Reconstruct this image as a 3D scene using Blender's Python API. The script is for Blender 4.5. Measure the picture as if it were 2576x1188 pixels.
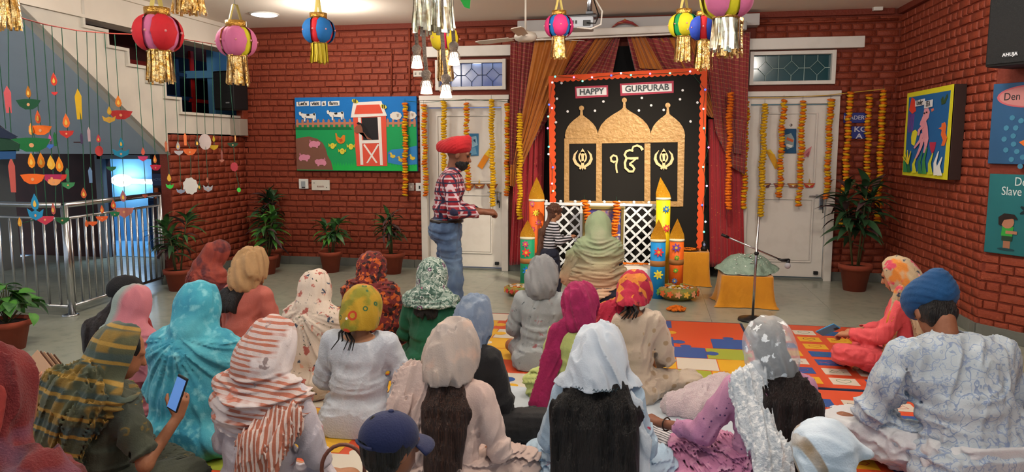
import bpy, bmesh, math, random
import numpy as np
from mathutils import Vector, Matrix
try:
    import openvdb
except ImportError:
    import pyopenvdb as openvdb

for o in list(bpy.data.objects):
    bpy.data.objects.remove(o)
SC = bpy.context.scene
COL = SC.collection
PI = math.pi

# ---------------------------------------------------------------- camera
FPX = 1850.0
EYE = Vector((0, 0, 1.62))
PITCH = math.atan(228 / FPX)
YAW = math.atan(347 / math.hypot(FPX, 228))
cam_d = bpy.data.cameras.new('camera')
cam_d.sensor_fit = 'HORIZONTAL'; cam_d.sensor_width = 36
cam_d.lens = 36 * FPX / 2576
cam_d.clip_start = .05; cam_d.clip_end = 200
cam = bpy.data.objects.new('camera', cam_d); COL.objects.link(cam)
cam.location = EYE
cam.rotation_euler = (PI / 2 - PITCH, 0, YAW)
SC.camera = cam
FW = Vector((-math.sin(YAW) * math.cos(PITCH), math.cos(YAW) * math.cos(PITCH), -math.sin(PITCH)))
RT = Vector((math.cos(YAW), math.sin(YAW), 0)); UP = RT.cross(FW)
def ray(x, y): return FW * FPX + RT * (x - 1288) - UP * (y - 594)
def onX(x, y, X): d = ray(x, y); return EYE + d * (X / d.x)
def onY(x, y, Y): d = ray(x, y); return EYE + d * (Y / d.y)
def onZ(x, y, Z=0.0): d = ray(x, y); return EYE + d * ((Z - EYE.z) / d.z)
def atD(x, y, D): return EYE + ray(x, y) * (D / FPX)          # a point D metres along the view axis

# ---------------------------------------------------------------- world, lights, exposure
world = bpy.data.worlds.new('world'); SC.world = world
world.use_nodes = True
wb = world.node_tree.nodes['Background']
wb.inputs['Color'].default_value = (.80, .88, 1.0, 1)
wb.inputs['Strength'].default_value = .80
SC.view_settings.view_transform = 'Standard'
SC.view_settings.look = 'None'
SC.view_settings.exposure = 0.0
SC.view_settings.gamma = 1
SC.view_settings.use_curve_mapping = False
SC.cycles.use_denoising = True
SC.cycles.max_bounces = 5
SC.cycles.diffuse_bounces = 3
SC.cycles.glossy_bounces = 3
SC.cycles.transmission_bounces = 4
SC.cycles.transparent_max_bounces = 12
SC.cycles.caustics_reflective = False
SC.cycles.caustics_refractive = False
def area(name, loc, size, power, color, rot=(0, 0, 0), shape='DISK', spread=PI):
    d = bpy.data.lights.new(name, 'AREA'); d.shape = shape
    if isinstance(size, tuple): d.shape = 'RECTANGLE'; d.size, d.size_y = size
    else: d.size = size
    d.energy = power; d.color = color; d.spread = spread
    o = bpy.data.objects.new(name, d); COL.objects.link(o); o.location = loc; o.rotation_euler = rot
    return o
CEIL = 3.17
BACK = 9.30
XR = 2.80
XL = -5.45
LAMPS = [(-3.55, 7.9), (-3.6, 5.0), (-3.6, 2.2), (-.6, 5.2), (-.5, 2.2), (1.6, 5.6), (1.7, 2.4)]
for i, (x, y) in enumerate(LAMPS):
    d_ = bpy.data.lights.new('ceiling_lamp_light', 'POINT'); d_.energy = 62 if i else 44; d_.color = (1, .92, .82); d_.shadow_soft_size = .13
    o_ = bpy.data.objects.new('ceiling_lamp_light', d_); COL.objects.link(o_); o_.location = (x, y, CEIL - .22)
area('altar_spot', (.55, 6.6, 3.0), .12, 19, (1, .88, .68), rot=(math.radians(52), 0, math.radians(22)), spread=1.0)

# ---------------------------------------------------------------- materials
def srgb(r, g, b):
    f = lambda c: c / 12.92 if c <= .04045 else ((c + .055) / 1.055) ** 2.4
    return tuple(f(c / 255) for c in (r, g, b))
def C3(c):
    if isinstance(c, str): c = srgb(int(c[0:2], 16), int(c[2:4], 16), int(c[4:6], 16))
    return (c[0], c[1], c[2], 1)
MATS = {}
def mat(name, color, rough=.6, metal=0, emit=0, alpha=1, layers=(), bump=None, sheen=0, spec=.4, rot=(0, 0, 0), coord='Object', coat=0, trans=0):
    """layers: (kind, scale, a, b, colour[, stretch xyz]) painted one over the other; bump: (scale, strength, stretch)"""
    if name in MATS: return MATS[name]
    m = bpy.data.materials.new(name); MATS[name] = m
    m.use_nodes = True
    nt = m.node_tree; N = nt.nodes; L = nt.links
    bs = N['Principled BSDF']
    bs.inputs['Base Color'].default_value = C3(color)
    bs.inputs['Roughness'].default_value = rough
    bs.inputs['Metallic'].default_value = metal
    bs.inputs['Specular IOR Level'].default_value = spec
    if sheen: bs.inputs['Sheen Weight'].default_value = sheen
    if coat: bs.inputs['Coat Weight'].default_value = coat
    if trans: bs.inputs['Transmission Weight'].default_value = trans
    bs.inputs['Alpha'].default_value = alpha
    if emit:
        bs.inputs['Emission Color'].default_value = C3(color)
        bs.inputs['Emission Strength'].default_value = emit
    if layers or bump:
        tc = N.new('ShaderNodeTexCoord')
        def vec(scale, stretch=(1, 1, 1), off=(0, 0, 0)):
            mp = N.new('ShaderNodeMapping')
            mp.inputs['Scale'].default_value = [scale * s for s in stretch]
            mp.inputs['Rotation'].default_value = rot
            mp.inputs['Location'].default_value = off
            L.new(tc.outputs[coord], mp.inputs[0]); return mp.outputs[0]
        cur = None
        def ramp(sock, a, b):
            mr = N.new('ShaderNodeMapRange'); mr.clamp = True
            mr.inputs[1].default_value = a; mr.inputs[2].default_value = b
            L.new(sock, mr.inputs[0]); return mr.outputs[0]
        alpha_sock = None
        for k, ly in enumerate(layers):
            kind, scale, a, b, colr = ly[:5]
            st = ly[5] if len(ly) > 5 else (1, 1, 1)
            off = (k * 3.7, k * 1.3, k * 5.1)
            if kind == 'noise':
                t = N.new('ShaderNodeTexNoise'); t.inputs['Scale'].default_value = 1; t.inputs['Detail'].default_value = 3
                L.new(vec(scale, st, off), t.inputs[0]); f = ramp(t.outputs[0], a, b)
            elif kind in ('dots', 'rings', 'blotch'):
                v = vec(scale, st, off)
                if kind == 'blotch':
                    nn = N.new('ShaderNodeTexNoise'); nn.inputs['Scale'].default_value = 3.0; L.new(v, nn.inputs[0])
                    ma = N.new('ShaderNodeVectorMath'); ma.operation = 'MULTIPLY_ADD'
                    ma.inputs[1].default_value = (.9, .9, .9)
                    L.new(nn.outputs[1], ma.inputs[0]); L.new(v, ma.inputs[2]); v = ma.outputs[0]
                t = N.new('ShaderNodeTexVoronoi'); t.inputs['Scale'].default_value = 1; t.inputs['Randomness'].default_value = .75
                L.new(v, t.inputs[0]); f = ramp(t.outputs['Distance'], a, b)
                if kind == 'rings':
                    f2 = ramp(t.outputs['Distance'], a * .55, b * .55 + 1e-3)
                    mm = N.new('ShaderNodeMath'); mm.operation = 'SUBTRACT'; mm.use_clamp = True
                    L.new(f, mm.inputs[0]); L.new(f2, mm.inputs[1]); f = mm.outputs[0]
            elif kind == 'vein':      # thin winding lines
                t = N.new('ShaderNodeTexNoise'); t.inputs['Scale'].default_value = 1; t.inputs['Detail'].default_value = 1.5; L.new(vec(scale, st, off), t.inputs[0])
                ab = N.new('ShaderNodeMath'); ab.operation = 'SUBTRACT'; ab.inputs[1].default_value = .5; L.new(t.outputs[0], ab.inputs[0])
                aa = N.new('ShaderNodeMath'); aa.operation = 'ABSOLUTE'; L.new(ab.outputs[0], aa.inputs[0]); f = ramp(aa.outputs[0], a, b)
            elif kind == 'cells':
                t = N.new('ShaderNodeTexVoronoi'); t.inputs['Scale'].default_value = 1
                L.new(vec(scale, st, off), t.inputs[0])
                sp = N.new('ShaderNodeSeparateColor'); L.new(t.outputs['Color'], sp.inputs[0]); f = ramp(sp.outputs[0], a, b)
            elif kind == 'wave':
                t = N.new('ShaderNodeTexWave'); t.inputs['Scale'].default_value = 1; t.inputs['Distortion'].default_value = st[3] if len(st) > 3 else 0
                t.inputs['Detail Scale'].default_value = 1.5; t.bands_direction = 'DIAGONAL'
                L.new(vec(scale, st[:3]), t.inputs[0]); f = ramp(t.outputs[1], a, b)
            elif kind == 'grad':      # along object z between a and b
                sx = N.new('ShaderNodeSeparateXYZ'); L.new(tc.outputs[coord], sx.inputs[0])
                f = ramp(sx.outputs[int(scale)], a, b)
            if colr == 'alpha':
                alpha_sock = f; continue
            mx = N.new('ShaderNodeMix'); mx.data_type = 'RGBA'
            L.new(f, mx.inputs[0])
            if cur is None: mx.inputs[6].default_value = C3(color)
            else: L.new(cur, mx.inputs[6])
            mx.inputs[7].default_value = C3(colr)
            cur = mx.outputs[2]
        if cur is not None: L.new(cur, bs.inputs['Base Color'])
        if alpha_sock is not None:
            mr = N.new('ShaderNodeMapRange'); mr.inputs[3].default_value = alpha; mr.inputs[4].default_value = 1
            L.new(alpha_sock, mr.inputs[0]); L.new(mr.outputs[0], bs.inputs['Alpha'])
        if bump:
            t = N.new('ShaderNodeTexNoise'); t.inputs['Scale'].default_value = 1; t.inputs['Detail'].default_value = 4
            L.new(vec(bump[0], bump[2] if len(bump) > 2 else (1, 1, 1)), t.inputs[0])
            bp = N.new('ShaderNodeBump'); bp.inputs['Strength'].default_value = bump[1]; bp.inputs['Distance'].default_value = .02
            L.new(t.outputs[0], bp.inputs['Height']); L.new(bp.outputs[0], bs.inputs['Normal'])
    return m

# ---------------------------------------------------------------- object helpers
def link(name, data, parent=None, loc=(0, 0, 0), rot=(0, 0, 0)):
    o = bpy.data.objects.new(name, data); COL.objects.link(o)
    o.location = loc; o.rotation_euler = rot
    if parent is not None: o.parent = parent
    return o
def tag(o, label=None, cat=None, group=None, kind=None):
    if label: o['label'] = label
    if cat: o['category'] = cat
    if group: o['group'] = group
    if kind: o['kind'] = kind
    return o
def thing(name, label, cat, loc=(0, 0, 0), rz=0, group=None):
    o = link(name, None, None, loc, (0, 0, rz)); o.empty_display_size = .05
    return tag(o, label, cat, group)
class MB:
    def __init__(s): s.v = []; s.f = []; s.m = []; s.mi = 0; s.M = Matrix()
    def add(s, vs, fs):
        n = len(s.v); M = s.M
        s.v += [tuple(M @ Vector(p)) for p in vs]
        s.f += [tuple(n + i for i in f) for f in fs]; s.m += [s.mi] * len(fs); return s
    def box(s, c, d, rz=0, bev=0, R=None):
        hx, hy, hz = d[0] / 2, d[1] / 2, d[2] / 2
        R = R if R is not None else Matrix.Rotation(rz, 3, 'Z'); c = Vector(c)
        if bev <= 0:
            vs = [c + R @ Vector((x * hx, y * hy, z * hz)) for x in (-1, 1) for y in (-1, 1) for z in (-1, 1)]
            fs = [(0, 1, 3, 2), (4, 6, 7, 5), (0, 4, 5, 1), (2, 3, 7, 6), (0, 2, 6, 4), (1, 5, 7, 3)]
            return s.add(vs, fs)
        bm = bmesh.new(); bmesh.ops.create_cube(bm, size=1)
        for v in bm.verts: v.co = Vector((v.co.x * d[0], v.co.y * d[1], v.co.z * d[2]))
        bmesh.ops.bevel(bm, geom=bm.edges[:], offset=bev, segments=1 if bev < .004 else 2, affect='EDGES', profile=.6)
        bm.verts.ensure_lookup_table()
        s.add([c + R @ v.co for v in bm.verts], [[v.index for v in f.verts] for f in bm.faces]); bm.free(); return s
    def tube(s, pts, r, n=8, closed=False, cap=True, flat=1.0):
        pts = [Vector(p) for p in pts]; m = len(pts)
        rs = r if isinstance(r, (list, tuple)) else [r] * m
        vs = []; up = None
        for i, p in enumerate(pts):
            if closed: t = pts[(i + 1) % m] - pts[i - 1]
            else: t = pts[min(i + 1, m - 1)] - pts[max(i - 1, 0)]
            if t.length < 1e-9: t = Vector((0, 0, 1))
            t.normalize()
            if up is None:
                up = Vector((0, 0, 1)) if abs(t.z) < .9 else Vector((1, 0, 0))
            a = t.cross(up)
            if a.length < 1e-6: a = t.orthogonal()
            a.normalize(); b = a.cross(t).normalized(); up = b
            for k in range(n):
                w = 2 * PI * k / n
                vs.append(p + a * math.cos(w) * rs[i] + b * math.sin(w) * rs[i] * flat)
        fs = []
        for i in range(m if closed else m - 1):
            j = (i + 1) % m
            for k in range(n):
                l = (k + 1) % n
                fs.append((i * n + k, i * n + l, j * n + l, j * n + k))
        if cap and not closed:
            fs.append(tuple(range(n))[::-1]); fs.append(tuple((m - 1) * n + k for k in range(n)))
        return s.add(vs, fs)
    def lathe(s, prof, n=16, c=(0, 0, 0), wob=None):
        c = Vector(c); vs = []
        for (r, z) in prof:
            for k in range(n):
                w = 2 * PI * k / n; rr = r * (wob(w, z) if wob else 1)
                vs.append(c + Vector((rr * math.cos(w), rr * math.sin(w), z)))
        fs = []
        for i in range(len(prof) - 1):
            for k in range(n):
                l = (k + 1) % n
                fs.append((i * n + k, i * n + l, (i + 1) * n + l, (i + 1) * n + k))
        if prof[0][0] > 1e-4: fs.append(tuple(range(n))[::-1])
        if prof[-1][0] > 1e-4: fs.append(tuple((len(prof) - 1) * n + k for k in range(n)))
        return s.add(vs, fs)
    def ball(s, c, r, n=8, m=6):
        r = (r, r, r) if not isinstance(r, (tuple, list)) else r
        vs = [(c[0], c[1], c[2] - r[2])]
        for i in range(1, m):
            a = -PI / 2 + PI * i / m
            for k in range(n):
                w = 2 * PI * k / n
                vs.append((c[0] + r[0] * math.cos(a) * math.cos(w), c[1] + r[1] * math.cos(a) * math.sin(w), c[2] + r[2] * math.sin(a)))
        vs.append((c[0], c[1], c[2] + r[2]))
        fs = [(0, 1 + (k + 1) % n, 1 + k) for k in range(n)]
        for i in range(m - 2):
            for k in range(n):
                l = (k + 1) % n; fs.append((1 + i * n + k, 1 + i * n + l, 1 + (i + 1) * n + l, 1 + (i + 1) * n + k))
        e = len(vs) - 1; q = 1 + (m - 2) * n
        fs += [(e, q + k, q + (k + 1) % n) for k in range(n)]
        return s.add(vs, fs)
    def poly(s, pts, t=.004, holes=None):
        """flat outline in the xz plane, thickness t towards -y (front at y=-t)"""
        n = len(pts)
        tri = None
        a = sum(pts[i][0] * pts[(i + 1) % n][1] - pts[(i + 1) % n][0] * pts[i][1] for i in range(n))
        if a < 0: pts = pts[::-1]
        from mathutils.geometry import tessellate_polygon
        tri = tessellate_polygon([[Vector((p[0], p[1], 0)) for p in pts]])
        vs = [(p[0], -t, p[1]) for p in pts] + [(p[0], 0, p[1]) for p in pts]
        fs = []
        for q in tri:
            A, B, C = (Vector(pts[i]) for i in q)
            if (B - A).cross(C - A) < 0: q = q[::-1]
            fs.append(tuple(q)); fs.append(tuple(n + i for i in q[::-1]))
        fs += [(i, n + i, n + (i + 1) % n, (i + 1) % n) for i in range(n)]
        return s.add(vs, fs)
    def mesh(s, name, mats, smooth=False):
        me = bpy.data.meshes.new(name); me.from_pydata(s.v, [], s.f)
        for m in (mats if isinstance(mats, (list, tuple)) else [mats]): me.materials.append(m)
        if any(s.m): me.polygons.foreach_set('material_index', s.m)
        if smooth: me.polygons.foreach_set('use_smooth', [True] * len(s.f))
        me.validate(); me.update(); return me
    def build(s, name, mats, parent=None, smooth=False, loc=(0, 0, 0), rot=(0, 0, 0)):
        return link(name, s.mesh(name, mats, smooth), parent, loc, rot)
def circ(cx, cz, r, n=12, r2=None, a0=0):
    r2 = r if r2 is None else r2
    return [(cx + r * math.cos(a0 + 2 * PI * k / n), cz + r2 * math.sin(a0 + 2 * PI * k / n)) for k in range(n)]
def flower(cx, cz, r, k=6, n=36, d=.25):
    return [(cx + r * (1 - d + d * math.cos(k * 2 * PI * i / n)) * math.cos(2 * PI * i / n), cz + r * (1 - d + d * math.cos(k * 2 * PI * i / n)) * math.sin(2 * PI * i / n)) for i in range(n)]
def rect(x0, z0, x1, z1): return [(x0, z0), (x1, z0), (x1, z1), (x0, z1)]
def text(body, h, m, parent, loc, rot=(PI / 2, 0, 0), name='lettering', ext=.0012, sx=1.0, off=0, align='CENTER'):
    cu = bpy.data.curves.new(name, 'FONT'); cu.body = body; cu.size = h; cu.extrude = ext; cu.align_x = align; cu.align_y = 'CENTER'
    cu.offset = off; cu.resolution_u = 3
    o = bpy.data.objects.new(name, cu); COL.objects.link(o)
    dg = bpy.context.evaluated_depsgraph_get()
    me = bpy.data.meshes.new_from_object(o.evaluated_get(dg)); COL.objects.unlink(o); bpy.data.objects.remove(o)
    me.materials.clear(); me.materials.append(m)
    r = link(name, me, parent, loc, rot); r.scale = (sx, 1, 1); return r
def tree_copy(o, parent=None):
    c = o.copy(); COL.objects.link(c); c.parent = parent
    for ch in list(o.children): tree_copy(ch, c)
    return c
# ================================================================ the room
RD = random.Random(11)
BRICK = mat('brick_paint', '8F3F28', .62, layers=(('noise', 5, .35, .75, '803420'), ('noise', 40, .55, .8, '9C4C30')), bump=(70, .35), spec=.35)
BRICKD = mat('brick_paint_shaded', '742C1A', .7, bump=(40, .4))  # the brick paint, darkened to put shade into the recessed joints
WHITE = mat('white_enamel', 'DED8D0', .4, layers=(('noise', 6, .5, .9, 'CFC8BE'),), spec=.4)
CREAM = mat('cream_plaster', 'E2D9CC', .8, layers=(('noise', 2, .4, .8, 'D8CEC0'),), bump=(30, .05))
CEILM = mat('ceiling_plaster', 'F2E6D8', .85, bump=(24, .06))
KOTA = mat('kota_stone', '989D90', .22, layers=(('noise', 1.3, .35, .7, 'A2A696'), ('noise', 9, .5, .8, '8A8F84'), ('noise', 60, .5, .75, '9EA294')), bump=(14, .02), spec=.5)
KOTAJ = mat('kota_joint', '7E8278', .5)
SKIRT = mat('kota_skirting', '6C6E68', .45, layers=(('noise', 7, .4, .7, '5F625C'),))
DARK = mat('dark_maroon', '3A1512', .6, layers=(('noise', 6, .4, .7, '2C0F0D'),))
STEEL = mat('stainless_steel', 'B9BCC0', .24, metal=1, bump=(30, .05))
BLACK = mat('black_plastic', '0E0E10', .5)
GREY = mat('grey_paint', '74828C', .7)
GOLD = mat('gold_foil', 'B98A3C', .3, metal=.85, bump=(45, .6), layers=(('noise', 14, .4, .7, 'D8AE62'),))
GREEN_CORD = mat('green_cord', '0D4A33', .7)

def brick_mesh(name, L, seed):
    rd = random.Random(seed); H = .0695; p = .017; m = MB()
    b = .0075
    def ring(x, z, y, j): return [(sx * x + rd.uniform(-j, j), y + rd.uniform(-j, j) * .5, sz * z + rd.uniform(-j, j)) for sx, sz in ((-1, -1), (1, -1), (1, 1), (-1, 1))]
    r0 = ring(L / 2, H / 2, .006, .001); r1 = ring(L / 2 - .002, H / 2 - .001, -p * .45, .002); r2 = ring(L / 2 - b, H / 2 - b * .8, -p, .002)
    mid = [(0 + rd.uniform(-.03, .03) * L, -p - .003, rd.uniform(-.006, .006))]
    vs = r0 + r1 + r2 + mid; fs = []
    for a in (0, 4):
        for k in range(4):
            l = (k + 1) % 4; fs.append((a + k, a + l, a + 4 + l, a + 4 + k))
    for k in range(4): fs.append((8 + k, 8 + (k + 1) % 4, 12))
    m.add(vs, fs); me = m.mesh(name, BRICK)
    me.polygons.foreach_set('use_smooth', [False] * 8 + [True] * 4)
    return me, m
BR_S = [brick_mesh('brick_stretcher', .236, i) for i in range(6)]
BR_H = [brick_mesh('brick_header', .112, 20 + i) for i in range(5)]
def span_cut(a, b, holes):
    out = [(a, b)]
    for h0, h1 in holes:
        nx = []
        for p, q in out:
            if h1 <= p or h0 >= q: nx.append((p, q)); continue
            if h0 - p > .03: nx.append((p, h0))
            if q - h1 > .03: nx.append((h1, q))
        out = nx
    return out
def brick_wall(name, P0, P1, z0, z1, holes=(), thick=.12, nobrick=(), slab=True, limit=300, mat_=None):
    """courses of bricks on a slab between plan points P0, P1 (the room is on the left of P0 -> P1 turned by -90 deg)"""
    P0 = Vector((P0[0], P0[1], 0)); P1 = Vector((P1[0], P1[1], 0)); u = (P1 - P0); L = u.length; u.normalize()
    ang = math.atan2(u.y, u.x)            # local x along the wall, local -y into the room
    w = link(name, None, None, P0, (0, 0, ang)); w.empty_display_size = .1; tag(w, kind='structure')
    m = MB()
    us = sorted({0, L, *[h[0] for h in holes], *[h[2] for h in holes]}); zs = sorted({z0, z1, *[h[1] for h in holes], *[h[3] for h in holes]})
    us = [x for x in us if 0 <= x <= L]; zs = [z for z in zs if z0 <= z <= z1]
    for i in range(len(us) - 1):
        run = []
        for j in range(len(zs) - 1):
            cx, cz = (us[i] + us[i + 1]) / 2, (zs[j] + zs[j + 1]) / 2
            if not any(h[0] < cx < h[2] and h[1] < cz < h[3] for h in holes):
                m.box((cx, thick / 2, cz), (us[i + 1] - us[i], thick, zs[j + 1] - zs[j]))
    m.build('masonry', BRICKD, w)
    allh = list(holes) + list(nobrick)
    items = []
    pitch = .0795; n = int((z1 - z0) / pitch)
    rd = random.Random(len(name))
    for r in range(n):
        zc = z0 + (r + .5) * pitch; st = r % 2 == 0
        bl = .236 if st else .112; step = bl + .008
        x = -(rd.uniform(0, .05) + (0 if st else .06)) - (.06 if r % 4 == 0 else 0)
        hz = [(h[0], h[2]) for h in allh if h[1] < zc < h[3]]
        while x < L:
            for a, b in span_cut(max(0, x), min(L, x + bl), hz):
                if b - a > .03: items.append((a, b, zc + rd.uniform(-.0025, .0025), st, bl))
            x += step
    cd = lambda it: (w.matrix_basis @ Vector(((it[0] + it[1]) / 2, 0, it[2])) - EYE).length
    items.sort(key=cd)
    rest = MB()
    for k, (a, b, z, st, bl) in enumerate(items):
        me, src = rd.choice(BR_S if st else BR_H)
        sx = (b - a) / bl; y = rd.uniform(-.003, .004)
        if k < limit:
            o = link('brick', me, w, ((a + b) / 2, y, z), (rd.uniform(-.012, .012), rd.uniform(-.006, .006), rd.uniform(-.012, .012)))
            o.scale = (sx, 1, rd.uniform(.97, 1.03))
        else:
            rest.M = Matrix.Translation(((a + b) / 2, y, z)) @ Matrix.Rotation(rd.uniform(-.012, .012), 4, 'Z') @ Matrix.Diagonal((sx, 1, 1, 1))
            rest.add(src.v, src.f)
    if rest.v: tag(rest.build('brickwork', BRICK, w), kind='stuff')
    return w
def struct(name, mb, m, smooth=False): return tag(mb.build(name, m, None, smooth), kind='structure')
def WX(px, py=400): return onY(px, py, BACK).x
def WZ(px, py): return onY(px, py, BACK).z
# back wall: local x = X - XL
def H(x0, z0, x1, z1): return (x0 - XL, z0, x1 - XL, z1)
D1 = (-2.93, -1.77); D2 = (1.085, 2.165); DH = 2.19
T1 = (-2.72, 2.32, -1.80, 2.70); T2 = (1.14, 2.33, 2.10, 2.72)
holes = [H(D1[0], 0, D1[1], DH), H(D2[0], 0, D2[1], DH), H(*T1), H(*T2)]
nob = [H(-1.80, 0, 1.10, 2.86), H(-1.68, 2.8, 1.2, 3.2), H(D1[0] - .02, DH - .01, D1[1], 2.27), H(D2[0] - .05, DH - .01, D2[1] + .02, 2.27), H(-2.85, 2.71, -1.77, 2.86), H(1.0, 2.72, 2.29, 2.88),
       H(XL, 0, 2.8, .115), H(XL, 3.11, XR, 3.2)]
wall_back = brick_wall('wall_back', (XL, BACK), (XR, BACK), 0, CEIL + .1, holes, nobrick=nob)
wall_right = brick_wall('wall_right', (XR, BACK), (XR, 6.80), 0, CEIL + .1, nobrick=[(0, 0, 9, .115)])
ret_d = Vector((.58, -.815)); RP1 = (XR + ret_d.x * 3.2, 6.80 + ret_d.y * 3.2)
wall_return = brick_wall('wall_right_return', (XR, 6.80), RP1, 0, CEIL + .1, nobrick=[(0, 0, 9, .115), (.0, 1.12, 1.3, 2.9)], limit=200)
wall_left = brick_wall('wall_left', (XL, 7.66), (XL, BACK), 0, 1.76, nobrick=[(0, 0, 9, .1)])
m = MB(); m.box((XL - .03, BACK - .09, 1.6), (.12, .07, CEIL)); struct('trim_corner_post', MB().box((XL + .02, BACK - .06, 2.45), (.10, .14, 1.44), bev=.01), BRICK)
# baseboards
for nm, a, b in (('baseboard_back_left', (XL, BACK), (D1[0], BACK)), ('baseboard_back_middle', (D1[1], BACK), (D2[0], BACK)), ('baseboard_back_right', (D2[1], BACK), (XR, BACK)), ('baseboard_right', (XR, BACK), (XR, 6.8)), ('baseboard_return', (XR, 6.8), RP1), ('baseboard_left', (XL, 7.66), (XL, BACK))):
    A = Vector((*a, 0)); B = Vector((*b, 0)); d = B - A; L_ = d.length; ang = math.atan2(d.y, d.x)
    mb = MB(); x = 0
    while x < L_ - .01:
        e = min(.6, L_ - x); mb.box((x + e / 2, -.014, .055), (e - .003, .028, .11), bev=.003); x += .6
    o = struct(nm, mb, SKIRT); o.location = A; o.rotation_euler = (0, 0, ang)
# floor of kota slabs
fl = MB().box((-1.6, 4.5, -.06), (14.4, 14.4, .1)).build('floor', KOTAJ); tag(fl, kind='structure')
sl = [MB().box((0, 0, -.006), (.5985, .8985, .012)).mesh('slab', KOTA) for k in range(3)]
rd = random.Random(5)
for i in range(-15, 9):
    for j in range(-1, 11):
        x = i * .6 + .3; y = j * .9 + .45 - .25
        if y > BACK - .3 and x > XL: 
            pass
        if x > XR + 1.5 or y > 9.6: continue
        if abs(x - .75) > 12 or (x < XL and y < 5): continue
        o = link('slab', sl[0], fl, (x, y, 0), (rd.uniform(-.0006, .0006), rd.uniform(-.0006, .0006), 0))
# ceiling
mb = MB().box(((XL + XR + 2) / 2, 4.2, CEIL + .05), (XR + 2 - XL, 10.6, .1)); struct('ceiling', mb, CEILM)
mb = MB().box((XL - .10, 5.4, 3.02), (.24, 8.1, .34)); struct('trim_beam', mb, CREAM)
mb = MB(); mb.box((XL + .03, 5.4, 3.145), (.05, 8.0, .05)).box((XL + .025, 5.4, 2.865), (.03, 8.0, .03)); struct('trim_beam_moulding', mb, CREAM)
mb = MB().box((-1.35, BACK - .03, 3.14), (8.1, .06, .07), bev=.01); struct('trim_cornice_back', mb, BRICKD)
struct('trim_cornice_right', MB().box((XR - .03, 8.05, 3.14), (.06, 2.5, .07), bev=.01), BRICKD)
# conduit painted over on the back wall
for pts, nm in (([(655, 128), (985, 126), (985, 236)], 'trim_conduit'), ([(1030, 66), (1030, 236)], 'trim_conduit_riser'), ([(1895, 60), (2260, 48)], 'trim_conduit_right')):
    mb = MB(); mb.tube([onY(x, y, BACK - .035) for x, y in pts], .014, 8); struct(nm, mb, BRICK, True)
# doors
def door(n, X0, X1, leaf_right=True):
    d = link('door_%d' % n, None, None, (X0, BACK, 0)); tag(d, kind='structure'); w = X1 - X0
    fr = .085
    mb = MB(); mb.box((fr / 2, -.005, DH / 2), (fr, .13, DH), bev=.004).box((w - fr / 2, -.005, DH / 2), (fr, .13, DH), bev=.004).box((w / 2, -.004, DH - fr / 2), (w - 2 * fr + .01, .124, fr - .004), bev=.004)
    mb.build('frame', WHITE, d)
    MB().box((w / 2, .02, .008), (w, .12, .03), bev=.004).build('threshold', SKIRT, d)
    a, b = fr + .006, w - fr - .006; y = .01
    lf = MB(); lf.box(((a + b) / 2, y + .02, DH / 2 - .03), (b - a, .035, DH - fr - .04), bev=.003).build('leaf', WHITE, d)
    st = .12
    for z0, z1, nm in ((.22, .98, 'lower_panel'), (1.14, 2.0, 'upper_panel')):
        mb = MB(); x0, x1 = a + st, b - st - .02
        mb.box(((x0 + x1) / 2, y - .002, (z0 + z1) / 2), (x1 - x0 - .03, .012, z1 - z0 - .03), bev=.005)
        t = .018
        mb.box(((x0 + x1) / 2, y - .006, z0), (x1 - x0, .02, t), bev=.005).box(((x0 + x1) / 2, y - .006, z1), (x1 - x0, .02, t), bev=.005)
        mb.box((x0, y - .0065, (z0 + z1) / 2), (t, .018, z1 - z0 + .012), bev=.005).box((x1, y - .0065, (z0 + z1) / 2), (t, .018, z1 - z0 + .012), bev=.005)
        mb.build(nm, WHITE, d)
    hx = b - .05
    mb = MB(); mb.box((hx, y - .02, .95), (.045, .02, .17), bev=.004); mb.tube([(hx - .14, y - .035, 1.02), (hx + .06, y - .035, 1.02)], .008, 8); mb.box((hx - .05, y - .02, 1.02), (.03, .02, .035), bev=.003)
    mb.build('bolt', STEEL, d)
    mb = MB(); mb.box((hx, y - .03, .90), (.03, .03, .03), bev=.004); mb.tube([(hx + .02, y - .035, .9), (hx + .02, y - .045, .82)], .006, 6); mb.build('padlock', BLACK, d)
    MB().box((hx - .02, y - .015, .09), (.05, .04, .04), bev=.004).build('door_stopper', BLACK, d)
    mb = MB(); mb.box((w / 2, -.035, DH + .035), (w + .02, .07, .06), bev=.004); mb.build('head_casing', WHITE, d)
    MB().lathe([(0, -.006), (.016, -.006), (.016, .006), (0, .006)], 12).build('peephole', STEEL, d, True, ((a + b) / 2 + .02, y - .004, 1.86), (PI / 2, 0, 0))
    return d
door(1, *D1); door(2, *D2)
GL1 = mat('transom_glass_blue', '8098C8', .12, trans=.55, alpha=1, spec=.6)
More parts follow.
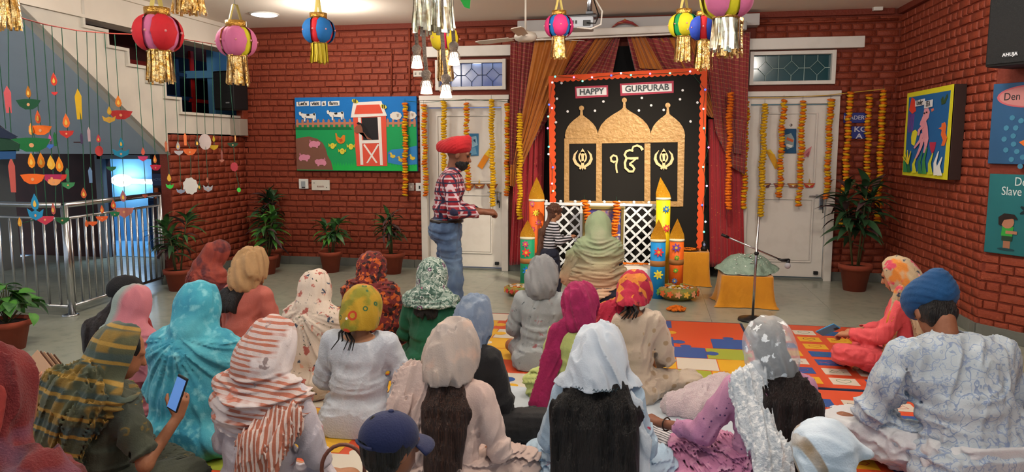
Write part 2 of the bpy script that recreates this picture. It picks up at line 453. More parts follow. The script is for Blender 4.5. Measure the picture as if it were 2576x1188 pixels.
def transom(n, T, glass, lead):
    x0, z0, x1, z1 = T
    d = link('window_%d' % n, None, None, (x0, BACK, z0)); tag(d, kind='structure'); w = x1 - x0; h = z1 - z0; t = .045
    mb = MB(); mb.box((w / 2, -.019, t / 2), (w - 2 * t + .01, .084, t - .003), bev=.004).box((w / 2, -.019, h - t / 2), (w - 2 * t + .01, .084, t - .003), bev=.004).box((t / 2, -.02, h / 2), (t, .09, h), bev=.004).box((w - t / 2, -.02, h / 2), (t, .09, h), bev=.004)
    mb.build('frame', WHITE, d)
    MB().box((w / 2, .03, h / 2), (w - 2 * t, .006, h - 2 * t)).build('glass', glass, d)
    gw = w - 2 * t; gh = h - 2 * t; g = MB(); r = .0042; cz = h / 2; n3 = 3
    for k in range(n3):
        cx = t + gw * (k + .5) / n3; q = .085
        P = lambda a, b: (cx + a, .012, cz + b)
        g.tube([P(-q, 0), P(0, q), P(q, 0), P(0, -q)], r, 6, closed=True)
        g.tube([P(0, q), P(0, gh / 2)], r, 6); g.tube([P(0, -q), P(0, -gh / 2)], r, 6)
        g.tube([P(-q, 0), P(-gw / 6, 0)], r, 6); g.tube([P(q, 0), P(gw / 6, 0)], r, 6)
        if k: g.tube([P(-gw / 6, gh / 2), P(-gw / 6, -gh / 2)], r, 6)
    g.build('lead_grille', lead, d)
    struct('trim_lintel_%d' % n, MB().box(((x0 + x1) / 2 + (.12 if n == 2 else -.02), BACK - .05, 2.80), (w + (.34 if n == 2 else .22), .10, .13), bev=.008), WHITE)
    return d
LEAD = mat('lead_dark', '3A4658', .5); LEADL = mat('lead_light', '9FB4AE', .5)
transom(1, T1, mat('glass_blue', '7A90C0', .15, trans=.7), LEAD)
transom(2, T2, mat('glass_teal', '2F6068', .12, trans=.45), LEADL)
# the classrooms behind the two transoms
def room_behind(x0, x1, col, e, nm):
    m_ = mat('plaster_' + nm, col, .8)
    mb = MB(); mb.box(((x0 + x1) / 2, 12.6, 1.6), (x1 - x0, .1, 3.2)).box((x0, 11, 1.6), (.1, 3.2, 3.2)).box((x1, 11, 1.6), (.1, 3.2, 3.2)).box(((x0 + x1) / 2, 11, 3.2), (x1 - x0 + .1, 3.3, .1))
    struct('wall_classroom_' + nm, mb, m_)
    area('classroom_light', ((x0 + x1) / 2, 10.9, 3.0), 1.0, e, (.8, .9, 1))
room_behind(-4.2, -.5, '9FB0E0', 60, 'left'); room_behind(-.3, 3.4, '6FA0A8', 26, 'right')
tl = MB(); tl.lathe([(0, -.02), (.11, -.02), (.12, 0), (.12, .01)], 20)
LAMPM = mat('lamp_diffuser', 'FFF6E8', .5, emit=9)
o = thing('ceiling_lamp', 'round lit lamp on the ceiling of the classroom behind the left transom', 'lamp', (WX(1165) - .35, 11.2, 3.13)); tl.build('diffuser', LAMPM, o)
def fan(label, loc, rz, scale=1.0, rod=.3, bl=.55, nm='ceiling_fan', c='D8CFC2'):
    fm = mat('fan_enamel_' + c, c, .35)
    t = thing(nm, label, 'fan', loc, rz); t.scale = (scale,) * 3
    MB().lathe([(0, -.05), (.06, -.05), (.10, -.035), (.115, 0), (.10, .03), (.05, .045), (.02, .06), (0, .06)], 24).build('motor', fm, t, True)
    MB().tube([(0, 0, .04), (0, 0, rod)], .010, 10).build('downrod', fm, t, True)
    MB().lathe([(.012, rod - .12), (.05, rod - .02), (.055, rod), (0, rod)], 16).build('canopy', fm, t, True)
    for k in range(3):
        a = k * 2 * PI / 3; mb = MB()
        mb.M = Matrix.Rotation(a, 4, 'Z') @ Matrix.Rotation(.16, 4, 'X')
        mb.box((.13, 0, -.005), (.12, .035, .006), bev=.002)
        pts = [(.18, -.05), (bl * .9, -.06), (bl, -.045), (bl, .045), (bl * .9, .06), (.18, .05)]
        vs = [(x, y, z) for z in (-.012, -.006) for x, y in pts]; n = len(pts)
        mb.add(vs, [tuple(range(n))[::-1], tuple(range(n, 2 * n))] + [(i, (i + 1) % n, n + (i + 1) % n, n + i) for i in range(n)])
        mb.build('blade', fm, t)
    return t
fan('small ceiling fan hanging in the classroom behind the left transom', (WX(1200) - .45, 11.1, 2.84), .4, .9, .34, .5)

# ---- the left side: stair, hall behind the railing
def side_poly(name, pts, x0, x1, m):
    """outline in the YZ plane, between X=x0 and x1"""
    n = len(pts); from mathutils.geometry import tessellate_polygon
    tri = tessellate_polygon([[Vector((p[0], p[1], 0)) for p in pts]])
    vs = [(x0, p[0], p[1]) for p in pts] + [(x1, p[0], p[1]) for p in pts]
    fs = [tuple(t) for t in tri] + [tuple(n + i for i in t[::-1]) for t in tri] + [(i, (i + 1) % n, n + (i + 1) % n, n + i) for i in range(n)]
    b = MB(); b.add(vs, fs); me = b.mesh(name, m); bm = bmesh.new(); bm.from_mesh(me); bmesh.ops.recalc_face_normals(bm, faces=bm.faces); bm.to_mesh(me); bm.free()
    return tag(link(name, me), kind='structure')
steps = [(9.3, 1.74), (7.66, 1.74), (7.66, 1.52), (5.4, 3.05), (6.45, 3.05), (6.45, 2.77), (6.76, 2.77), (6.76, 2.62), (7.05, 2.62), (7.05, 2.465), (7.34, 2.465), (7.34, 2.315), (7.63, 2.315), (7.63, 2.165), (7.90, 2.165), (7.90, 2.0), (8.95, 2.0), (9.3, 2.0)]
PAR = mat('stair_parapet_paint', 'D6D0C4', .7, layers=(('noise', 3, .4, .8, 'C4BFB6'),), bump=(20, .05))
side_poly('wall_stair_parapet', steps, XL, XL - .12, PAR)
cop = MB()
for (a, b) in zip(steps[4:-1], steps[5:]):
    A = Vector((XL + .012, a[0], a[1])); B = Vector((XL + .012, b[0], b[1])); d = B - A
    if d.length > 0:
        v_ = abs(d.z) > abs(d.y); cop.box((A + B) / 2 + Vector((-.06, 0, 0)), (.16 - .004 * v_, abs(d.y) + (.03 if v_ else .028), abs(d.z) + (-.031 if v_ else .03)))
struct('trim_coping', cop, PAR)
dd = Vector((0, 5.4 - 7.66, 3.05 - 1.52)); mb = MB(); mb.tube([(XL + .006, 7.66, 1.52), (XL + .006, 5.4, 3.05)], .02, 4); struct('trim_stringer', mb, mat('stringer_line', '8E8A82', .6))
SOF = mat('soffit_grey_blue', 'AEBCC8', .75, layers=(('noise', 2, .3, .8, 'A4B2C0'),))
mb = MB(); xa, xb = XL - .12, XL - 1.75
vs = [(xa, 7.66, 1.52), (xb, 7.66, 1.52), (xb, 4.9, 3.38), (xa, 4.9, 3.38), (xa, 7.66, 1.64), (xb, 7.66, 1.64), (xb, 4.9, 3.5), (xa, 4.9, 3.5)]
mb.add(vs, [(0, 1, 2, 3), (7, 6, 5, 4), (0, 4, 5, 1), (1, 5, 6, 2), (2, 6, 7, 3), (3, 7, 4, 0)]); struct('ceiling_stair_soffit', mb, SOF)
struct('ceiling_landing', MB().box(((xa + xb) / 2 - .6, 8.5, 1.60), (xa - xb + 1.2, 1.68, .16)), SOF)
struct('ceiling_stairwell', MB().box((XL - 2.7, 5.0, 2.9 + .3), (5.0, 9.0, .1)), CREAM)
# stairwell wall with the red window frame
XS = XL - .95
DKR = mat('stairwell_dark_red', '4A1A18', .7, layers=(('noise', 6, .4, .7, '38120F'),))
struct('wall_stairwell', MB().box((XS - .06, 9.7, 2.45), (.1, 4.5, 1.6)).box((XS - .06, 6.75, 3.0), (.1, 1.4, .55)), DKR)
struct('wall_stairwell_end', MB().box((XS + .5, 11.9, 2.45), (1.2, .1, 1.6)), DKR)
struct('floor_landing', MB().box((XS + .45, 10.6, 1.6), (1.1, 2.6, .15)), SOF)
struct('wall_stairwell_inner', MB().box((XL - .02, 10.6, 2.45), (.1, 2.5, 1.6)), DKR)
WR = mat('window_red_paint', 'C0201E', .45); WBL = mat('window_blue_paint', '1E3A66', .5)
w3 = link('window_3', None, None, (0, 0, 0)); tag(w3, kind='structure')
def wn(px, py): return onX(px, py, XS)
f = MB()
def bar(b, p, q, t): A_ = wn(*p); B_ = wn(*q); d_ = (B_ - A_); L_ = d_.length; c_ = (A_ + B_) / 2; b.box(c_, (.05, L_ + t if abs(d_.y) > abs(d_.z) else t, t if abs(d_.y) > abs(d_.z) else L_), R=Matrix.Rotation(0, 3, 'X'))
for p, q in (((483, 130), (483, 300)), ((527, 128), (527, 300)), ((566, 128), (566, 300))): bar(f, p, q, .07)
f.build('mullion', WR, w3)
f = MB()
for y_ in (196, 252): bar(f, (476, y_), (570, y_ + 10), .05)
f.build('glazing_bar', WR, w3, loc=(.004, 0, 0))
f = MB()
for p, q in (((405, 150), (405, 260)), ((445, 150), (445, 285)), ): bar(f, p, q, .06)
for y_ in (186, 245): bar(f, (395, y_ - 4), (478, y_ + 4), .05)
f.build('shutter_frame', WBL, w3)
a_, b_ = wn(395, 200), wn(590, 200); MB().box((XS + .002, (a_.y + b_.y) / 2, 2.35), (.01, b_.y - a_.y, .95)).build('glass', mat('night_glass', '101626', .1), w3)
struct('wall_right_light_block', MB().box((RP1[0] + .05, RP1[1] - 3.2, CEIL / 2), (.12, 6.6, CEIL)), BRICKD)  # unseen wall added to block world light coming from the right
struct('trim_red_beam', MB().box((XS + .02, 8.4, 2.62), (.06, 1.5, .12)), mat('red_beam', '7A1A16', .6))
# hall wall and the lit blue doorway
HY = 9.36
def hx(px, py): return onY(px, py, HY)
a = hx(262, 400); b = hx(380, 400); dz = a.z
mb = MB(); XA = -10.2
mb.box(((XA + a.x) / 2, HY + .06, 1.6), (a.x - XA, .12, 3.2)).box(((b.x + XL - .1) / 2, HY + .06, .8), (XL - .1 - b.x, .12, 1.6)).box(((a.x + b.x) / 2, HY + .06, (dz + 1.55) / 2 + .05), (b.x - a.x, .12, 1.55 - dz + .1))
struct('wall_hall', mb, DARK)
struct('wall_hall_left', MB().box((onY(-10, 500, 8.2).x - .3, 8.2, .8), (.9, .3, 1.7)), mat('hall_pillar', '8A8A88', .7))
d3 = link('door_3', None, None, (0, HY - .01, 0)); tag(d3, kind='structure')
MB().box((a.x - .06, 0, dz / 2 + .03), (.12, .08, dz + .06), bev=.004).box(((a.x + b.x) / 2 - .03, 0, dz + .03), (b.x - a.x + .1, .08, .06)).build('frame', mat('door_frame_grey', '7D858E', .5), d3)
BLUEW = mat('blue_room_paint', '5E9CC8', .7)
mb = MB(); mb.box(((a.x + b.x) / 2 - .3, 11.05, 1.6), (3.8, .1, 3.2)).box((a.x - 1.4, 10.3, 1.6), (.1, 1.6, 3.2)).box((b.x + .9, 10.3, 1.6), (.1, 1.6, 3.2)).box(((a.x + b.x) / 2 - .3, 10.3, 2.6), (3.8, 1.7, .1)).box(((a.x + b.x) / 2 - .3, 10.3, -.01), (3.8, 1.7, .04))
struct('wall_blue_room', mb, BLUEW)
t = thing('tube_light', 'long lit white tube light on the blue wall through the left doorway', 'lamp', onY(326, 457, 10.9)); MB().tube([(-.42, 0, 0), (.42, 0, -.02)], .02, 10).build('tube', mat('tube_glow', 'F4FAFF', .5, emit=16), t); MB().box((0, .03, .02), (.95, .04, .05)).build('batten', WHITE, t)
t = thing('bulb', 'glaring white lamp on the blue wall through the left doorway', 'lamp', onY(306, 454, 10.8)); MB().ball((0, 0, 0), (.20, .06, .10), 16, 10).build('globe', mat('bulb_glow', 'FFFFF4', .5, emit=22), t, True); MB().tube([(0, .02, 0), (0, .22, 0)], .03, 8).build('holder', WHITE, t)
area('blue_room_light', ((a.x + b.x) / 2, 10.3, 2.5), .9, 60, (.62, .85, 1))
# dark furniture inside the blue room
t = thing('cabinet', 'dark low cabinet standing inside the blue room behind the railing', 'cabinet', ((a.x + b.x) / 2 + .25, 10.3, 0)); MB().box((0, 0, .42), (1.0, .45, .8), bev=.01).build('body', mat('navy_laminate', '14233C', .5), t)
for s in (-.25, .25): MB().box((s, -.235, .42), (.47, .02, .74), bev=.004).build('door', mat('navy_laminate2', '1A2C4A', .45), t)
t = thing('notice_plate', 'dark blue plate with pale letters on the wall beside the left doorway', 'sign', onY(399, 452, HY - .05)); MB().box((0, 0, 0), (.20, .012, .17), bev=.002).build('plate', mat('plate_blue', '16305E', .4), t); text('ACTION', .042, mat('plate_letters', '9AAED0', .5), t, (0, -.008, 0))
MB().box((0, 0, 0), (.06, .02, .15), bev=.006).build('paper_tag', mat('tag_orange', 'C85A28', .7), tag(link('tag_holder', None, None, onY(394, 486, HY - .05)), 'orange tag hanging below the dark blue plate', 'tag'))
bpy.data.objects['tag_holder'].name = 'paper_label'
# railing
def railing(name, label, P, Q, n, posts=(0, 1)):
    P = Vector(P); Q = Vector(Q); t = thing(name, label, 'railing', P); d = Q - P; L_ = d.length; d.normalize()
    top = 1.06; r = .025
    if 0 in posts: MB().tube([(0, 0, 0), (0, 0, top)], .034, 14).build('post', STEEL, t, True)
    if 1 in posts: MB().tube([d * L_, d * L_ + Vector((0, 0, top))], .03, 14).build('post', STEEL, t, True)
    MB().tube([Vector((0, 0, top)), d * L_ + Vector((0, 0, top))], .026, 12).build('handrail', STEEL, t, True)
    MB().tube([Vector((0, 0, top - .125)), d * L_ + Vector((0, 0, top - .125))], .014, 10).build('upper_rail', STEEL, t, True)
    MB().tube([Vector((0, 0, .09)), d * L_ + Vector((0, 0, .09))], .016, 10).build('lower_rail', STEEL, t, True)
    me = MB().tube([(0, 0, .09), (0, 0, top - .125)], .0125, 8).mesh('bar', STEEL, True)
    for k in range(n): link('bar', me, t, d * (L_ * (k + .6) / n))
    MB().lathe([(.0, 0), (.06, 0), (.058, .012), (.034, .018)], 16).build('base_flange', STEEL, t, True)
    return t
railing('steel_railing', 'steel railing running from the shiny corner post towards the brick wall', (-5.41, 6.02, 0), (-5.56, 7.6, 0), 15)
railing('steel_railing', 'steel railing leading off the left edge behind the broad-leaved plant', (-5.43, 6.00, 0), (-7.3, 6.12, 0), 14, posts=(1,))
# ceiling lamps
for i, (x, y) in enumerate(LAMPS):
    if i == 0: x, y = onZ(665, 37, CEIL - .01).xy
    t = thing('ceiling_light', ['round lit ceiling lamp near the left end of the back wall', 'ceiling lamp above the woman in the turquoise shawl', 'ceiling lamp high over the plaid shawl, behind the camera', 'ceiling lamp above the middle of the crowd', 'ceiling lamp above the photographer', 'ceiling lamp above the orange picture mats', 'ceiling lamp above the right rear of the hall'][i], 'lamp', (x, y, CEIL))
    MB().lathe([(.17, -.001), (.168, -.012), (.155, -.014)], 28).build('rim', WHITE, t, True)
    MB().lathe([(0, -.022), (.13, -.021), (.155, -.013)], 28).build('diffuser', LAMPM, t)
# ================================================================ people
rs_ = np.random.RandomState(7)
LAT = rs_.rand(32, 32, 32).astype(np.float32)
def vnoise(x, y, z):
    xi = np.floor(x).astype(np.int32); yi = np.floor(y).astype(np.int32); zi = np.floor(z).astype(np.int32)
    fx = x - xi; fy = y - yi; fz = z - zi
    fx = fx * fx * (3 - 2 * fx); fy = fy * fy * (3 - 2 * fy); fz = fz * fz * (3 - 2 * fz)
    x0 = xi & 31; y0 = yi & 31; z0 = zi & 31; x1 = (xi + 1) & 31; y1 = (yi + 1) & 31; z1 = (zi + 1) & 31
    l = LAT
    a = l[x0, y0, z0] * (1 - fx) + l[x1, y0, z0] * fx; b = l[x0, y1, z0] * (1 - fx) + l[x1, y1, z0] * fx
    c = l[x0, y0, z1] * (1 - fx) + l[x1, y0, z1] * fx; d = l[x0, y1, z1] * (1 - fx) + l[x1, y1, z1] * fx
    return (a * (1 - fy) + b * fy) * (1 - fz) + (c * (1 - fy) + d * fy) * fz
V3 = lambda *a: np.array(a, dtype=np.float64)
def Rx(a): c, s = math.cos(a), math.sin(a); return np.array([[1, 0, 0], [0, c, -s], [0, s, c]])
def Ry(a): c, s = math.cos(a), math.sin(a); return np.array([[c, 0, s], [0, 1, 0], [-s, 0, c]])
def Rz(a): c, s = math.cos(a), math.sin(a); return np.array([[c, -s, 0], [s, c, 0], [0, 0, 1]])
BIG = .08
class Field:
    def __init__(s, lo, hi, h):
        s.h = h; s.lo = np.array(lo, float); s.n = np.ceil((np.array(hi, float) - s.lo) / h).astype(int) + 1
        s.ax = [(s.lo[i] + h * np.arange(s.n[i])).astype(np.float32) for i in range(3)]
        s.D = np.full(tuple(s.n), BIG, np.float32)
    def win(s, lo, hi, m):
        a = np.clip(np.floor((np.array(lo) - m - s.lo) / s.h).astype(int), 0, s.n - 1)
        b = np.clip(np.ceil((np.array(hi) + m - s.lo) / s.h).astype(int) + 1, 1, s.n)
        if np.any(b <= a): return None, None
        sl = tuple(slice(a[i], b[i]) for i in range(3))
        return sl, (s.ax[0][sl[0]][:, None, None], s.ax[1][sl[1]][None, :, None], s.ax[2][sl[2]][None, None, :])
    def put(s, sl, d, k, op):
        D = s.D[sl]
        if op == 'u':
            if k > 0:
                h = np.clip(.5 + .5 * (D - d) / k, 0, 1); s.D[sl] = D * (1 - h) + d * h - k * h * (1 - h)
            else: s.D[sl] = np.minimum(D, d)
        else:
            d = -d
            if k > 0:
                h = np.clip(.5 - .5 * (D - d) / k, 0, 1); s.D[sl] = D * (1 - h) + d * h + k * h * (1 - h)
            else: s.D[sl] = np.maximum(D, d)
    def cone(s, a, b, ra, rb, k=.02, op='u', sc=None):
        """tapered capsule; sc=(R, scales) squashes across it"""
        a = np.array(a, float); b = np.array(b, float); R_ = max(ra, rb) * (max(1, 1 / min(sc)) if sc is not None else 1)
        sl, P = s.win(np.minimum(a, b) - R_, np.maximum(a, b) + R_, BIG)
        if sl is None: return s
        w = np.array(sc if sc is not None else (1, 1, 1), float)
        A = a * w; B = b * w; d = B - A; L2 = max(1e-9, d @ d)
        px = P[0] * w[0] - A[0]; py = P[1] * w[1] - A[1]; pz = P[2] * w[2] - A[2]
        t = np.clip((px * d[0] + py * d[1] + pz * d[2]) / L2, 0, 1)
        q = np.sqrt((px - t * d[0]) ** 2 + (py - t * d[1]) ** 2 + (pz - t * d[2]) ** 2) - (ra + (rb - ra) * t)
        s.put(sl, (q / max(1, w.max()) if sc is not None else q).astype(np.float32), k, op); return s
    def ell(s, c, r, R=None, k=.02, op='u'):
        c = np.array(c, float); r = np.array(r, float); m = r.max()
        sl, P = s.win(c - m, c + m, BIG)
        if sl is None: return s
        x, y, z = P[0] - c[0], P[1] - c[1], P[2] - c[2]
        if R is not None:
            x, y, z = (R[0, i] * x + R[1, i] * y + R[2, i] * z for i in range(3)) if False else (
                R[0, 0] * x + R[1, 0] * y + R[2, 0] * z, R[0, 1] * x + R[1, 1] * y + R[2, 1] * z, R[0, 2] * x + R[1, 2] * y + R[2, 2] * z)
        k0 = np.sqrt((x / r[0]) ** 2 + (y / r[1]) ** 2 + (z / r[2]) ** 2)
        k1 = np.sqrt((x / r[0] ** 2) ** 2 + (y / r[1] ** 2) ** 2 + (z / r[2] ** 2) ** 2) + 1e-6
        s.put(sl, np.clip(k0 * (k0 - 1) / k1, -1, 1).astype(np.float32), k, op); return s
    def chain(s, pts, rs, k=.02, op='u', sc=None):
        for i in range(len(pts) - 1): s.cone(pts[i], pts[i + 1], rs[i], rs[i + 1], k, op, sc)
        return s
    def cut(s, fn, k=.0):
        """keep where fn(x,y,z) < 0"""
        P = (s.ax[0][:, None, None], s.ax[1][None, :, None], s.ax[2][None, None, :])
        d = fn(*P).astype(np.float32)
        if k > 0:
            D = s.D; h = np.clip(.5 - .5 * (D - d) / k, 0, 1); s.D = D * (1 - h) + d * h + k * h * (1 - h)
        else: s.D = np.maximum(s.D, d)
        return s
    def disp(s, fn, band=.05):
        idx = np.nonzero(np.abs(s.D) < band)
        if len(idx[0]) == 0: return s
        x, y, z = s.ax[0][idx[0]], s.ax[1][idx[1]], s.ax[2][idx[2]]
        s.D[idx] += fn(x, y, z).astype(np.float32); return s
    def mesh(s, name, m, parent=None, col=None):
        D = s.D.copy()
        for i in range(3):
            sl = [slice(None)] * 3; sl[i] = 0; D[tuple(sl)] = BIG; sl[i] = -1; D[tuple(sl)] = BIG
        g = openvdb.FloatGrid(BIG); g.copyFromArray(D.astype(np.float32), ijk=(0, 0, 0), tolerance=0)
        pts, quads = g.convertToQuads(isovalue=0)
        pts = pts * s.h + s.lo
        me = bpy.data.meshes.new(name)
        nv, nq = len(pts), len(quads)
        me.vertices.add(nv); me.vertices.foreach_set('co', pts.astype(np.float32).ravel())
        me.loops.add(nq * 4); me.loops.foreach_set('vertex_index', quads[:, ::-1].astype(np.int32).ravel())
        me.polygons.add(nq); me.polygons.foreach_set('loop_start', np.arange(0, nq * 4, 4, dtype=np.int32))
        me.polygons.foreach_set('loop_total', np.full(nq, 4, np.int32))
        me.polygons.foreach_set('use_smooth', np.ones(nq, bool))
        me.update(calc_edges=True); me.validate()
        for q in (m if isinstance(m, (list, tuple)) else [m]): me.materials.append(q)
        return link(name, me, parent)

def folds(kind, amp, freq=1.0, seed=0, c=(0, 0, .6), z0=-9, z1=9, d=(0, 0, 1)):
    """displacement of a draped cloth"""
    c = np.array(c); d = np.array(d, float); d /= np.linalg.norm(d)
    u = np.cross(d, (0.3, 1, .2)); u /= np.linalg.norm(u); v = np.cross(d, u)
    def f(x, y, z):
        X = x - c[0]; Y = y - c[1]; Z = z - c[2]
        w = vnoise(x * 5 + seed, y * 5, z * 5) * .6
        if kind == 'rad':
            a = np.arctan2(X, -Z + .02); r = np.sqrt(X * X + Y * Y + Z * Z)
            n = .7 * vnoise(a * 7 * freq + w * 2 + seed, r * 2 + Y * 3, seed * 1.7 + np.zeros_like(X)) + .3 * vnoise(a * 17 * freq + w * 3, r * 3 + Y * 3, seed + np.zeros_like(X))
        elif kind == 'cowl':
            r = np.sqrt(X * X * .35 + (Y * .4) ** 2 + Z * Z)
            n = .7 * vnoise(r * 30 * freq + w * 3 + seed, X * 3, Y * 3) + .3 * vnoise(r * 70 * freq + w * 5, X * 5, Y * 5 + seed)
        elif kind == 'swirl':
            a = np.arctan2(X, -Z + .02)
            n = vnoise((Z * 12 - np.abs(X) * 8) * freq + w * 3 + seed, X * 3, Y * 3)
        else:
            A = X * u[0] + Y * u[1] + Z * u[2]; B = X * v[0] + Y * v[1] + Z * v[2]; T = X * d[0] + Y * d[1] + Z * d[2]
            n = .68 * vnoise(A * 18 * freq + w * 2 + seed, B * 18 * freq, T * 2.2 + w) + .32 * vnoise(A * 42 * freq + w * 3, B * 42 * freq + seed, T * 4)
        rdg = 1 - np.abs(2 * n - 1)
        o = -(rdg ** 1.7 - .42) * amp * 1.35
        return o * np.clip((z - z0) / .05, 0, 1) * np.clip((z1 - z) / .05, 0, 1)
    return f

def hand(F, W, Rm, side, curl=.5, k=.006, s=1.0):
    """W wrist, columns of Rm: x towards the thumb side, y along the fingers, z back of the hand"""
    g = lambda x, y, z: W + Rm @ (V3(x, y, z) * s)
    F.cone(g(-.012, .01, 0), g(-.02, .075, 0), .018 * s, .018 * s, .01, sc=None)
    F.cone(g(.012, .01, 0), g(.022, .075, 0), .018 * s, .017 * s, .01)
    F.cone(g(0, .01, 0), g(0, .08, 0), .019 * s, .017 * s, .01)
    for i, (bx, L, r) in enumerate(((-.031, .055, .0075), (-.010, .070, .0083), (.011, .076, .0086), (.031, .068, .0083))):
        p = V3(bx, .088, 0); a = curl * .55
        q = p + V3(bx * .08, math.cos(a), -math.sin(a)) * L * .45
        a2 = a + curl * .9; q2 = q + V3(0, math.cos(a2), -math.sin(a2)) * L * .32
        a3 = a2 + curl * .7; q3 = q2 + V3(0, math.cos(a3), -math.sin(a3)) * L * .24
        P = [g(*t) for t in (p, q, q2, q3)]
        F.chain(P, [r * s * 1.1, r * s, r * s * .93, r * s * .8], k * .5)
    t0 = g(.026, .022, -.006); t1 = g(.052, .052, -.018); t2 = g(.058, .08, -.028 - .01 * curl); t3 = g(.054, .10, -.036 - .015 * curl)
    F.chain([t0, t1, t2, t3], [.014 * s, .0105 * s, .0095 * s, .008 * s], k)
def foot(F, A, d, up=V3(0, 0, 1), s=1.0):
    """A ankle; d direction of the toes"""
    d = np.array(d, float); d /= np.linalg.norm(d); sd = np.cross(d, up); sd /= np.linalg.norm(sd); up = np.cross(sd, d)
    g = lambda x, y, z: A + (sd * x + d * y + up * z) * s
    F.cone(g(0, -.035, -.03), g(0, .03, -.02), .034 * s, .034 * s, .02)
    F.cone(g(0, .03, -.02), g(-.006, .125, -.04), .036 * s, .026 * s, .02)
    F.cone(g(.012, .06, -.03), g(.022, .13, -.042), .026 * s, .02 * s, .015)
    for i in range(5):
        x = .034 - i * .016; L = (.045, .042, .038, .033, .027)[i]; r = (.0125, .0095, .009, .0085, .0085)[i]
        F.cone(g(x, .135 - i * .006, -.044), g(x, .135 + L - i * .006, -.048), r * s, r * s * .9, .004)

def rig(sp):
    """joints of the pose in the figure's own frame: x right, y forward, z up, hips above the origin"""
    J = {}
    lean = sp.get('lean', .12); side = sp.get('side', 0); W = sp.get('w', 1.0); pose = sp.get('pose', 'sit')
    hz = {'sit': .115, 'kneel': .36, 'stand': .93}[pose]
    J['hz'] = hz
    def tor(z, y=0, x=0):
        return V3(x + side * z, y + lean * z * 1.0, hz + z)
    J['pel'] = tor(0); J['wai'] = tor(.17, -.015); J['che'] = tor(.34, -.005); J['nek'] = tor(.475, -.01)
    J['col'] = tor(.44)
    sw = .158 * W
    J['shL'] = tor(.425, -.005, -sw); J['shR'] = tor(.425, -.005, sw)
    b = sp.get('bow', .25); tn = sp.get('turn', 0); tl = sp.get('tilt', 0)
    Rh = Rz(tn) @ Rx(-b) @ Ry(tl); J['Rh'] = Rh
    J['hd0'] = J['nek'] + Rz(tn * .5) @ Rx(-b * .6) @ V3(0, .005, .07)
    J['hd'] = J['hd0'] + Rh @ V3(0, .02, .10)
    for s_, n in ((-1, 'L'), (1, 'R')):
        J['hip' + n] = J['pel'] + V3(s_ * .095, .02, -.01)
        if pose == 'sit':
            lw = sp.get('legw', .84)
            J['kne' + n] = V3(s_ * .34 * lw, .27, .095 + sp.get('kneez', 0)); J['ank' + n] = V3(-s_ * .02, .33 - .05 * s_, .05); J['toe' + n] = V3(-s_ * .16, .30, .04)
        elif pose == 'kneel':
            J['kne' + n] = V3(s_ * .10, .30, .07); J['ank' + n] = V3(s_ * .09, -.13, .07); J['toe' + n] = V3(s_ * .08, -.26, .03)
        else:
            st = sp.get('stride', .06)
            J['kne' + n] = V3(s_ * .105, .02 + s_ * st, .50); J['ank' + n] = V3(s_ * .11, -.03 + s_ * st, .09); J['toe' + n] = V3(s_ * .13, .12 + s_ * st, .03)
    for k_, v in sp.get('legs', {}).items(): J[k_] = V3(*v)
    for s_, n in ((-1, 'L'), (1, 'R')):
        sh = J['sh' + n]
        J['elb' + n] = sh + V3(s_ * .07 * W, .03, -.255); J['wri' + n] = sh + V3(-s_ * .035, .21, -.36)
        if n == 'L' and 'armL' in sp: e, w = sp['armL']; J['elbL'] = sh + V3(*e); J['wriL'] = sh + V3(*w)
        if n == 'R' and 'armR' in sp: e, w = sp['armR']; J['elbR'] = sh + V3(*e); J['wriR'] = sh + V3(*w)
    return J
def torso(F, J, inf, W=1.0, belly=1.0, k=.04):
    W_ = W
    F.ell(J['pel'] + V3(0, -.005, .0), (.17 * W_ + inf, .125 + inf, .115 + inf), k=k)
    F.ell(J['wai'], (.132 * W_ * belly + inf, .10 * belly + inf, .14 + inf), k=k)
    F.ell(J['che'], (.150 * W_ + inf, .105 + inf, .14 + inf), k=k)
    F.cone(J['shL'] + V3(.03, 0, -.005), J['shR'] + V3(-.03, 0, -.005), .052 + inf, .052 + inf, k=.05)
    F.cone(J['nek'] + V3(-.05, 0, -.045), J['nek'] + V3(.05, 0, -.045), .05 + inf, .05 + inf, k=.04)
def arm(F, J, n, inf, upto=1.0, k=.025, infw=None):
    infw = inf if infw is None else infw
    a, b, c = J['sh' + n], J['elb' + n], J['wri' + n]
    if upto <= .5:
        t = upto * 2; e = a + (b - a) * t; F.cone(a, e, .047 + inf, .04 + infw, k)
    else:
        F.cone(a, b, .047 + inf, .037 + (inf + infw) / 2, k); t = (upto - .5) * 2; e = b + (c - b) * t
        F.cone(b, e, .036 + (inf + infw) / 2, .027 + infw, k)
def leg(F, J, n, inf, k=.03, upto=1.0, infw=None):
    infw = inf if infw is None else infw
    a, b, c = J['hip' + n], J['kne' + n], J['ank' + n]
    F.cone(a, b, .085 + inf, .055 + inf, k); e = b + (c - b) * upto
    F.cone(b, b + (e - b) * .35, .054 + inf, .054 + (inf + infw) / 2, k); F.cone(b + (e - b) * .35, e, .053 + (inf + infw) / 2, .033 + infw, k)

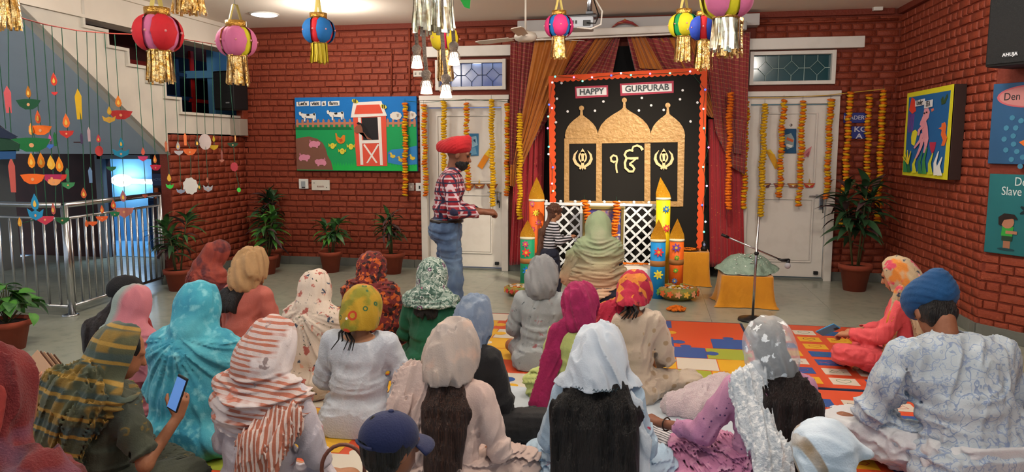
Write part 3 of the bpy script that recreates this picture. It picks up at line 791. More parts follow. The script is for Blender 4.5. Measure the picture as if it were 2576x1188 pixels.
def make_body(root_name, sp, J, h):
    los = np.min([v for k, v in J.items() if isinstance(v, np.ndarray) and v.shape == (3,)], axis=0) - .2
    his = np.max([v for k, v in J.items() if isinstance(v, np.ndarray) and v.shape == (3,)], axis=0) + .2
    los[2] = max(los[2], -.02)
    F = Field(los, his, h)
    W = sp.get('w', 1.0)
    torso(F, J, -.012, W)
    for n in 'LR':
        arm(F, J, n, -.004); leg(F, J, n, -.008)
        d = J['toe' + n] - J['ank' + n]
        foot(F, J['ank' + n] + V3(0, 0, .01), d, up=V3(0, 0, 1) if abs(d[2]) < .9 * np.linalg.norm(d) else V3(0, 1, 0), s=sp.get('fs', .95))
    F.cone(J['nek'] - V3(0, 0, .03), J['hd0'] + V3(0, .01, .03), .052, .049, .02)
    c = J['hd']; R = J['Rh']; g = lambda x, y, z: c + R @ V3(x, y, z)
    F.ell(g(0, -.012, .022), (.077, .094, .088), R, .02)
    F.ell(g(0, .028, -.045), (.058, .066, .075), R, .025)
    F.cone(g(0, .06, -.098), g(0, .055, -.1), .018, .018, .025)
    if h < .0085:
        F.cone(g(0, .088, .005), g(0, .107, -.032), .008, .0125, .01)
        F.cone(g(-.018, .086, -.066), g(.018, .086, -.066), .008, .008, .008)
        F.cone(g(-.04, .078, .022), g(.04, .078, .022), .01, .01, .02)
        for s_ in (-1, 1):
            F.ell(g(s_ * .03, .088, .004), (.014, .01, .009), R, .006, 'd')
            F.ell(g(s_ * .079, -.002, -.012), (.008, .02, .031), R, .006)
    for n, s_ in (('L', -1), ('R', 1)):
        w = J['wri' + n]; e = J['elb' + n]
        y = (w - e) / np.linalg.norm(w - e)
        if 'hd' + n in sp: y = V3(*sp['hd' + n]); y /= np.linalg.norm(y)
        z = V3(*sp.get('hb' + n, (s_ * .3, -.2, 1))); z = z - y * (z @ y); z /= np.linalg.norm(z)
        x = np.cross(y, z)
        if n == 'R': x = -x          # thumb towards the middle for palms down
        Rm = np.stack([x, y, z], 1)
        if n == 'R': pass
        hand(F, w, Rm, s_, sp.get('curl', .7), s=sp.get('hs', .95))
    return F

def skin(tone): return mat('skin_' + tone, tone, .55, bump=(60, .12), layers=(('noise', 9, .45, .75, tuple(c * .82 for c in C3(tone)[:3])),), spec=.35)
HAIR = {}
def hairmat(name, colr, hi):
    return mat(name, colr, .42, layers=(('noise', 1, .48, .68, hi, (160, 160, 5)),), bump=(1, .9, (220, 220, 6)), spec=.5)

def person(label, px, py, hz, yaw, sp, name='person', vox=.0095, hide_hand=True):
    """px, py: where the crown is seen; hz: its height over the floor"""
    J = rig(sp); R = J['Rh']
    crown = J['hd'] + R @ V3(0, -.02, .11)
    s = hz / (crown[2] + sp.get('topadd', .02))
    P = onZ(px, py, hz)
    off = Rz(math.radians(yaw)) @ V3(crown[0], crown[1], 0) * s
    bodyvox = sp.get('bv', .011)
    F = make_body(name, sp, J, bodyvox)
    me = F.mesh('person', skin(sp.get('skin', 'A0694A')))
    root = me; root.name = name
    root.location = (P.x - off[0], P.y - off[1], sp.get('z0', .012)); root.rotation_euler = (0, 0, math.radians(yaw)); root.scale = (s, s, s)
    tag(root, label, 'person')
    c = J['hd']; g = lambda x, y, z: c + R @ V3(x, y, z)
    if sp.get('face'):
        for s_ in (-1, 1):
            MB().ball(g(s_ * .03, .082, .004), (.0105, .0105, .0085), 10, 8).build('eye', mat('eye_dark', '1A1210', .2), root, True)
            b = MB(); b.tube([g(s_ * .013, .095, .026), g(s_ * .03, .096, .032), g(s_ * .048, .084, .026)], [.003, .0045, .002], 6); b.build('eyebrow', mat('hair_black', '0C0A0A', .6), root)
        MB().ball(g(0, .093, -.066), (.019, .006, .006), 8, 6).build('lips', mat('lips', '8C4A42', .5), root, True)
    for fn in sp.get('wear', ()): fn(root, J, sp, vox)
    return root

# ---- garments: each returns a function(root, J, spec, voxel)
def lims(J, pad=.22, zlo=None):
    pts = [v for k, v in J.items() if isinstance(v, np.ndarray) and v.shape == (3,)]
    lo = np.min(pts, axis=0) - pad; hi = np.max(pts, axis=0) + pad
    lo[2] = max(lo[2], -.01) if zlo is None else zlo
    return lo, hi
def top(m, inf=.016, sleeve=.95, skirt=1, neck=.075, amp=.012, seed=0, hem=None, freq=1.0, name='kurta', low=.0, shirt=False, slw=0):
    def fn(root, J, sp, h):
        lo, hi = lims(J, .16); hi[2] = J['nek'][2] + .08
        if hem is not None: lo[2] = J['hz'] + hem - .03
        F = Field(lo, hi, h); W = sp.get('w', 1.0)
        torso(F, J, inf, W)
        for n in 'LR': arm(F, J, n, inf - .003, sleeve, infw=inf - .006 + slw)
        if skirt and sp.get('pose', 'sit') == 'sit':
            F.ell(J['pel'] + V3(0, -.03, -.05), (.215 * W, .17, .10), k=.05)
            for n in 'LR': F.cone(J['hip' + n] + V3(0, 0, -.01), J['hip' + n] * .45 + J['kne' + n] * .55, .10, .085, .04)
            F.ell(J['pel'] + V3(0, .16, -.04), (.2, .14, .07), k=.05)
        elif skirt:
            for n in 'LR': F.cone(J['hip' + n], J['hip' + n] * .35 + J['kne' + n] * .65, .115, .12, .06)
        F.disp(folds('dir', amp, freq, seed, J['che'], d=(.3, .1, 1)))
        F.disp(folds('cowl', amp * 1.2, .7 * freq, seed + 3, J['che'], z1=J['che'][2] + .05))
        F.ell(J['nek'] + V3(0, .035, .045), (neck, neck * .9, .07), None, .01, 'd')
        if low: F.ell(J['nek'] + V3(0, -.05, .02), (low, .11, .055), None, .01, 'd')
        for n in 'LR':
            a, b, c = J['sh' + n], J['elb' + n], J['wri' + n]
            d, p = ((b - a), a + (b - a) * sleeve * 2) if sleeve <= .5 else ((c - b), b + (c - b) * (sleeve * 2 - 1))
            d = d / np.linalg.norm(d); F.cone(p + d * .01, p + d * .055, (.038 if sleeve > .5 else .042) + slw, .035 + slw, 0, 'd')
        if hem is not None: F.cut(lambda x, y, z: (J['hz'] + hem) - z + 0 * x + 0 * y)
        F.cut(lambda x, y, z: .004 - z + 0 * x + 0 * y)
        return F.mesh(name, m, root)
    return fn
def trousers(m, inf=.018, amp=.012, seed=0, name='trousers', infw=None, freq=1.0, upto=1.0):
    def fn(root, J, sp, h):
        lo, hi = lims(J, .14); hi[2] = J['hz'] + .18
        F = Field(lo, hi, h); W = sp.get('w', 1)
        F.ell(J['pel'] + V3(0, -.01, .0), (.17 * W + inf, .12 + inf, .115 + inf), k=.04)
        for n in 'LR': leg(F, J, n, inf, upto=upto, infw=infw)
        F.disp(folds('dir', amp, freq, seed, (0, 0, .3), d=(0, .2, 1) if sp.get('pose') == 'stand' else (1, .5, 0)))
        F.disp(folds('cowl', amp, freq * .8, seed, J['kneL']))
        F.cut(lambda x, y, z: .003 - z + 0 * x + 0 * y)
        F.cut(lambda x, y, z: z - (J['pel'][2] + .10) + 0 * x + 0 * y)
        return F.mesh(name, m, root)
    return fn
def skirt_spread(m, rx=.42, ry=.36, zc=.0, hgt=.17, amp=.03, seed=0, c=(0, .12), name='skirt', freq=1.0):
    def fn(root, J, sp, h):
        F = Field((-rx - .1 + c[0], -ry - .1 + c[1], -.01), (rx + .1 + c[0], ry + .1 + c[1], .35), h)
        F.ell(V3(c[0], c[1], zc), (rx, ry, hgt))
        for n in 'LR': leg(F, J, n, .035, k=.05)
        F.ell(J['pel'], (.19, .15, .13), k=.05)
        F.disp(folds('rad', amp, 2.2 * freq, seed, (c[0], c[1], .25)))
        F.disp(folds('cowl', amp * .6, freq, seed, (c[0], c[1], .3)))
        F.cut(lambda x, y, z: .004 - z + 0 * x + 0 * y)
        return F.mesh(name, m, root)
    return fn
def scarf(m, kind='hood', hem=-.02, back=.0, amp=.014, fold='rad', freq=1.0, seed=0, thick=.018, name='headscarf', face=.035, tails=(), wide=1.0, hemfn=None, crown=1.0, slack=.0, neckr=.085, topcut=None):
    """kind hood: over the head to the neck; 'cape': to the shoulders; 'shawl': over the whole back"""
    def fn(root, J, sp, h):
        c = J['hd']; R = J['Rh']; g = lambda x, y, z: c + R @ V3(x, y, z); N_ = J['nek']; W = sp.get('w', 1) * wide
        lo, hi = lims(J, .2); hi[2] = c[2] + .2
        zlow = N_[2] + hem - .12 if kind != 'shawl' else max(-.01, N_[2] + hem - .12)
        if tails: zlow = min(zlow, min(p[2] for t in tails for p in t[0]) - .08)
        lo[2] = max(-.01, zlow)
        F = Field(lo, hi, h); t = thick
        F.ell(g(0, -.016, .018), ((.084 + t) * crown, .099 + t, .096 + t), R, .03)
        F.ell(g(0, .008, -.045), (.072 + t, .078 + t, .08 + t), R, .04)
        F.cone(g(0, -.03, -.03), N_ + V3(0, -.03, .035), .085 + t, neckr + t * .5, .05)
        if slack: F.ell(g(0, -.07, -.08), (.09 + slack, .06 + slack, .10), R, .05)
        if kind in ('cape', 'shawl'):
            F.cone(N_ + V3(0, -.015, .02), N_ + V3(0, -.02, -.05), .10, .14 * W, .06)
            F.cone(J['shL'] * .8 + N_ * .2 + V3(0, -.01, .0), J['shR'] * .8 + N_ * .2 + V3(0, -.01, .0), .07 + t, .07 + t, .06)
            F.ell(J['che'] + V3(0, -.012, .03), (.165 * W + t, .115 + t, .15), k=.05)
        if kind == 'shawl':
            for n in 'LR': arm(F, J, n, t + .012, .55, k=.06)
            F.ell(J['che'] + V3(0, -.01, 0), (.175 * W + t, .12 + t, .17), k=.05)
            F.ell(J['wai'] + V3(0, -.015, 0), (.17 * W + t, .13 + t, .19), k=.06)
            F.ell(J['pel'] + V3(0, -.03, -.02), (.22 * W + t, .17 + t, .13), k=.06)
        for pts, rs, sc in tails: F.chain([V3(*p) for p in pts], rs, .03, sc=sc)
        if fold == 'mix':
            F.disp(folds('rad', amp, freq, seed, N_ + V3(0, 0, .02), z1=N_[2] + .05))
            F.disp(folds('dir', amp * .7, freq * .8, seed, c, z0=N_[2] + .02, d=(.2, -.5, -1)))
        elif fold == 'cowl':
            F.disp(folds('cowl', amp * 1.3, freq, seed, N_ + V3(0, 0, .17), z1=N_[2] + .08))
            F.disp(folds('dir', amp * .5, freq * .8, seed, c, z0=N_[2] + .05, d=(.3, -.6, -1)))
        else:
            F.disp(folds(fold, amp, freq, seed, N_ + V3(0, 0, .02), d=(.35, -.2, -1)))
        # the opening for the face: everything in front of the hairline
        F.cut(lambda x, y, z: np.where(z > N_[2] - .01, (R[0, 1] * (x - c[0]) + R[1, 1] * (y - c[1]) + R[2, 1] * (z - c[2])) - face, -1.) + 0 * x, .012)
        F.ell(g(0, .10, -.03), (.072, .09, .10), R, .015, 'd')
        # hollow inside, so that it stays a cloth
        F.ell(g(0, -.008, .016), (.083, .098, .094), R, 0, 'd'); F.ell(g(0, .03, -.05), (.066, .075, .085), R, 0, 'd')
        hf = hemfn if hemfn is not None else (lambda x, y: N_[2] + hem)
        if kind != 'shawl' or hemfn is not None or hem > -.5:
            if tails:
                keep = Field(lo, hi, h)
                for pts, rs, sc in tails: keep.chain([V3(*p) for p in pts], [r + .012 for r in rs], .03, sc=sc)
                P = (F.ax[0][:, None, None], F.ax[1][None, :, None], F.ax[2][None, None, :])
                hc = (hf(P[0], P[1]) - P[2] + .006 * np.sin(P[0] * 45)).astype(np.float32)
                F.D = np.maximum(F.D, np.minimum(hc, keep.D))
            else: F.cut(lambda x, y, z: hf(x, y) - z + .006 * np.sin(x * 45) + 0 * y)
        F.cut(lambda x, y, z: .004 - z + 0 * x + 0 * y)
        return F.mesh(name, m, root)
    return fn
def hair(m, length=.4, w=.12, seed=0, name='hair', x0=0, yb=-.02, cap=True, taper=.6, low=0.0, amp=.02, out=.0):
    """hair cap and, below it, a fall over the back"""
    def fn(root, J, sp, h):
        c = J['hd']; R = J['Rh']; g = lambda x, y, z: c + R @ V3(x, y, z); N_ = J['nek']
        lo, hi = lims(J, .2); hi[2] = c[2] + .16; lo[2] = max(0, N_[2] - length - .12)
        F = Field(lo, hi, h)
        if cap:
            F.ell(g(0, -.014, .022), (.083, .099, .093), R, .01); F.ell(g(0, -.03, -.03), (.08, .07, .075), R, .02)
            F.ell(g(0, .085, -.04), (.062, .075, .085), R, .012, 'd')
        if length > 0:
            back = J['che']; tz = max(.02, N_[2] - length)
            p0 = g(0, -.06, -.05); p1 = N_ + V3(x0 * .4, -.085, -.02); yy = lambda z: np.interp(z, [J['pel'][2], J['wai'][2], J['che'][2], N_[2]], [J['pel'][1] - .16, J['wai'][1] - .125, J['che'][1] - .135, N_[1] - .085])
            n = 6; zs = np.linspace(p1[2], tz, n)
            pts = [p0, p1] + [V3(x0 * (1 - .0 * i), yy(z) + yb * .0 - out, z) for i, z in enumerate(zs[1:])]
            k = len(pts)
            for i in range(k - 1):
                w0 = w * (.40, .72, 1)[min(2, i)] * (1 - (1 - taper) * max(0, (i - 1) / (k - 2))); w1 = w * (.40, .72, 1)[min(2, i + 1)] * (1 - (1 - taper) * max(0, i / (k - 2)))
                for q in (-.6, 0, .6):
                    F.cone(pts[i] + V3(q * w0, 0, 0), pts[i + 1] + V3(q * w1, 0, 0), w0 * .42, w1 * .42, .03, sc=(1, 1.5, 1))
        F.disp(lambda x, y, z: (vnoise(x * 34 + seed + z * 2, y * 30, z * 2.2) - .5) * amp + (vnoise(x * 90 + seed, y * 80, z * 4) - .5) * amp * .5)
        if length > 0:
            zt = max(.02, N_[2] - length)
            F.cut(lambda x, y, z: (zt + .08 * vnoise(x * 50 + seed + 0 * y + 0 * z, y * 8 + 0 * x + 0 * z, 0 * x + 0 * y + 0 * z + .3)) - z)
        return F.mesh(name, m, root)
    return fn
def strand(m, pts, r=.006, name='loose_strand', n=5, jit=.01, seed=1):
    """pts relative to the head frame"""
    def fn(root, J, sp, h):
        rd = random.Random(seed); b = MB(); c = J['hd']; R = J['Rh']
        for k in range(n):
            o = V3(rd.uniform(-jit, jit), rd.uniform(-jit, jit) * .5, 0)
            q = [c + R @ (V3(*p) + o * (1 + i)) for i, p in enumerate(pts)]
            b.tube(q, [r * (1 - .7 * i / (len(q) - 1)) for i in range(len(q))], 5)
        b.build(name, m, root, True)
    return fn
def turban(m, peak=1.0, name='turban', seed=0, up=.0):
    def fn(root, J, sp, h):
        c = J['hd']; R = J['Rh'] @ Rx(up); g = lambda x, y, z: c + R @ V3(x, y, z)
        F = Field(c - .24, c + .26, min(h, .007))
        F.ell(g(0, -.015, .078), (.116, .138, .076), R, .03)
        F.ell(g(0, -.02, .045), (.108, .122, .06), R, .03)
        F.cone(g(0, -.08, .052), g(0, -.12, .10), .07, .045, .04)
        F.cone(g(0, .06, .05), g(0, .115, .10 * peak), .06, .02, .05)
        Ri = R.T
        def wraps(x, y, z):
            X = x - c[0]; Y = y - c[1]; Z = z - c[2]
            u = Ri[0, 0] * X + Ri[0, 1] * Y + Ri[0, 2] * Z; v = Ri[1, 0] * X + Ri[1, 1] * Y + Ri[1, 2] * Z; w = Ri[2, 0] * X + Ri[2, 1] * Y + Ri[2, 2] * Z
            t = w - v * .35 - np.abs(u) * .55
            f = t * 34 + vnoise(u * 8 + seed, v * 8, w * 8)
            fr = f - np.floor(f)
            return (fr - .5) * .0045
        F.disp(wraps)
        R = J['Rh']; F.ell(c + R @ V3(0, .0, -.05), (.074, .092, .085), R, .006, 'd')
        F.cut(lambda x, y, z: -(R[0, 2] * (x - c[0]) + R[1, 2] * (y - c[1]) + R[2, 2] * (z - c[2])) - .0 + (-(R[0, 1] * (x - c[0]) + R[1, 1] * (y - c[1]) + R[2, 1] * (z - c[2]))) * -.18, .01)
        F.mesh(name, m, root)
    return fn
def strip(m, pts, w, t=.012, name='dupatta', fold=6, amp=.006, seed=0, hh=None):
    """a hanging band of pleated cloth: pts in the figure frame, w half widths"""
    def fn(root, J, sp, h):
        P = np.array([p(J) if callable(p) else p for p in pts], float)
        lo = P.min(0) - max(w) - .03; hi = P.max(0) + max(w) + .03; lo[2] = max(lo[2], -.01)
        F = Field(lo, hi, hh or min(h, .008))
        for i in range(len(P) - 1):
            d = P[i + 1] - P[i]; d /= np.linalg.norm(d) + 1e-9
            F.cone(P[i], P[i + 1], w[i], w[i + 1], .02, sc=(1, 2.2, 1) if abs(d[1]) < .75 else (1, 1, 2.2))
        F.disp(folds('dir', amp * 2, 1.6, seed, P[0], d=tuple(P[-1] - P[0] + 1e-3)))
        F.cut(lambda x, y, z: .004 - z + 0 * x + 0 * y)
        F.mesh(name, m, root)
    return fn
# ================================================================ wall things
def PB(Y, *pts): return [(lambda p: (p.x, p.z))(onY(x, y, Y)) for x, y in pts]   # photo points on the plane Y=const
def paper(col, r=.75): return mat('paper_' + col, col, r, bump=(60, .08))
def cut(parent, name, outline, col, y, t=.003, m=None):
    b = MB(); b.poly(outline, t); o = b.build(name, m or paper(col), parent, loc=(0, y, 0)); return o
# ---- farm board (its own outlines, lifted off the panel as paper cut-outs)
fx0, fz1 = PB(BACK - .06, (742, 246))[0]; fx1, fz0 = PB(BACK - .06, (1051, 431))[0]; FWd, FHt = fx1 - fx0, fz1 - fz0
farm = thing('farm_display_board', 'farm scene display board of paper cut-outs with red barn, cows and pigs', 'display board', (fx0, BACK - .035, fz0))
MB().box((FWd / 2, -.02, FHt / 2), (FWd, .04, FHt), bev=.003).build('panel', paper('0E70BE'), farm)
def fr(px, py): return ((px - 90) / 1316 * FWd, FHt - (py - 102) / 788 * FHt)     # from the close look at the board
def fpoly(name, pts, col, lvl=1, raw=False): return cut(farm, name, pts if raw else [fr(*p) for p in pts], col, -.04 - .0025 * lvl)
fpoly('green_field', [(92, 400), (600, 398), (900, 400), (1404, 395), (1406, 888), (92, 888)], '129A56', .5)
rd = random.Random(3)
g = [(92, 888), (92, 830)] + [q for i in range(44) for q in ((100 + i * 30, rd.uniform(785, 810)), (115 + i * 30, 842))] + [(1406, 830), (1406, 888)]
fpoly('grass_strip', g, '12B04A', 1)
g = [(92, 450), (92, 408)] + [q for i in range(38) for q in ((98 + i * 16, rd.uniform(390, 405)), (106 + i * 16, 428))] + [(720, 450)]
fpoly('hedge', g, '0B6B3C', 1)
fpoly('mud_patch', [(92, 880), (92, 545), (150, 532), (240, 520), (330, 545), (390, 590), (420, 650), (440, 730), (475, 790), (495, 880)], '7C5242', 2)
fpoly('pond', [(1095, 800), (1095, 690), (1140, 660), (1250, 650), (1406, 620), (1406, 815), (1250, 830)], '2E7FC0', 2)
for x0, x1 in ((100, 730), (1086, 1400)):
    n = int((x1 - x0) / 58)
    fpoly('fence_rail', [(x0, 372), (x1, 366), (x1, 392), (x0, 396)], 'B4785C', 2)
    for i in range(n + 1):
        x = x0 + 4 + i * 58; x = min(x, x1 - 26); fpoly('fence_picket', [(x, 420), (x, 348), (x + 12, 330), (x + 24, 348), (x + 24, 420)], 'B4785C', 2.6)
def blob(cx, cy, pts, s=1): return [fr(cx + x * s, cy + y * s) for x, y in pts]
COW = [(-95, -40), (-85, -52), (-70, -48), (-60, -38), (-40, -30), (20, -25), (55, -30), (80, -40), (92, -20), (95, 40), (88, 42), (82, 0), (76, 48), (62, 50), (58, 22), (20, 20), (-22, 18), (-26, 55), (-40, 55), (-42, 20), (-58, 14), (-70, -8), (-88, -14)]
for cx, cy in ((232, 305), (540, 292)):
    cut(farm, 'paper_cow', blob(cx, cy, COW), 'E8E6E2', -.049)
    for q in ([(-10, -24), (20, -26), (25, -10), (5, -4), (-12, -12)], [(60, -30), (82, -36), (84, -10), (70, -12)], [(-70, -46), (-55, -40), (-62, -28)], [(-30, 5), (-15, 8), (-20, 16)]):
        cut(farm, 'cow_patch', blob(cx, cy, q), '141414', -.052)
PIG = [(-60, 0), (-64, -18), (-40, -34), (-18, -30), (10, -38), (44, -30), (60, -10), (66, 12), (52, 34), (36, 38), (30, 26), (-10, 28), (-20, 42), (-34, 40), (-36, 20), (-52, 16)]
for cx, cy, f in ((302, 605, -1), (185, 750, -1), (360, 800, 1)):
    cut(farm, 'paper_pig', blob(cx, cy, [(x * f, y) for x, y in PIG]), 'D88AA4', -.05)
    cut(farm, 'pig_ear', blob(cx, cy, [(x * f, y) for x, y in ((36, -34), (52, -54), (58, -26))]), 'C87490', -.053)
cut(farm, 'paper_hen', blob(588, 560, [(-55, -75), (-40, -72), (-32, -40), (0, -20), (30, -55), (52, -50), (50, 5), (35, 30), (5, 40), (-25, 28), (-48, -5)]), 'D87A20', -.05)
cut(farm, 'hen_wing', blob(588, 560, [(-20, -10), (20, -15), (25, 10), (0, 22)]), 'B8501C', -.053)
for cx, cy in ((500, 622), (604, 680), (700, 630)):
    cut(farm, 'paper_chick', [fr(cx + 26 * math.cos(a) * (1.6 if abs(math.sin(a)) < .4 and False else 1), cy + 32 * math.sin(a)) for a in np.linspace(0, 2 * PI, 14, endpoint=False)], 'E0D040', -.05)
    for s in (-1, 1): cut(farm, 'chick_wing', blob(cx, cy, [(s * 20, -5), (s * 46, -30), (s * 40, 12)]), 'D0BC30', -.053)
    cut(farm, 'chick_beak', blob(cx, cy, [(-6, -12), (6, -12), (0, -2)]), 'C85A20', -.056)
fpoly('barn_wall', [(730, 300), (1085, 300), (1088, 835), (758, 838)], 'D8503A', 3)
fpoly('barn_post', [(785, 320), (815, 320), (830, 825), (800, 825)], 'E8E2DC', 4)
fpoly('barn_post', [(995, 315), (1030, 315), (1042, 828), (1012, 828)], 'E8E2DC', 4)
fpoly('barn_hatch', [(822, 322), (996, 318), (1000, 556), (836, 562)], '1C1A1E', 3.6)
fpoly('barn_rail', [(815, 562), (1030, 556), (1032, 590), (818, 596)], 'E8E2DC', 5)
fpoly('barn_brace', [(835, 612), (850, 602), (985, 800), (968, 806)], 'E8E2DC', 4.5)
fpoly('barn_brace', [(990, 602), (1006, 610), (880, 806), (862, 806)], 'E8E2DC', 4.6)
fpoly('roof_trim', [(738, 160), (1040, 150), (1098, 305), (708, 320)], 'E8E2DC', 5)
fpoly('roof', [(775, 190), (1020, 185), (1055, 278), (748, 286)], 'D8503A', 6)
fpoly('horse_head', [(742, 470), (745, 430), (775, 405), (800, 390), (825, 400), (835, 470), (880, 550), (930, 556), (900, 500), (850, 480), (790, 482), (770, 488)], '8A5440', 6)
fpoly('horse_mane', [(770, 380), (790, 368), (820, 380), (850, 400), (880, 440), (905, 500), (935, 555), (890, 530), (855, 490), (835, 440), (815, 395), (785, 395)], '141014', 7)
for cx, cy in ((1190, 305), (1345, 300)):
    fpoly('paper_sheep', [(cx + 62 * math.cos(a) * (1 + .06 * math.cos(9 * a)), cy + 42 * math.sin(a) * (1 + .06 * math.cos(9 * a))) for a in np.linspace(0, 2 * PI, 27, endpoint=False)], 'D8D4CC', 3.2)
    fpoly('sheep_face', [(cx + 8, cy - 20), (cx + 34, cy - 18), (cx + 30, cy + 12), (cx + 14, cy + 14)], 'A8988C', 4.2)
for cx, cy in ((1145, 725), (1232, 765), (1355, 745)):
    fpoly('paper_duck', [(cx - 30, cy - 30), (cx - 12, cy - 36), (cx - 2, cy - 12), (cx + 30, cy - 6), (cx + 32, cy + 16), (cx + 5, cy + 28), (cx - 22, cy + 14), (cx - 20, cy - 14)], 'D8B83C', 4)
    fpoly('duck_bill', [(cx - 30, cy - 26), (cx - 44, cy - 18), (cx - 28, cy - 16)], 'C8602A', 5)
for cx, cy in ((760, 148), (1065, 208)):
    fpoly('paper_bee', [(cx + 34 * math.cos(a), cy + 22 * math.sin(a) + 8 * math.cos(a)) for a in np.linspace(0, 2 * PI, 14, endpoint=False)], 'D8C83C', 7)
    for dx in (-10, 8): fpoly('bee_stripe', [(cx + dx - 5, cy - 20), (cx + dx + 5, cy - 18), (cx + dx + 5, cy + 20), (cx + dx - 5, cy + 18)], '1A1A1A', 8)
INK = mat('ink_black', '17181C', .6)
for w_, x0, x1 in (("Let's", 112, 250), ('visit', 265, 378), ('a', 390, 438), ('farm', 460, 586)):
    fpoly('word_card', [(x0, 148), (x1, 142), (x1, 190), (x0, 196)], 'E8E6E4', 1)
    c_ = fr((x0 + x1) / 2, 168); text(w_, .062, INK, farm, (c_[0], -.047, c_[1]), sx=1.05, off=.002)
# ---- black festival board
YB = 8.98
bd = thing('festival_board', 'tall black board with gold domes, orange scalloped border and HAPPY GURPURAB cards', 'display board', (0, YB, 0))
q = PB(YB, (1381, 192), (1779, 170), (1768, 640), (1386, 640)); q[2] = (q[2][0], .02); q[3] = (q[3][0], .02)
b = MB(); b.poly(q, .03); b.build('panel', mat('black_felt', '14110F', .95), bd)
OR = mat('orange_card', 'DE4E1A', .7)
def scallop(p, q_, inward, n, w=.062):
    p = Vector(p); q_ = Vector(q_); d = (q_ - p) / n; nn = Vector(inward).normalized(); o = [tuple(p), tuple(q_)]
    for i in range(n, 0, -1):
        a = p + d * i; b_ = p + d * (i - 1)
        for k in range(0, 7):
            t = k / 6; o.append(tuple(a.lerp(b_, t) + nn * (w + .018 * math.sin(PI * t))))
    return o
z = lambda i: Vector(q[i])
for i, (A, B_, inw, n) in enumerate(((z(0), z(1), (0, -1), 28), (z(1), z(2), (-1, 0), 30), (z(3), z(0), (1, 0), 30))):
    b = MB(); b.poly(scallop(A, B_, inw, n), .006); b.build('scalloped_border', OR, bd, loc=(0, -.031 - .001 * i, 0))
GO = mat('gold_paper', 'A88250', .45, metal=.2, bump=(26, .5), layers=(('noise', 11, .4, .7, 'B48E5E'), ('noise', 30, .55, .8, '987244')))
def br(px, py): return PB(YB, (1370 + px / 3.1256, 160 + py / 3.1263))[0]      # from the close look at this board
def bpoly(name, pts, lvl=1, m=None, t=.004): b = MB(); b.poly([br(*p) for p in pts], t); return b.build(name, m or GO, bd, loc=(0, -.033 - .004 * lvl, 0))
bpoly('lintel_strip', [(158, 590), (1100, 582), (1100, 618), (158, 632)])
for x0, x1, yb in ((158, 196, 1080), (408, 452, 1080), (786, 832, 1085)): bpoly('pillar_strip', [(x0, 628), (x1, 628), (x1, yb), (x0 - 2, yb)], 1.5)
bpoly('pillar_strip', [(1046, 616), (1100, 612), (1088, 1122), (1042, 1124)], 1.5)
bpoly('sill_strip', [(156, 1078), (1045, 1082), (1045, 1124), (156, 1118)], 1.2)
def dome(x0, x1, yb, yt, ys):
    c = (x0 + x1) / 2; w = (x1 - x0) / 2; pts = []
    prof = [(1.0, 0), (1.02, .12), (.98, .28), (.88, .45), (.70, .62), (.46, .77), (.24, .88), (.10, .96), (.07, 1.0)]
    R_ = [(c + w * a, yb - (yb - ys) * h) for a, h in prof]; L_ = [(c - w * a, yb - (yb - ys) * h) for a, h in prof]
    return R_ + L_[::-1]
for x0, x1, yt, ys, yk in ((166, 420, 352, 400, 352), (424, 832, 290, 350, 290), (836, 1100, 330, 390, 330)):
    bpoly('dome', dome(x0, x1, 588, yt, ys), 2)
    c = (x0 + x1) / 2
    bpoly('finial', [(c + 20 * math.cos(a), yk + 20 * math.sin(a)) for a in np.linspace(0, 2 * PI, 16, endpoint=False)], 2.5)
    bpoly('finial_stem', [(c - 8, yk + 16), (c + 8, yk + 16), (c + 12, ys + 6), (c - 12, ys + 6)], 2.3)
PINKC = mat('card_crimson', 'A03048', .7); CARD = mat('card_white', 'D6D4D8', .7)
for w_, pts, h_ in (('HAPPY', [(240, 184), (500, 172), (502, 262), (246, 276)], .075), ('GURPURAB', [(592, 160), (1014, 138), (1014, 232), (598, 256)], .078)):
    bpoly('card_frame', pts, 1, PINKC)
    c = Vector((sum(p[0] for p in pts) / 4, sum(p[1] for p in pts) / 4))
    bpoly('card', [tuple(c + (Vector(p) - c) * (.9 if w_ == 'HAPPY' else .94)) if False else (c.x + (p[0] - c.x) * (.9 if w_ == 'HAPPY' else .93), c.y + (p[1] - c.y) * .66) for p in pts], 2, CARD)
    o = br(c.x, c.y); sl_ = math.atan2(br(*pts[1])[1] - br(*pts[0])[1], br(*pts[1])[0] - br(*pts[0])[0])
    text(w_, h_ * 1.28, mat('ink_grey', '3A4248', .6), bd, (o[0], -.050, o[1]), rot=(PI / 2, -sl_, 0), off=.0022, sx=1.0)
GOL = mat('gold_paper_light', 'D9BC8C', .4, metal=.2, bump=(26, .3))
def arc(cx, cy, r, a0, a1, n=14, ry=None): return [(cx + r * math.cos(math.radians(a0 + (a1 - a0) * i / n)), cy + (ry or r) * math.sin(math.radians(a0 + (a1 - a0) * i / n))) for i in range(n + 1)]
def ribbon(pts, w0, w1=None, wm=None):
    """strip of varying width round a px path"""
    n = len(pts); L_, R_ = [], []
    for i, p in enumerate(pts):
        a = Vector(pts[max(i - 1, 0)]); c = Vector(pts[min(i + 1, n - 1)]); d = (c - a).normalized(); nn = Vector((-d.y, d.x)); t = i / (n - 1)
        w = w0 + ((w1 if w1 is not None else w0) - w0) * t
        if wm is not None: w += (wm - w) * math.sin(PI * t)
        L_.append(tuple(Vector(p) + nn * w / 2)); R_.append(tuple(Vector(p) - nn * w / 2))
    return L_ + R_[::-1]
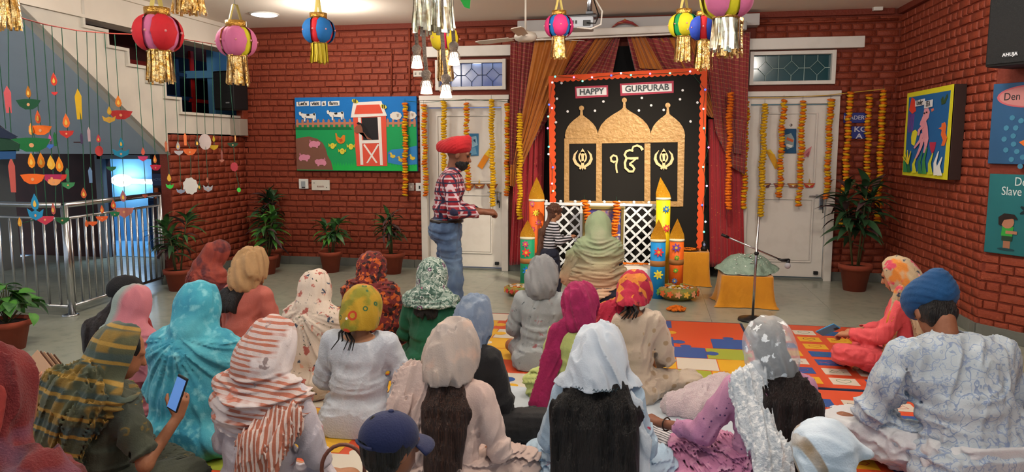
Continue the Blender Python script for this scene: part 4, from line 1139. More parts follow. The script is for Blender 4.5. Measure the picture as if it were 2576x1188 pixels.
for cx in (302, 937):
    cy = 745
    bpoly('khanda_blade', [(cx, cy - 78), (cx + 16, cy - 52), (cx + 9, cy), (cx + 12, cy + 60), (cx, cy + 95), (cx - 12, cy + 60), (cx - 9, cy), (cx - 16, cy - 52)], 3, GOL)
    for s in (-1, 1):
        bpoly('khanda_sword', ribbon([(cx + s * x, cy + y) for x, y in ((38, -62), (62, -30), (68, 5), (52, 40), (22, 62), (-4, 78))], 3, 10, 24), 2 + .3 * s, GOL)
        bpoly('khanda_hilt', [(cx + s * 18 + 9 * math.cos(a), cy + 78 + 9 * math.sin(a)) for a in np.linspace(0, 2 * PI, 10, endpoint=False)], 3.2, GOL)
    ring = arc(cx, cy - 8, 34, 0, 360, 30, 44); inn = arc(cx, cy - 8, 22, 360, 0, 30, 31)
    vs = [br(*p) for p in ring[:-1]] + [br(*p) for p in arc(cx, cy - 8, 22, 0, 360, 30, 31)[:-1]]; n = 30; mb = MB()
    mb.add([(p[0], -.004, p[1]) for p in vs] + [(p[0], 0, p[1]) for p in vs], [(i, (i + 1) % n, n + (i + 1) % n, n + i) for i in range(n)] + [((i + 1) % n, i, 2 * n + i, 2 * n + (i + 1) % n) for i in range(n)] + [(n + i, n + (i + 1) % n, 3 * n + (i + 1) % n, 3 * n + i) for i in range(n)])
    mb.build('khanda_ring', GOL, bd, loc=(0, -.045, 0))
on = [ribbon([(520 + x, 715 + y) for x, y in ((32, 62), (6, 50), (2, 24), (22, 6), (46, 14), (52, 40), (44, 80), (46, 115), (52, 145))], 18, 13),
      ribbon([(520 + x, 715 + y) for x, y in ((40, 50), (30, 60), (18, 56))], 12, 8),
      ribbon([(610 + x, 640 + y) for x, y in ((88, 48), (60, 40), (32, 52), (20, 78), (36, 104), (70, 106), (112, 104), (128, 104))], 16, 20),
      ribbon([(610 + x, 640 + y) for x, y in ((36, 104), (22, 140), (26, 180), (56, 208), (86, 208), (96, 186), (82, 166), (58, 150))], 18, 19),
      ribbon([(610 + x, 640 + y) for x, y in ((58, 150), (84, 130), (112, 106))], 14, 12),
      ribbon([(610 + x, 640 + y) for x, y in ((76, 44), (88, 14), (118, 4), (146, 16), (162, 40))], 12, 22)]
for i, p in enumerate(on): bpoly('ik_onkar_stroke', p, 2 + .25 * i, GOL)
STAR = mat('sticker_silver', 'D4D2D6', .35)
for x, y in ((100, 278), (184, 378), (464, 300), (398, 372), (92, 462), (765, 272), (838, 330), (742, 370), (936, 366), (1064, 282), (1084, 212), (1200, 308), (1146, 456), (136, 156)):
    bpoly('round_sticker', [(x + 10 * math.cos(a), y + 10 * math.sin(a)) for a in np.linspace(0, 2 * PI, 10, endpoint=False)], 1, STAR, t=.002)
fl_ = thing('fairy_lights', 'string of small coloured fairy lights along the edge of the black festival board', 'fairy lights', (0, YB - .055, 0))
cols = ['7FFFC0', 'FFB0E0', '4060FF', 'E8F0FF', '60FFE0', 'FF80C0']
Lp = [(72, 1000), (64, 942), (70, 815), (36, 712), (38, 655), (30, 510), (34, 418), (64, 352), (40, 325), (66, 152), (88, 106), (234, 112), (302, 142), (376, 112), (526, 98), (602, 80), (680, 94), (830, 84), (985, 80), (1142, 66), (1260, 208), (1246, 358), (1250, 510), (1286, 660), (1244, 812), (1272, 960), (1236, 1110), (1262, 1240), (1250, 1320)]
MB().tube([(*(lambda a: (a[0], 0, a[1]))(br(*p)),) for p in Lp], .0025, 5).build('wire', GREEN_CORD, fl_)
for i, p in enumerate(Lp):
    c = br(*p); MB().ball((c[0], -.008, c[1]), .012, 8, 6).build('bulb', mat('led_' + cols[i % 6], cols[i % 6], .3, emit=2.5), fl_, True)
# ---- cloth drapes behind the board
RED = mat('maroon_sheer_gold', '8A2428', .6, sheen=.4, layers=(('noise', 3, .4, .7, '982C2C'), ('wave', 1, .95, .995, 'B08048', (3, 0, 13, 1.5))), bump=(60, .15))
BAN = mat('bandhani_red', '961A26', .65, sheen=.3, layers=(('noise', 3, .4, .7, 'A01C24'), ('dots', 22, .14, .10, 'C8783C')), bump=(60, .15))
ORG = mat('orange_sheer', 'B86A0C', .6, sheen=.4, layers=(('noise', 3, .4, .7, 'A85A08'), ('dots', 9, .07, .04, 'F0C878')), bump=(60, .15))
def drape(parent, name, topc, botc, m, Y, n=12, amp=.03, nu=60, nv=24, sag=0, seed=0, hold=0):
    """cloth between two px polylines (same count)"""
    def at(c, t):
        t = t * (len(c) - 1); i = min(int(t), len(c) - 2); f = t - i; return (c[i][0] * (1 - f) + c[i + 1][0] * f, c[i][1] * (1 - f) + c[i + 1][1] * f)
    vs = []; fs = []; rd = random.Random(seed); ph = [rd.uniform(0, 6) for _ in range(4)]
    for j in range(nv + 1):
        v = j / nv
        for i in range(nu + 1):
            u = i / nu; a = at(topc, u); b_ = at(botc, u)
            x = a[0] * (1 - v) + b_[0] * v; y = a[1] * (1 - v) + b_[1] * v + sag * math.sin(PI * v) * (math.sin(PI * u) if sag else 0)
            p = onY(x, y, Y); am = amp * (.5 + .5 * abs(math.sin(PI * (u * .8 + .1))))
            dy = am * (math.sin(u * n * 2 * PI + ph[0] + v * .9) * .6 + math.sin(u * n * 4.7 * PI + ph[1] - v) * .3)
            vs.append((p.x, p.y + dy, p.z))
    for j in range(nv):
        for i in range(nu):
            k = j * (nu + 1) + i; fs.append((k, k + nu + 1, k + nu + 2, k + 1))
    b = MB(); b.add(vs, fs); o = b.build(name, m, parent, True)
    so = o.modifiers.new('thickness', 'SOLIDIFY'); so.thickness = .004
    return o
MB().box(((WX(1345) + WX(1820)) / 2, BACK - .04, 1.42), (WX(1820) - WX(1345), .01, 2.8)).build('black_backcloth', mat('black_cloth', '0B090A', .9), None)
tag(bpy.data.objects['black_backcloth'], 'black cloth hung flat on the wall behind the festive drapes', 'cloth')
dl = thing('maroon_curtain', 'maroon and orange festive drape hanging on the left of the black board', 'curtain', (0, 0, 0))
drape(dl, 'bandhani_panel', [(1300, 300), (1372, 250)], [(1281, 668), (1362, 660)], BAN, 9.16, 5, .03, seed=1)
drape(dl, 'maroon_swag', [(1285, 106), (1318, 104), (1350, 102)], [(1282, 420), (1296, 424), (1312, 420)], RED, 9.08, 5, .035, seed=2)
drape(dl, 'maroon_sash', [(1310, 104), (1352, 102)], [(1290, 440), (1385, 290)], RED, 9.12, 4, .03, seed=12)
drape(dl, 'orange_swag', [(1345, 102), (1400, 100), (1455, 98)], [(1286, 440), (1294, 446), (1304, 440)], ORG, 9.05, 5, .03, seed=3, sag=-10)
drape(dl, 'orange_tail', [(1284, 415), (1300, 415)], [(1283, 468), (1296, 470)], ORG, 9.02, 2, .02, seed=33)
drape(dl, 'top_swag', [(1395, 99), (1480, 96), (1568, 84)], [(1352, 300), (1385, 240), (1420, 205)], RED, 9.10, 6, .04, seed=4, sag=-14)
drape(dl, 'orange_band', [(1500, 95), (1545, 90)], [(1432, 205), (1465, 200)], ORG, 9.05, 3, .03, seed=5)
drape(dl, 'inner_maroon', [(1540, 90), (1562, 86)], [(1468, 200), (1540, 190)], RED, 9.06, 3, .03, seed=6)
dr = thing('maroon_curtain', 'maroon and orange festive drape hanging on the right of the black board', 'curtain', (0, 0, 0))
drape(dr, 'bandhani_panel', [(1782, 300), (1866, 300)], [(1786, 672), (1872, 668)], BAN, 9.16, 5, .03, seed=7)
drape(dr, 'maroon_swag', [(1770, 92), (1820, 88), (1888, 80)], [(1800, 330), (1840, 420), (1874, 440)], RED, 9.08, 6, .035, seed=8)
drape(dr, 'maroon_tail', [(1836, 300), (1876, 300)], [(1846, 385), (1866, 388)], RED, 9.05, 3, .03, seed=9)
drape(dr, 'orange_swag', [(1660, 96), (1720, 94), (1775, 92)], [(1780, 292), (1800, 300), (1836, 340)], ORG, 9.12, 5, .03, seed=10, sag=10)
drape(dr, 'top_swag', [(1575, 84), (1640, 96), (1720, 94)], [(1600, 190), (1680, 178), (1800, 240)], RED, 9.10, 6, .04, seed=11, sag=10)
drape(dr, 'orange_band', [(1585, 86), (1622, 92)], [(1610, 172), (1668, 176)], ORG, 9.05, 3, .03, seed=5)
pk = thing('gathered_cloth', 'maroon and gold knot of gathered cloth on top of the white screen case', 'cloth', onY(1572, 66, 9.0)); b = MB(); b.tube([(-.16, 0, -.02), (-.08, -.02, .03), (0, -.03, .05), (.08, -.02, .03), (.17, 0, -.02)], [.012, .03, .04, .03, .012], 10, flat=.6); b.build('knot', RED, pk, True); MB().tube([(-.05, -.03, .03), (.0, -.05, .06), (.05, -.03, .03)], [.01, .022, .01], 8).build('gold_border', ORG, pk, True)
# ---- projector screen case, ceiling fan, projector
sc = thing('projector_screen_case', 'long white case of a rolled-up projector screen above the drapes', 'screen')
A = onY(1306, 90, 8.95); B_ = onY(1872, 66, 8.95)
d = B_ - A; L_ = d.length; c = (A + B_) / 2; sc.location = c
mb = MB(); mb.box((0, 0, 0), (L_, .11, .085), bev=.02, rz=0); mb.build('housing', WHITE, sc)
MB().box((0, -.02, -.058), (L_ - .06, .03, .02), bev=.006).build('bottom_bar', WHITE, sc)
for s in (-1, 1): MB().box((s * (L_ / 2 + .01), 0, 0), (.03, .125, .10), bev=.01).build('end_cap', mat('cap_grey', '9A9A98', .5), sc)
sc.rotation_euler = (0, -math.atan2(d.z, d.x), 0)
rr = tag(MB().box((WX(1310) + (WX(1890) - WX(1310)) / 2, BACK - .14, 3.06), (WX(1890) - WX(1310), .22, .13), bev=.004).build('trim_white_batten', mat('batten_white', 'B9B4B2', .6)), kind='structure')
p = atD(1322, 92, 7.2); fan('white ceiling fan hanging before the left drape, blades at rest', (p.x, p.y, p.z), .55, 1.0, CEIL - p.z - .0, .62)
p = atD(1440, 62, 7.0)
pj = thing('projector', 'pale grey projector hung from the ceiling with black and white cables', 'projector', p, .06)
MB().box((0, 0, 0), (.40, .28, .105), bev=.015).build('body', mat('projector_grey', 'AEB4BC', .5), pj)
MB().box((.14, -.145, -.01), (.07, .012, .05), bev=.004).build('socket_panel', BLACK, pj)
for k in range(4): MB().box((-.05 + k * .03, -.142, .0), (.018, .006, .03)).build('port', BLACK, pj)
MB().lathe([(0, 0), (.045, 0), (.045, .03), (0, .03)], 20).build('lens', BLACK, pj, True, (-.12, .14, 0), (-PI / 2, 0, 0))
MB().tube([(.16, 0, .05), (.16, 0, CEIL - p.z)], .024, 12).build('mount_pole', STEEL, pj, True)
MB().box((.1, 0, .065), (.26, .16, .02), bev=.004).box((.16, 0, .09), (.07, .07, .05), bev=.004).build('bracket', mat('bracket_grey', '6A6E74', .5), pj)
MB().tube([(.2, -.02, .25), (.28, -.1, .1), (.27, -.17, -.03), (.18, -.18, -.07), (.05, -.16, -.05)], .008, 8).build('white_cable', WHITE, pj, True)
MB().tube([(.2, -.02, .22), (.25, -.1, .06), (.22, -.17, -.02), (.14, -.16, -.01)], .006, 6).build('black_cable', BLACK, pj, True)
MB().tube([(-.18, -.15, .055), (.22, -.15, .07)], .006, 6).build('black_cable', BLACK, pj, True)
# ---- speakers
sp_ = thing('wall_speaker', 'black loudspeaker on a bracket beside the stair opening', 'speaker', (XL + .02, 8.98, 2.33), -.25)
MB().box((0, 0, 0), (.34, .26, .50), bev=.015).build('cabinet', BLACK, sp_); MB().box((0, -.135, 0), (.31, .01, .46), bev=.003).build('grille', mat('grille_black', '16181A', .8, bump=(200, .5)), sp_)
MB().box((.08, -.143, -.16), (.06, .004, .018)).build('badge', mat('badge_grey', '8A8C90', .4), sp_); MB().tube([(0, .10, 0), (0, .30, -.02)], .02, 8).build('bracket', STEEL, sp_)
b5 = thing('junction_box', 'beige box mounted under the black loudspeaker', 'box', (XL + .03, 9.06, 1.86)); MB().box((0, 0, 0), (.22, .2, .22), bev=.006).build('box', mat('beige_box', '9C8F84', .7), b5)
rn = Vector((ret_d.y, -ret_d.x, 0)) * 1.0      # return wall normal, towards the room
rn = Vector((-.815, -.58, 0)).normalized(); ra = math.atan2(ret_d.y, ret_d.x)
def onR(px, py, off=0):
    P0 = Vector((XR, 6.80, 0)) + rn * off; dd_ = ray(px, py); t = (P0 - EYE).dot(rn) / dd_.dot(rn); return EYE + dd_ * t
def RL(px, py, off=0): p = onR(px, py, off) - Vector((XR, 6.80, 0)); return Vector((p.x, p.y, 0)).dot(Vector((ret_d.x, ret_d.y, 0))), p.z
ra_root = lambda o: (setattr(o, 'location', (XR, 6.80, 0)), setattr(o, 'rotation_euler', (0, 0, ra)))
sp2 = thing('wall_speaker', 'big black loudspeaker high on the wall at the upper right', 'speaker'); ra_root(sp2)
l0, zb = RL(2486, 178, .32)
MB().box((l0 + .24, -.20, zb + .42), (.48, .34, .80), bev=.02).build('cabinet', mat('speaker_black', '0A0A0B', .6), sp2)
MB().box((l0 + .24, -.375, zb + .42), (.44, .012, .76), bev=.004).build('grille', mat('grille_black', '16181A', .8, bump=(200, .5)), sp2)
lx, lz = RL(2541, 137, .385); MB().box((lx, -.384, lz), (.115, .004, .036)).build('badge', mat('badge_dark', '26282C', .5), sp2); text('AHUJA', .034, mat('badge_letters', 'C8CCD2', .4), sp2, (lx, -.388, lz), sx=1.1, off=.0008)
MB().box((l0 + .24, -.02, zb + .42), (.2, .06, .2), bev=.01).build('bracket', STEEL, sp2)
# ---- two posters on the return wall
def poster(label, c0, c1, col):
    o = thing('poster', label, 'poster'); ra_root(o); x0, z1 = RL(*c0, .03); x1, z0 = x0 + .95, RL(*c1, .03)[1]
    MB().box(((x0 + x1) / 2, -.035, (z0 + z1) / 2), (x1 - x0, .012, z1 - z0), bev=.003).build('board', mat('poster_' + col, col, .6, layers=(('noise', 3, .4, .8, tuple(c * .8 for c in C3(col)[:3])),)), o)
    return o, x0, x1, z0, z1
def pp(o, name, pts, col, lvl): b = MB(); b.poly(pts, .0015); b.build(name, paper(col), o, loc=(0, -.041 - .0015 * lvl, 0))
o, x0, x1, z0, z1 = poster('deep blue poster with an orange fish and a pink oval title, below the loudspeaker', (2502, 212), (2494, 412), '1C4E78')
cx, cz = RL(2560, 243, .04); pp(o, 'title_oval', circ(cx + .1, cz, .26, 24, .09), 'B85A62', 1); pp(o, 'title_oval_inner', circ(cx + .1, cz, .24, 24, .078), 'B87A78', 2); text('Den D', .085, INK, o, (cx + .0, -.046, cz), sx=.9)
rd = random.Random(4)
cx, cz = RL(2572, 345, .04); cx += .12
for a in range(0, 360, 20):
    for r_ in (.19, .26):
        if cx + r_ * math.cos(math.radians(a + r_ * 90)) < x0 + .04 or cz + r_ * math.sin(math.radians(a + r_ * 90)) > z1 - .26: continue
        pp(o, 'bubble', circ(cx + r_ * math.cos(math.radians(a + r_ * 90)), cz + r_ * math.sin(math.radians(a + r_ * 90)), .022, 8), '3A7A98', 1)
pp(o, 'paper_fish', [(cx - .14, cz - .04), (cx - .05, cz + .0), (cx - .08, cz + .14), (cx + .0, cz + .04), (cx + .04, cz + .18), (cx + .09, cz + .05), (cx + .16, cz - .02), (cx + .1, cz - .1), (cx - .05, cz - .11)], 'C8641E', 3)
o, x0, x1, z0, z1 = poster('teal poster with a small boy in a green shirt and white lettering', (2492, 437), (2482, 634), '14686E')
LW = mat('letters_white', 'C8D8D8', .6)
cx, cz = RL(2556, 458, .04); text('Den', .10, LW, o, (cx - .01, -.044, cz), sx=.8, align='LEFT'); cx, cz = RL(2520, 481, .04); text('Slave', .10, LW, o, (cx, -.044, cz), sx=.8, align='LEFT')
cx, cz = RL(2534, 585, .04)
pp(o, 'boy_legs', rect(cx - .025, cz - .13, cx + .03, cz - .04), '9A6A50', 1); pp(o, 'boy_shorts', rect(cx - .04, cz - .07, cx + .045, cz - .02), '1E3A2A', 2); pp(o, 'boy_shirt', [(cx - .045, cz - .03), (cx + .045, cz - .03), (cx + .05, cz + .05), (cx - .04, cz + .05)], '2E9A3A', 3); pp(o, 'boy_arm', rect(cx - .01, cz - .01, cx + .08, cz + .015), 'A8745A', 4)
pp(o, 'boy_face', circ(cx + .0, cz + .085, .052, 14), 'A8745A', 4); pp(o, 'boy_hair', [(cx - .07, cz + .06), (cx - .075, cz + .12), (cx - .03, cz + .155), (cx + .05, cz + .15), (cx + .08, cz + .11), (cx + .03, cz + .115), (cx - .03, cz + .10), (cx - .05, cz + .05)], '1C1210', 5)
pp(o, 'shadow_disc', circ(cx, cz - .14, .07, 14, .012), '0C3C44', 1)
cx, cz = RL(2574, 530, .04); pp(o, 'dark_bush', flower(cx + .04, cz, .07, 7), '0A2A30', 1)
# ---- sea board on the right wall
sea = thing('sea_display_board', 'blue sea display board with pink octopus and yellow border on the right wall', 'display board')
S0 = onX(2285, 235, XR - .12); S1 = onX(2402, 212, XR - .12); zt = S0.z; zb = onX(2272, 440, XR - .12).z
sea.location = (XR - .12, S0.y, zb); sea.rotation_euler = (0, 0, -PI / 2); SW = S0.y - S1.y; SH = zt - zb
MB().box((SW / 2, .055, SH / 2), (SW, .10, SH), bev=.004).build('box_frame', mat('dark_brown_wood', '2A1612', .6), sea)
def se(u, v): return (SW * (u - 60) / 520, SH * (1 - v / 1000))
def sq(name, pts, col, lvl): b = MB(); b.poly([se(*p) for p in pts], .004); b.build(name, paper(col), sea, loc=(0, -.004 * lvl, 0))
sq('yellow_border', [(60, 0), (580, 0), (580, 1000), (60, 1000)], 'D8D424', 1)
sq('blue_sea', [(90, 55), (555, 60), (540, 930), (92, 945)], '145E9C', 2)
sq('jellyfish_cap', [(130, 60), (165, 90), (190, 230), (150, 260), (105, 210)], 'E0402C', 3)
for k in range(4): sq('jellyfish_tentacle', ribbon([(112 + k * 20, 260), (105 + k * 20, 380), (112 + k * 18, 480)], 12, 6), '6A3A8A', 3)
sq('octopus_head', [(300, 220), (340, 215), (360, 260), (350, 330), (320, 370), (285, 380), (270, 350), (290, 290)], 'E09AA8', 4)
sq('octopus_body', [(270, 350), (330, 360), (350, 420), (370, 560), (360, 640), (340, 660), (330, 600), (310, 580), (290, 420), (262, 400)], 'DE94A4', 5)
for i, p in enumerate(([(300, 500), (280, 580), (235, 640), (215, 670)], [(310, 560), (290, 660), (262, 740), (240, 790)], [(345, 560), (350, 640), (335, 720)], [(300, 420), (262, 460), (255, 520)])): sq('octopus_arm', ribbon(p, 34, 16), 'E09AA8', 5.3 + .2 * i)
for x, y in ((310, 270), (335, 262)): sq('octopus_eye', [(x + 7 * math.cos(a), y + 9 * math.sin(a)) for a in np.linspace(0, 6.28, 9)[:-1]], '141414', 6)
sq('seahorse', [(500, 400), (530, 390), (545, 430), (540, 500), (560, 560), (540, 640), (510, 640), (525, 580), (500, 520), (505, 470), (470, 450), (500, 440)], 'E06A2C', 4)
sq('yellow_coral', [(165, 470), (200, 450), (225, 480), (215, 560), (200, 640), (165, 620), (155, 540)], 'E4DE30', 3)
sq('pink_shell', [(380, 600), (450, 600), (440, 680), (420, 740), (395, 680)], 'B02848', 3.5)
for x, h_, c_ in ((110, 250, '2E8A4A'), (160, 230, '1E6A3A'), (230, 200, 'D8D82C'), (300, 250, '2A7A5A'), (350, 300, '3A8A44'), (420, 240, 'C8D030'), (480, 260, 'E8ECE8'), (520, 200, 'E8ECE8')):
    sq('paper_seaweed', ribbon([(x, 960), (x - 18, 960 - h_ * .5), (x + 12, 960 - h_)], 46, 6), c_, 4 + x / 400)
for k, a in enumerate((-60, -35, -10, 20)): sq('coral_frond', ribbon([(150, 860), (150 + 90 * math.sin(math.radians(a)), 860 - 170 * math.cos(math.radians(a)))], 16, 4), 'E0C42C', 6 + k * .2)
sq('dark_paper_fish', [(470, 140), (490, 110), (500, 160), (530, 90), (538, 120), (515, 190), (480, 200)], '2A4A2A', 3)
sq('small_fish', [(370, 230), (395, 225), (400, 250), (380, 262)], 'D0705A', 3)
for p0, w_, s_ in (((190, 110), 'Under', (110, 70)), ((300, 135), 'SEA', (90, 80))):
    sq('word_card', [(p0[0], p0[1]), (p0[0] + s_[0], p0[1] - 8), (p0[0] + s_[0], p0[1] + s_[1] - 8), (p0[0], p0[1] + s_[1])], 'DADDE0', 5)
    c = se(p0[0] + s_[0] / 2, p0[1] + s_[1] / 2 - 4); text(w_, .075, INK, sea, (c[0], -.026, c[1]), sx=.9)
# ---- small wall plates
def plate(name, label, cat, c0, c1, col, Y=BACK - .028, th=.02, m=None):
    a_ = onY(*c0, Y); b_ = onY(*c1, Y); o = thing(name, label, cat, ((a_.x + b_.x) / 2, Y, (a_.z + b_.z) / 2)); MB().box((0, 0, 0), (b_.x - a_.x, th, a_.z - b_.z), bev=.003).build('cover', m or mat('plate_' + col, col, .4), o); return o
o = plate('wall_socket', 'white square socket below the left end of the farm board', 'socket', (752, 450), (776, 475), 'DCDCD8'); MB().box((0, -.014, 0), (.06, .008, .07), bev=.002).build('screen', mat('grey_lcd', '9AA0A4', .3), o); MB().box((0, -.014, -.05), (.05, .006, .012)).build('dark_strip', BLACK, o)
o = plate('switch_plate', 'wide cream switch plate with printed label below the farm board', 'switch', (784, 453), (830, 479), 'D8D2C6'); text('ROOTS', .03, mat('ink_brown', '8A4A3A', .6), o, (0, -.012, -.02)); 
for s in (-1, 1): MB().lathe([(0, -.003), (.006, -.003), (.006, .003), (0, .003)], 8).build('screw', BLACK, o, True, (s * .09, -.011, -s * .03), (PI / 2, 0, 0))
o = plate('wall_socket', 'small grey socket half behind the marigold string by the farm board', 'socket', (1028, 460), (1042, 480), 'A89C96'); MB().box((0, -.012, 0), (.02, .006, .03)).build('switch', WHITE, o)
o = plate('wall_socket', 'white square socket beside the frame of the left door', 'socket', (1046, 460), (1066, 481), 'E0E0DE'); MB().box((0, -.012, -.005), (.018, .006, .04)).build('slot', BLACK, o)
o = plate('wall_socket', 'pale socket on the bricks left of the left transom', 'socket', (1040, 178), (1062, 193), 'C8C2B8')
for s in (-1, 1): MB().box((s * .03, -.012, 0), (.02, .006, .03)).build('switch', mat('switch_grey', '8C8880', .5), o)
PBL = mat('sign_blue', '28348A', .4); SL = mat('sign_letters', 'D8D8E4', .5)
o = plate('room_sign', 'narrow blue sign with white letters above the KG A sign', 'sign', (2123, 284), (2180, 309), '28348A'); text('LEADERS', .065, SL, o, (.0, -.013, 0), sx=.98, off=.001)
o = plate('room_sign', 'square blue sign reading KG A on the bricks by the right door', 'sign', (2142, 318), (2180, 349), '28348A'); text('KG', .085, SL, o, (.01, -.013, .035), sx=1.2, off=.0015); text('A', .085, SL, o, (0, -.013, -.045), sx=1.3, off=.0015)
cm = thing('camera_bracket', 'small white camera at the top of the right end of the back wall', 'camera', onY(2208, 22, BACK - .12)); MB().box((0, 0, 0), (.10, .07, .045), bev=.01).build('housing', WHITE, cm); MB().tube([(-.03, .03, .02), (-.05, .1, .04)], .012, 8).build('arm', WHITE, cm)
# ---- things taped on the doors
def taped(name, label, pts, cols, Y=BACK - .012):
    o = thing(name, label, 'paper decoration', (0, Y, 0))
    for i, (ps, c) in enumerate(zip(pts, cols)): b = MB(); b.poly(PB(Y, *ps), .002); b.build('paper_piece', paper(c), o, loc=(0, -.002 * i, 0))
    return o
taped('door_poster', 'blue patterned picture on the left door behind the turbaned man', [[(1178, 336), (1204, 336), (1204, 392), (1178, 392)], [(1184, 345), (1198, 342), (1202, 365), (1188, 372)], [(1182, 376), (1196, 370), (1200, 388), (1186, 390)], [(1190, 352), (1196, 350), (1197, 360)]], ['3A7AA8', '9AC4DC', '6FA8CC', '1E4A70'])
taped('door_poster', 'blue picture with a striped fish on the right door', [[(1970, 324), (2003, 324), (2003, 386), (1970, 386)], [(1974, 340), (1990, 335), (1998, 350), (1996, 370), (1980, 376), (1974, 360)], [(1980, 345), (1996, 352), (1994, 358), (1978, 352)], [(1978, 362), (1994, 366), (1990, 372), (1978, 368)]], ['1E5078', '8A9CA0', 'C8603A', 'E0E4E0'])
def diya_paper(name, label, x, y, s, c1='C8963C', c2='8A4A30', flame=True):
    ps = [[(x - 24 * s, y - 8 * s), (x + 24 * s, y - 8 * s), (x + 14 * s, y + 10 * s), (x - 14 * s, y + 10 * s)], [(x - 20 * s, y - 5 * s), (x + 20 * s, y - 5 * s), (x, y + 4 * s)], [(x - 6 * s, y), (x + 6 * s, y), (x, y + 7 * s)]]; cs = [c2, c1, 'E0D8C8']
    if flame: ps.append([(x - 4 * s, y - 10 * s), (x, y - 28 * s), (x + 4 * s, y - 10 * s)]); cs.append('C8A040')
    return taped(name, label, ps, cs)
for i, (x, l) in enumerate(((1180, 'behind the turbaned man'), (1206, 'in the middle of the row'), (1238, 'nearest the door edge'))): diya_paper('paper_diya', 'brown and gold paper lamp cut-out on the left door, ' + l, x, 468, .62, flame=i == 1)
for i, (x, c, l) in enumerate(((1925, '6A3A40', 'first of the row from the left'), (1960, '8A4A50', 'second of the row, half behind a marigold string'), (1995, '9A5A40', 'third of the row, behind a marigold string'), (2036, 'C03A2C', 'red, at the right end of the row'))): diya_paper('paper_diya', 'paper lamp cut-out on the right door, ' + l, x, 466, .62, c2=c, flame=i % 2 == 1)
taped('paper_candle', 'orange striped paper candle tilted on the left door', [[(1201, 418), (1219, 388), (1231, 396), (1213, 426)], [(1219, 388), (1232, 372), (1231, 396)]], ['E08A1C', 'E8C030'])
taped('paper_candle', 'yellow striped paper candle tilted on the right door', [[(1926, 378), (1948, 388), (1960, 420), (1950, 426)], [(1926, 378), (1938, 376), (1948, 390)]], ['D8A024', 'E8C83C'])
taped('paper_bird', 'pink paper bird stuck on the right door', [[(2018, 388), (2030, 376), (2042, 368), (2036, 390), (2024, 398)], [(2026, 390), (2036, 380), (2034, 396)]], ['D8888C', 'B05A64'])
# ================================================================ marigold strings
def bloom(name, col, seed):
    rd = random.Random(seed); m = MB(); n = 9
    prof = [(.0, -.017), (.022, -.014), (.032, -.003), (.030, .008), (.016, .016), (0, .017)]
    m.lathe(prof, n, wob=lambda w, z: 1 + .12 * math.sin(w * 4.5 + z * 200) + rd.uniform(-.08, .08))
    return m.mesh(name, mat('marigold_' + col, col, .75, bump=(120, .6), layers=(('noise', 60, .4, .7, tuple(min(1, c * .7) for c in C3(col)[:3])),)), True)
BO = [bloom('marigold_orange', 'F07808', i) for i in range(2)]; BY = [bloom('marigold_yellow', 'F2BE14', 5 + i) for i in range(2)]
def garland(label, px, y0, y1, Y, pat, x1=None, w=1.2, group=None):
    A = onY(px, y0, Y); B_ = onY(x1 if x1 is not None else px, y1, Y); o = thing('marigold_garland', label, 'garland', A, group=group)
    L_ = (A - B_).length; n = max(4, int(L_ / .033)); rd = random.Random(px)
    MB().tube([(0, 0, .05), (0, 0, 0)] + [tuple((B_ - A) * t) for t in (.25, .5, .75, 1)] + [tuple((B_ - A) + Vector((0, 0, -.03)))], .002, 5).build('thread', GREEN_CORD, o)
    if Y < 9.0 and L_ > 1: MB().tube([(0, 0, .05), (0, .14, .05)], .003, 5).build('hook', STEEL, o)
    for i in range(n):
        t = (i + .5) / n; c = {'y': 'y', 'o': 'o', 'm': 'oy'[(i // 1) % 2], 'f': 'oyyooy'[i % 6]}[pat]
        me = rd.choice(BO if c == 'o' else BY)
        k = link('marigold', me, o, (B_ - A) * t + Vector((rd.uniform(-.006, .006) + .006 * math.sin(i * .5), rd.uniform(-.004, .004), 0)), (rd.uniform(-.25, .25), rd.uniform(-.25, .25), rd.uniform(0, 6)))
        s = rd.uniform(.86, 1.12) * w; k.scale = (s, s, rd.uniform(.85, 1.05))
    return o
GY = BACK - .12
for a_ in ((1019, 258, 494, 'f', None, 'orange and yellow marigold string hanging over the farm board'),
           (1066, 262, 494, 'f', 1072, 'orange and yellow marigold string on the left frame of the left door'),
           (1116, 254, 490, 'y', 1118, 'yellow marigold string hanging behind the turbaned man'),
           (1172, 258, 480, 'm', 1178, 'orange marigold string whose middle is behind the red turban'),
           (1236, 250, 520, 'y', 1240, 'yellow marigold string in front of the left door panel'),
           (1277, 260, 494, 'f', 1276, 'orange marigold string at the right edge of the left door'),
           (1307, 284, 552, 'y', 1308, 'yellow marigold string on the maroon curtain left of the black board'),
           (1837, 232, 528, 'o', 1832, 'orange marigold string on the maroon curtain right of the black board'),
           (1878, 254, 526, 'm', 1870, 'orange and yellow marigold string at the left frame of the right door'),
           (1924, 260, 546, 'y', 1914, 'all-yellow marigold string ending above the microphone pole'),
           (1972, 250, 498, 'f', 1960, 'short marigold string crossing the fish picture on the right door'),
           (2020, 252, 520, 'm', 2010, 'orange marigold string in the middle of the right door'),
           (2090, 248, 502, 'f', 2079, 'marigold string hanging over the bolt side of the right door'),
           (2140, 230, 566, 'm', 2119, 'long marigold string left of the KG A sign'),
           (2186, 236, 512, 'm', 2180, 'marigold string right of the KG A sign, above the tall plant'),
           (2222, 226, 560, 'm', 2208, 'marigold string nearest the corner of the brick walls')):
    garland(a_[5], a_[0], a_[1], a_[2], GY if a_[0] not in (1307, 1837) else 8.93, a_[3], a_[4])
cd = thing('yellow_cord', 'thin yellow cord strung along the top of the right door holding the marigold strings', 'cord'); MB().tube([onY(x, y, GY) for x, y in ((1870, 246), (1960, 246), (2080, 240), (2150, 232), (2226, 224))], .005, 6).build('cord', mat('yellow_cord', 'C8A23C', .8), cd)
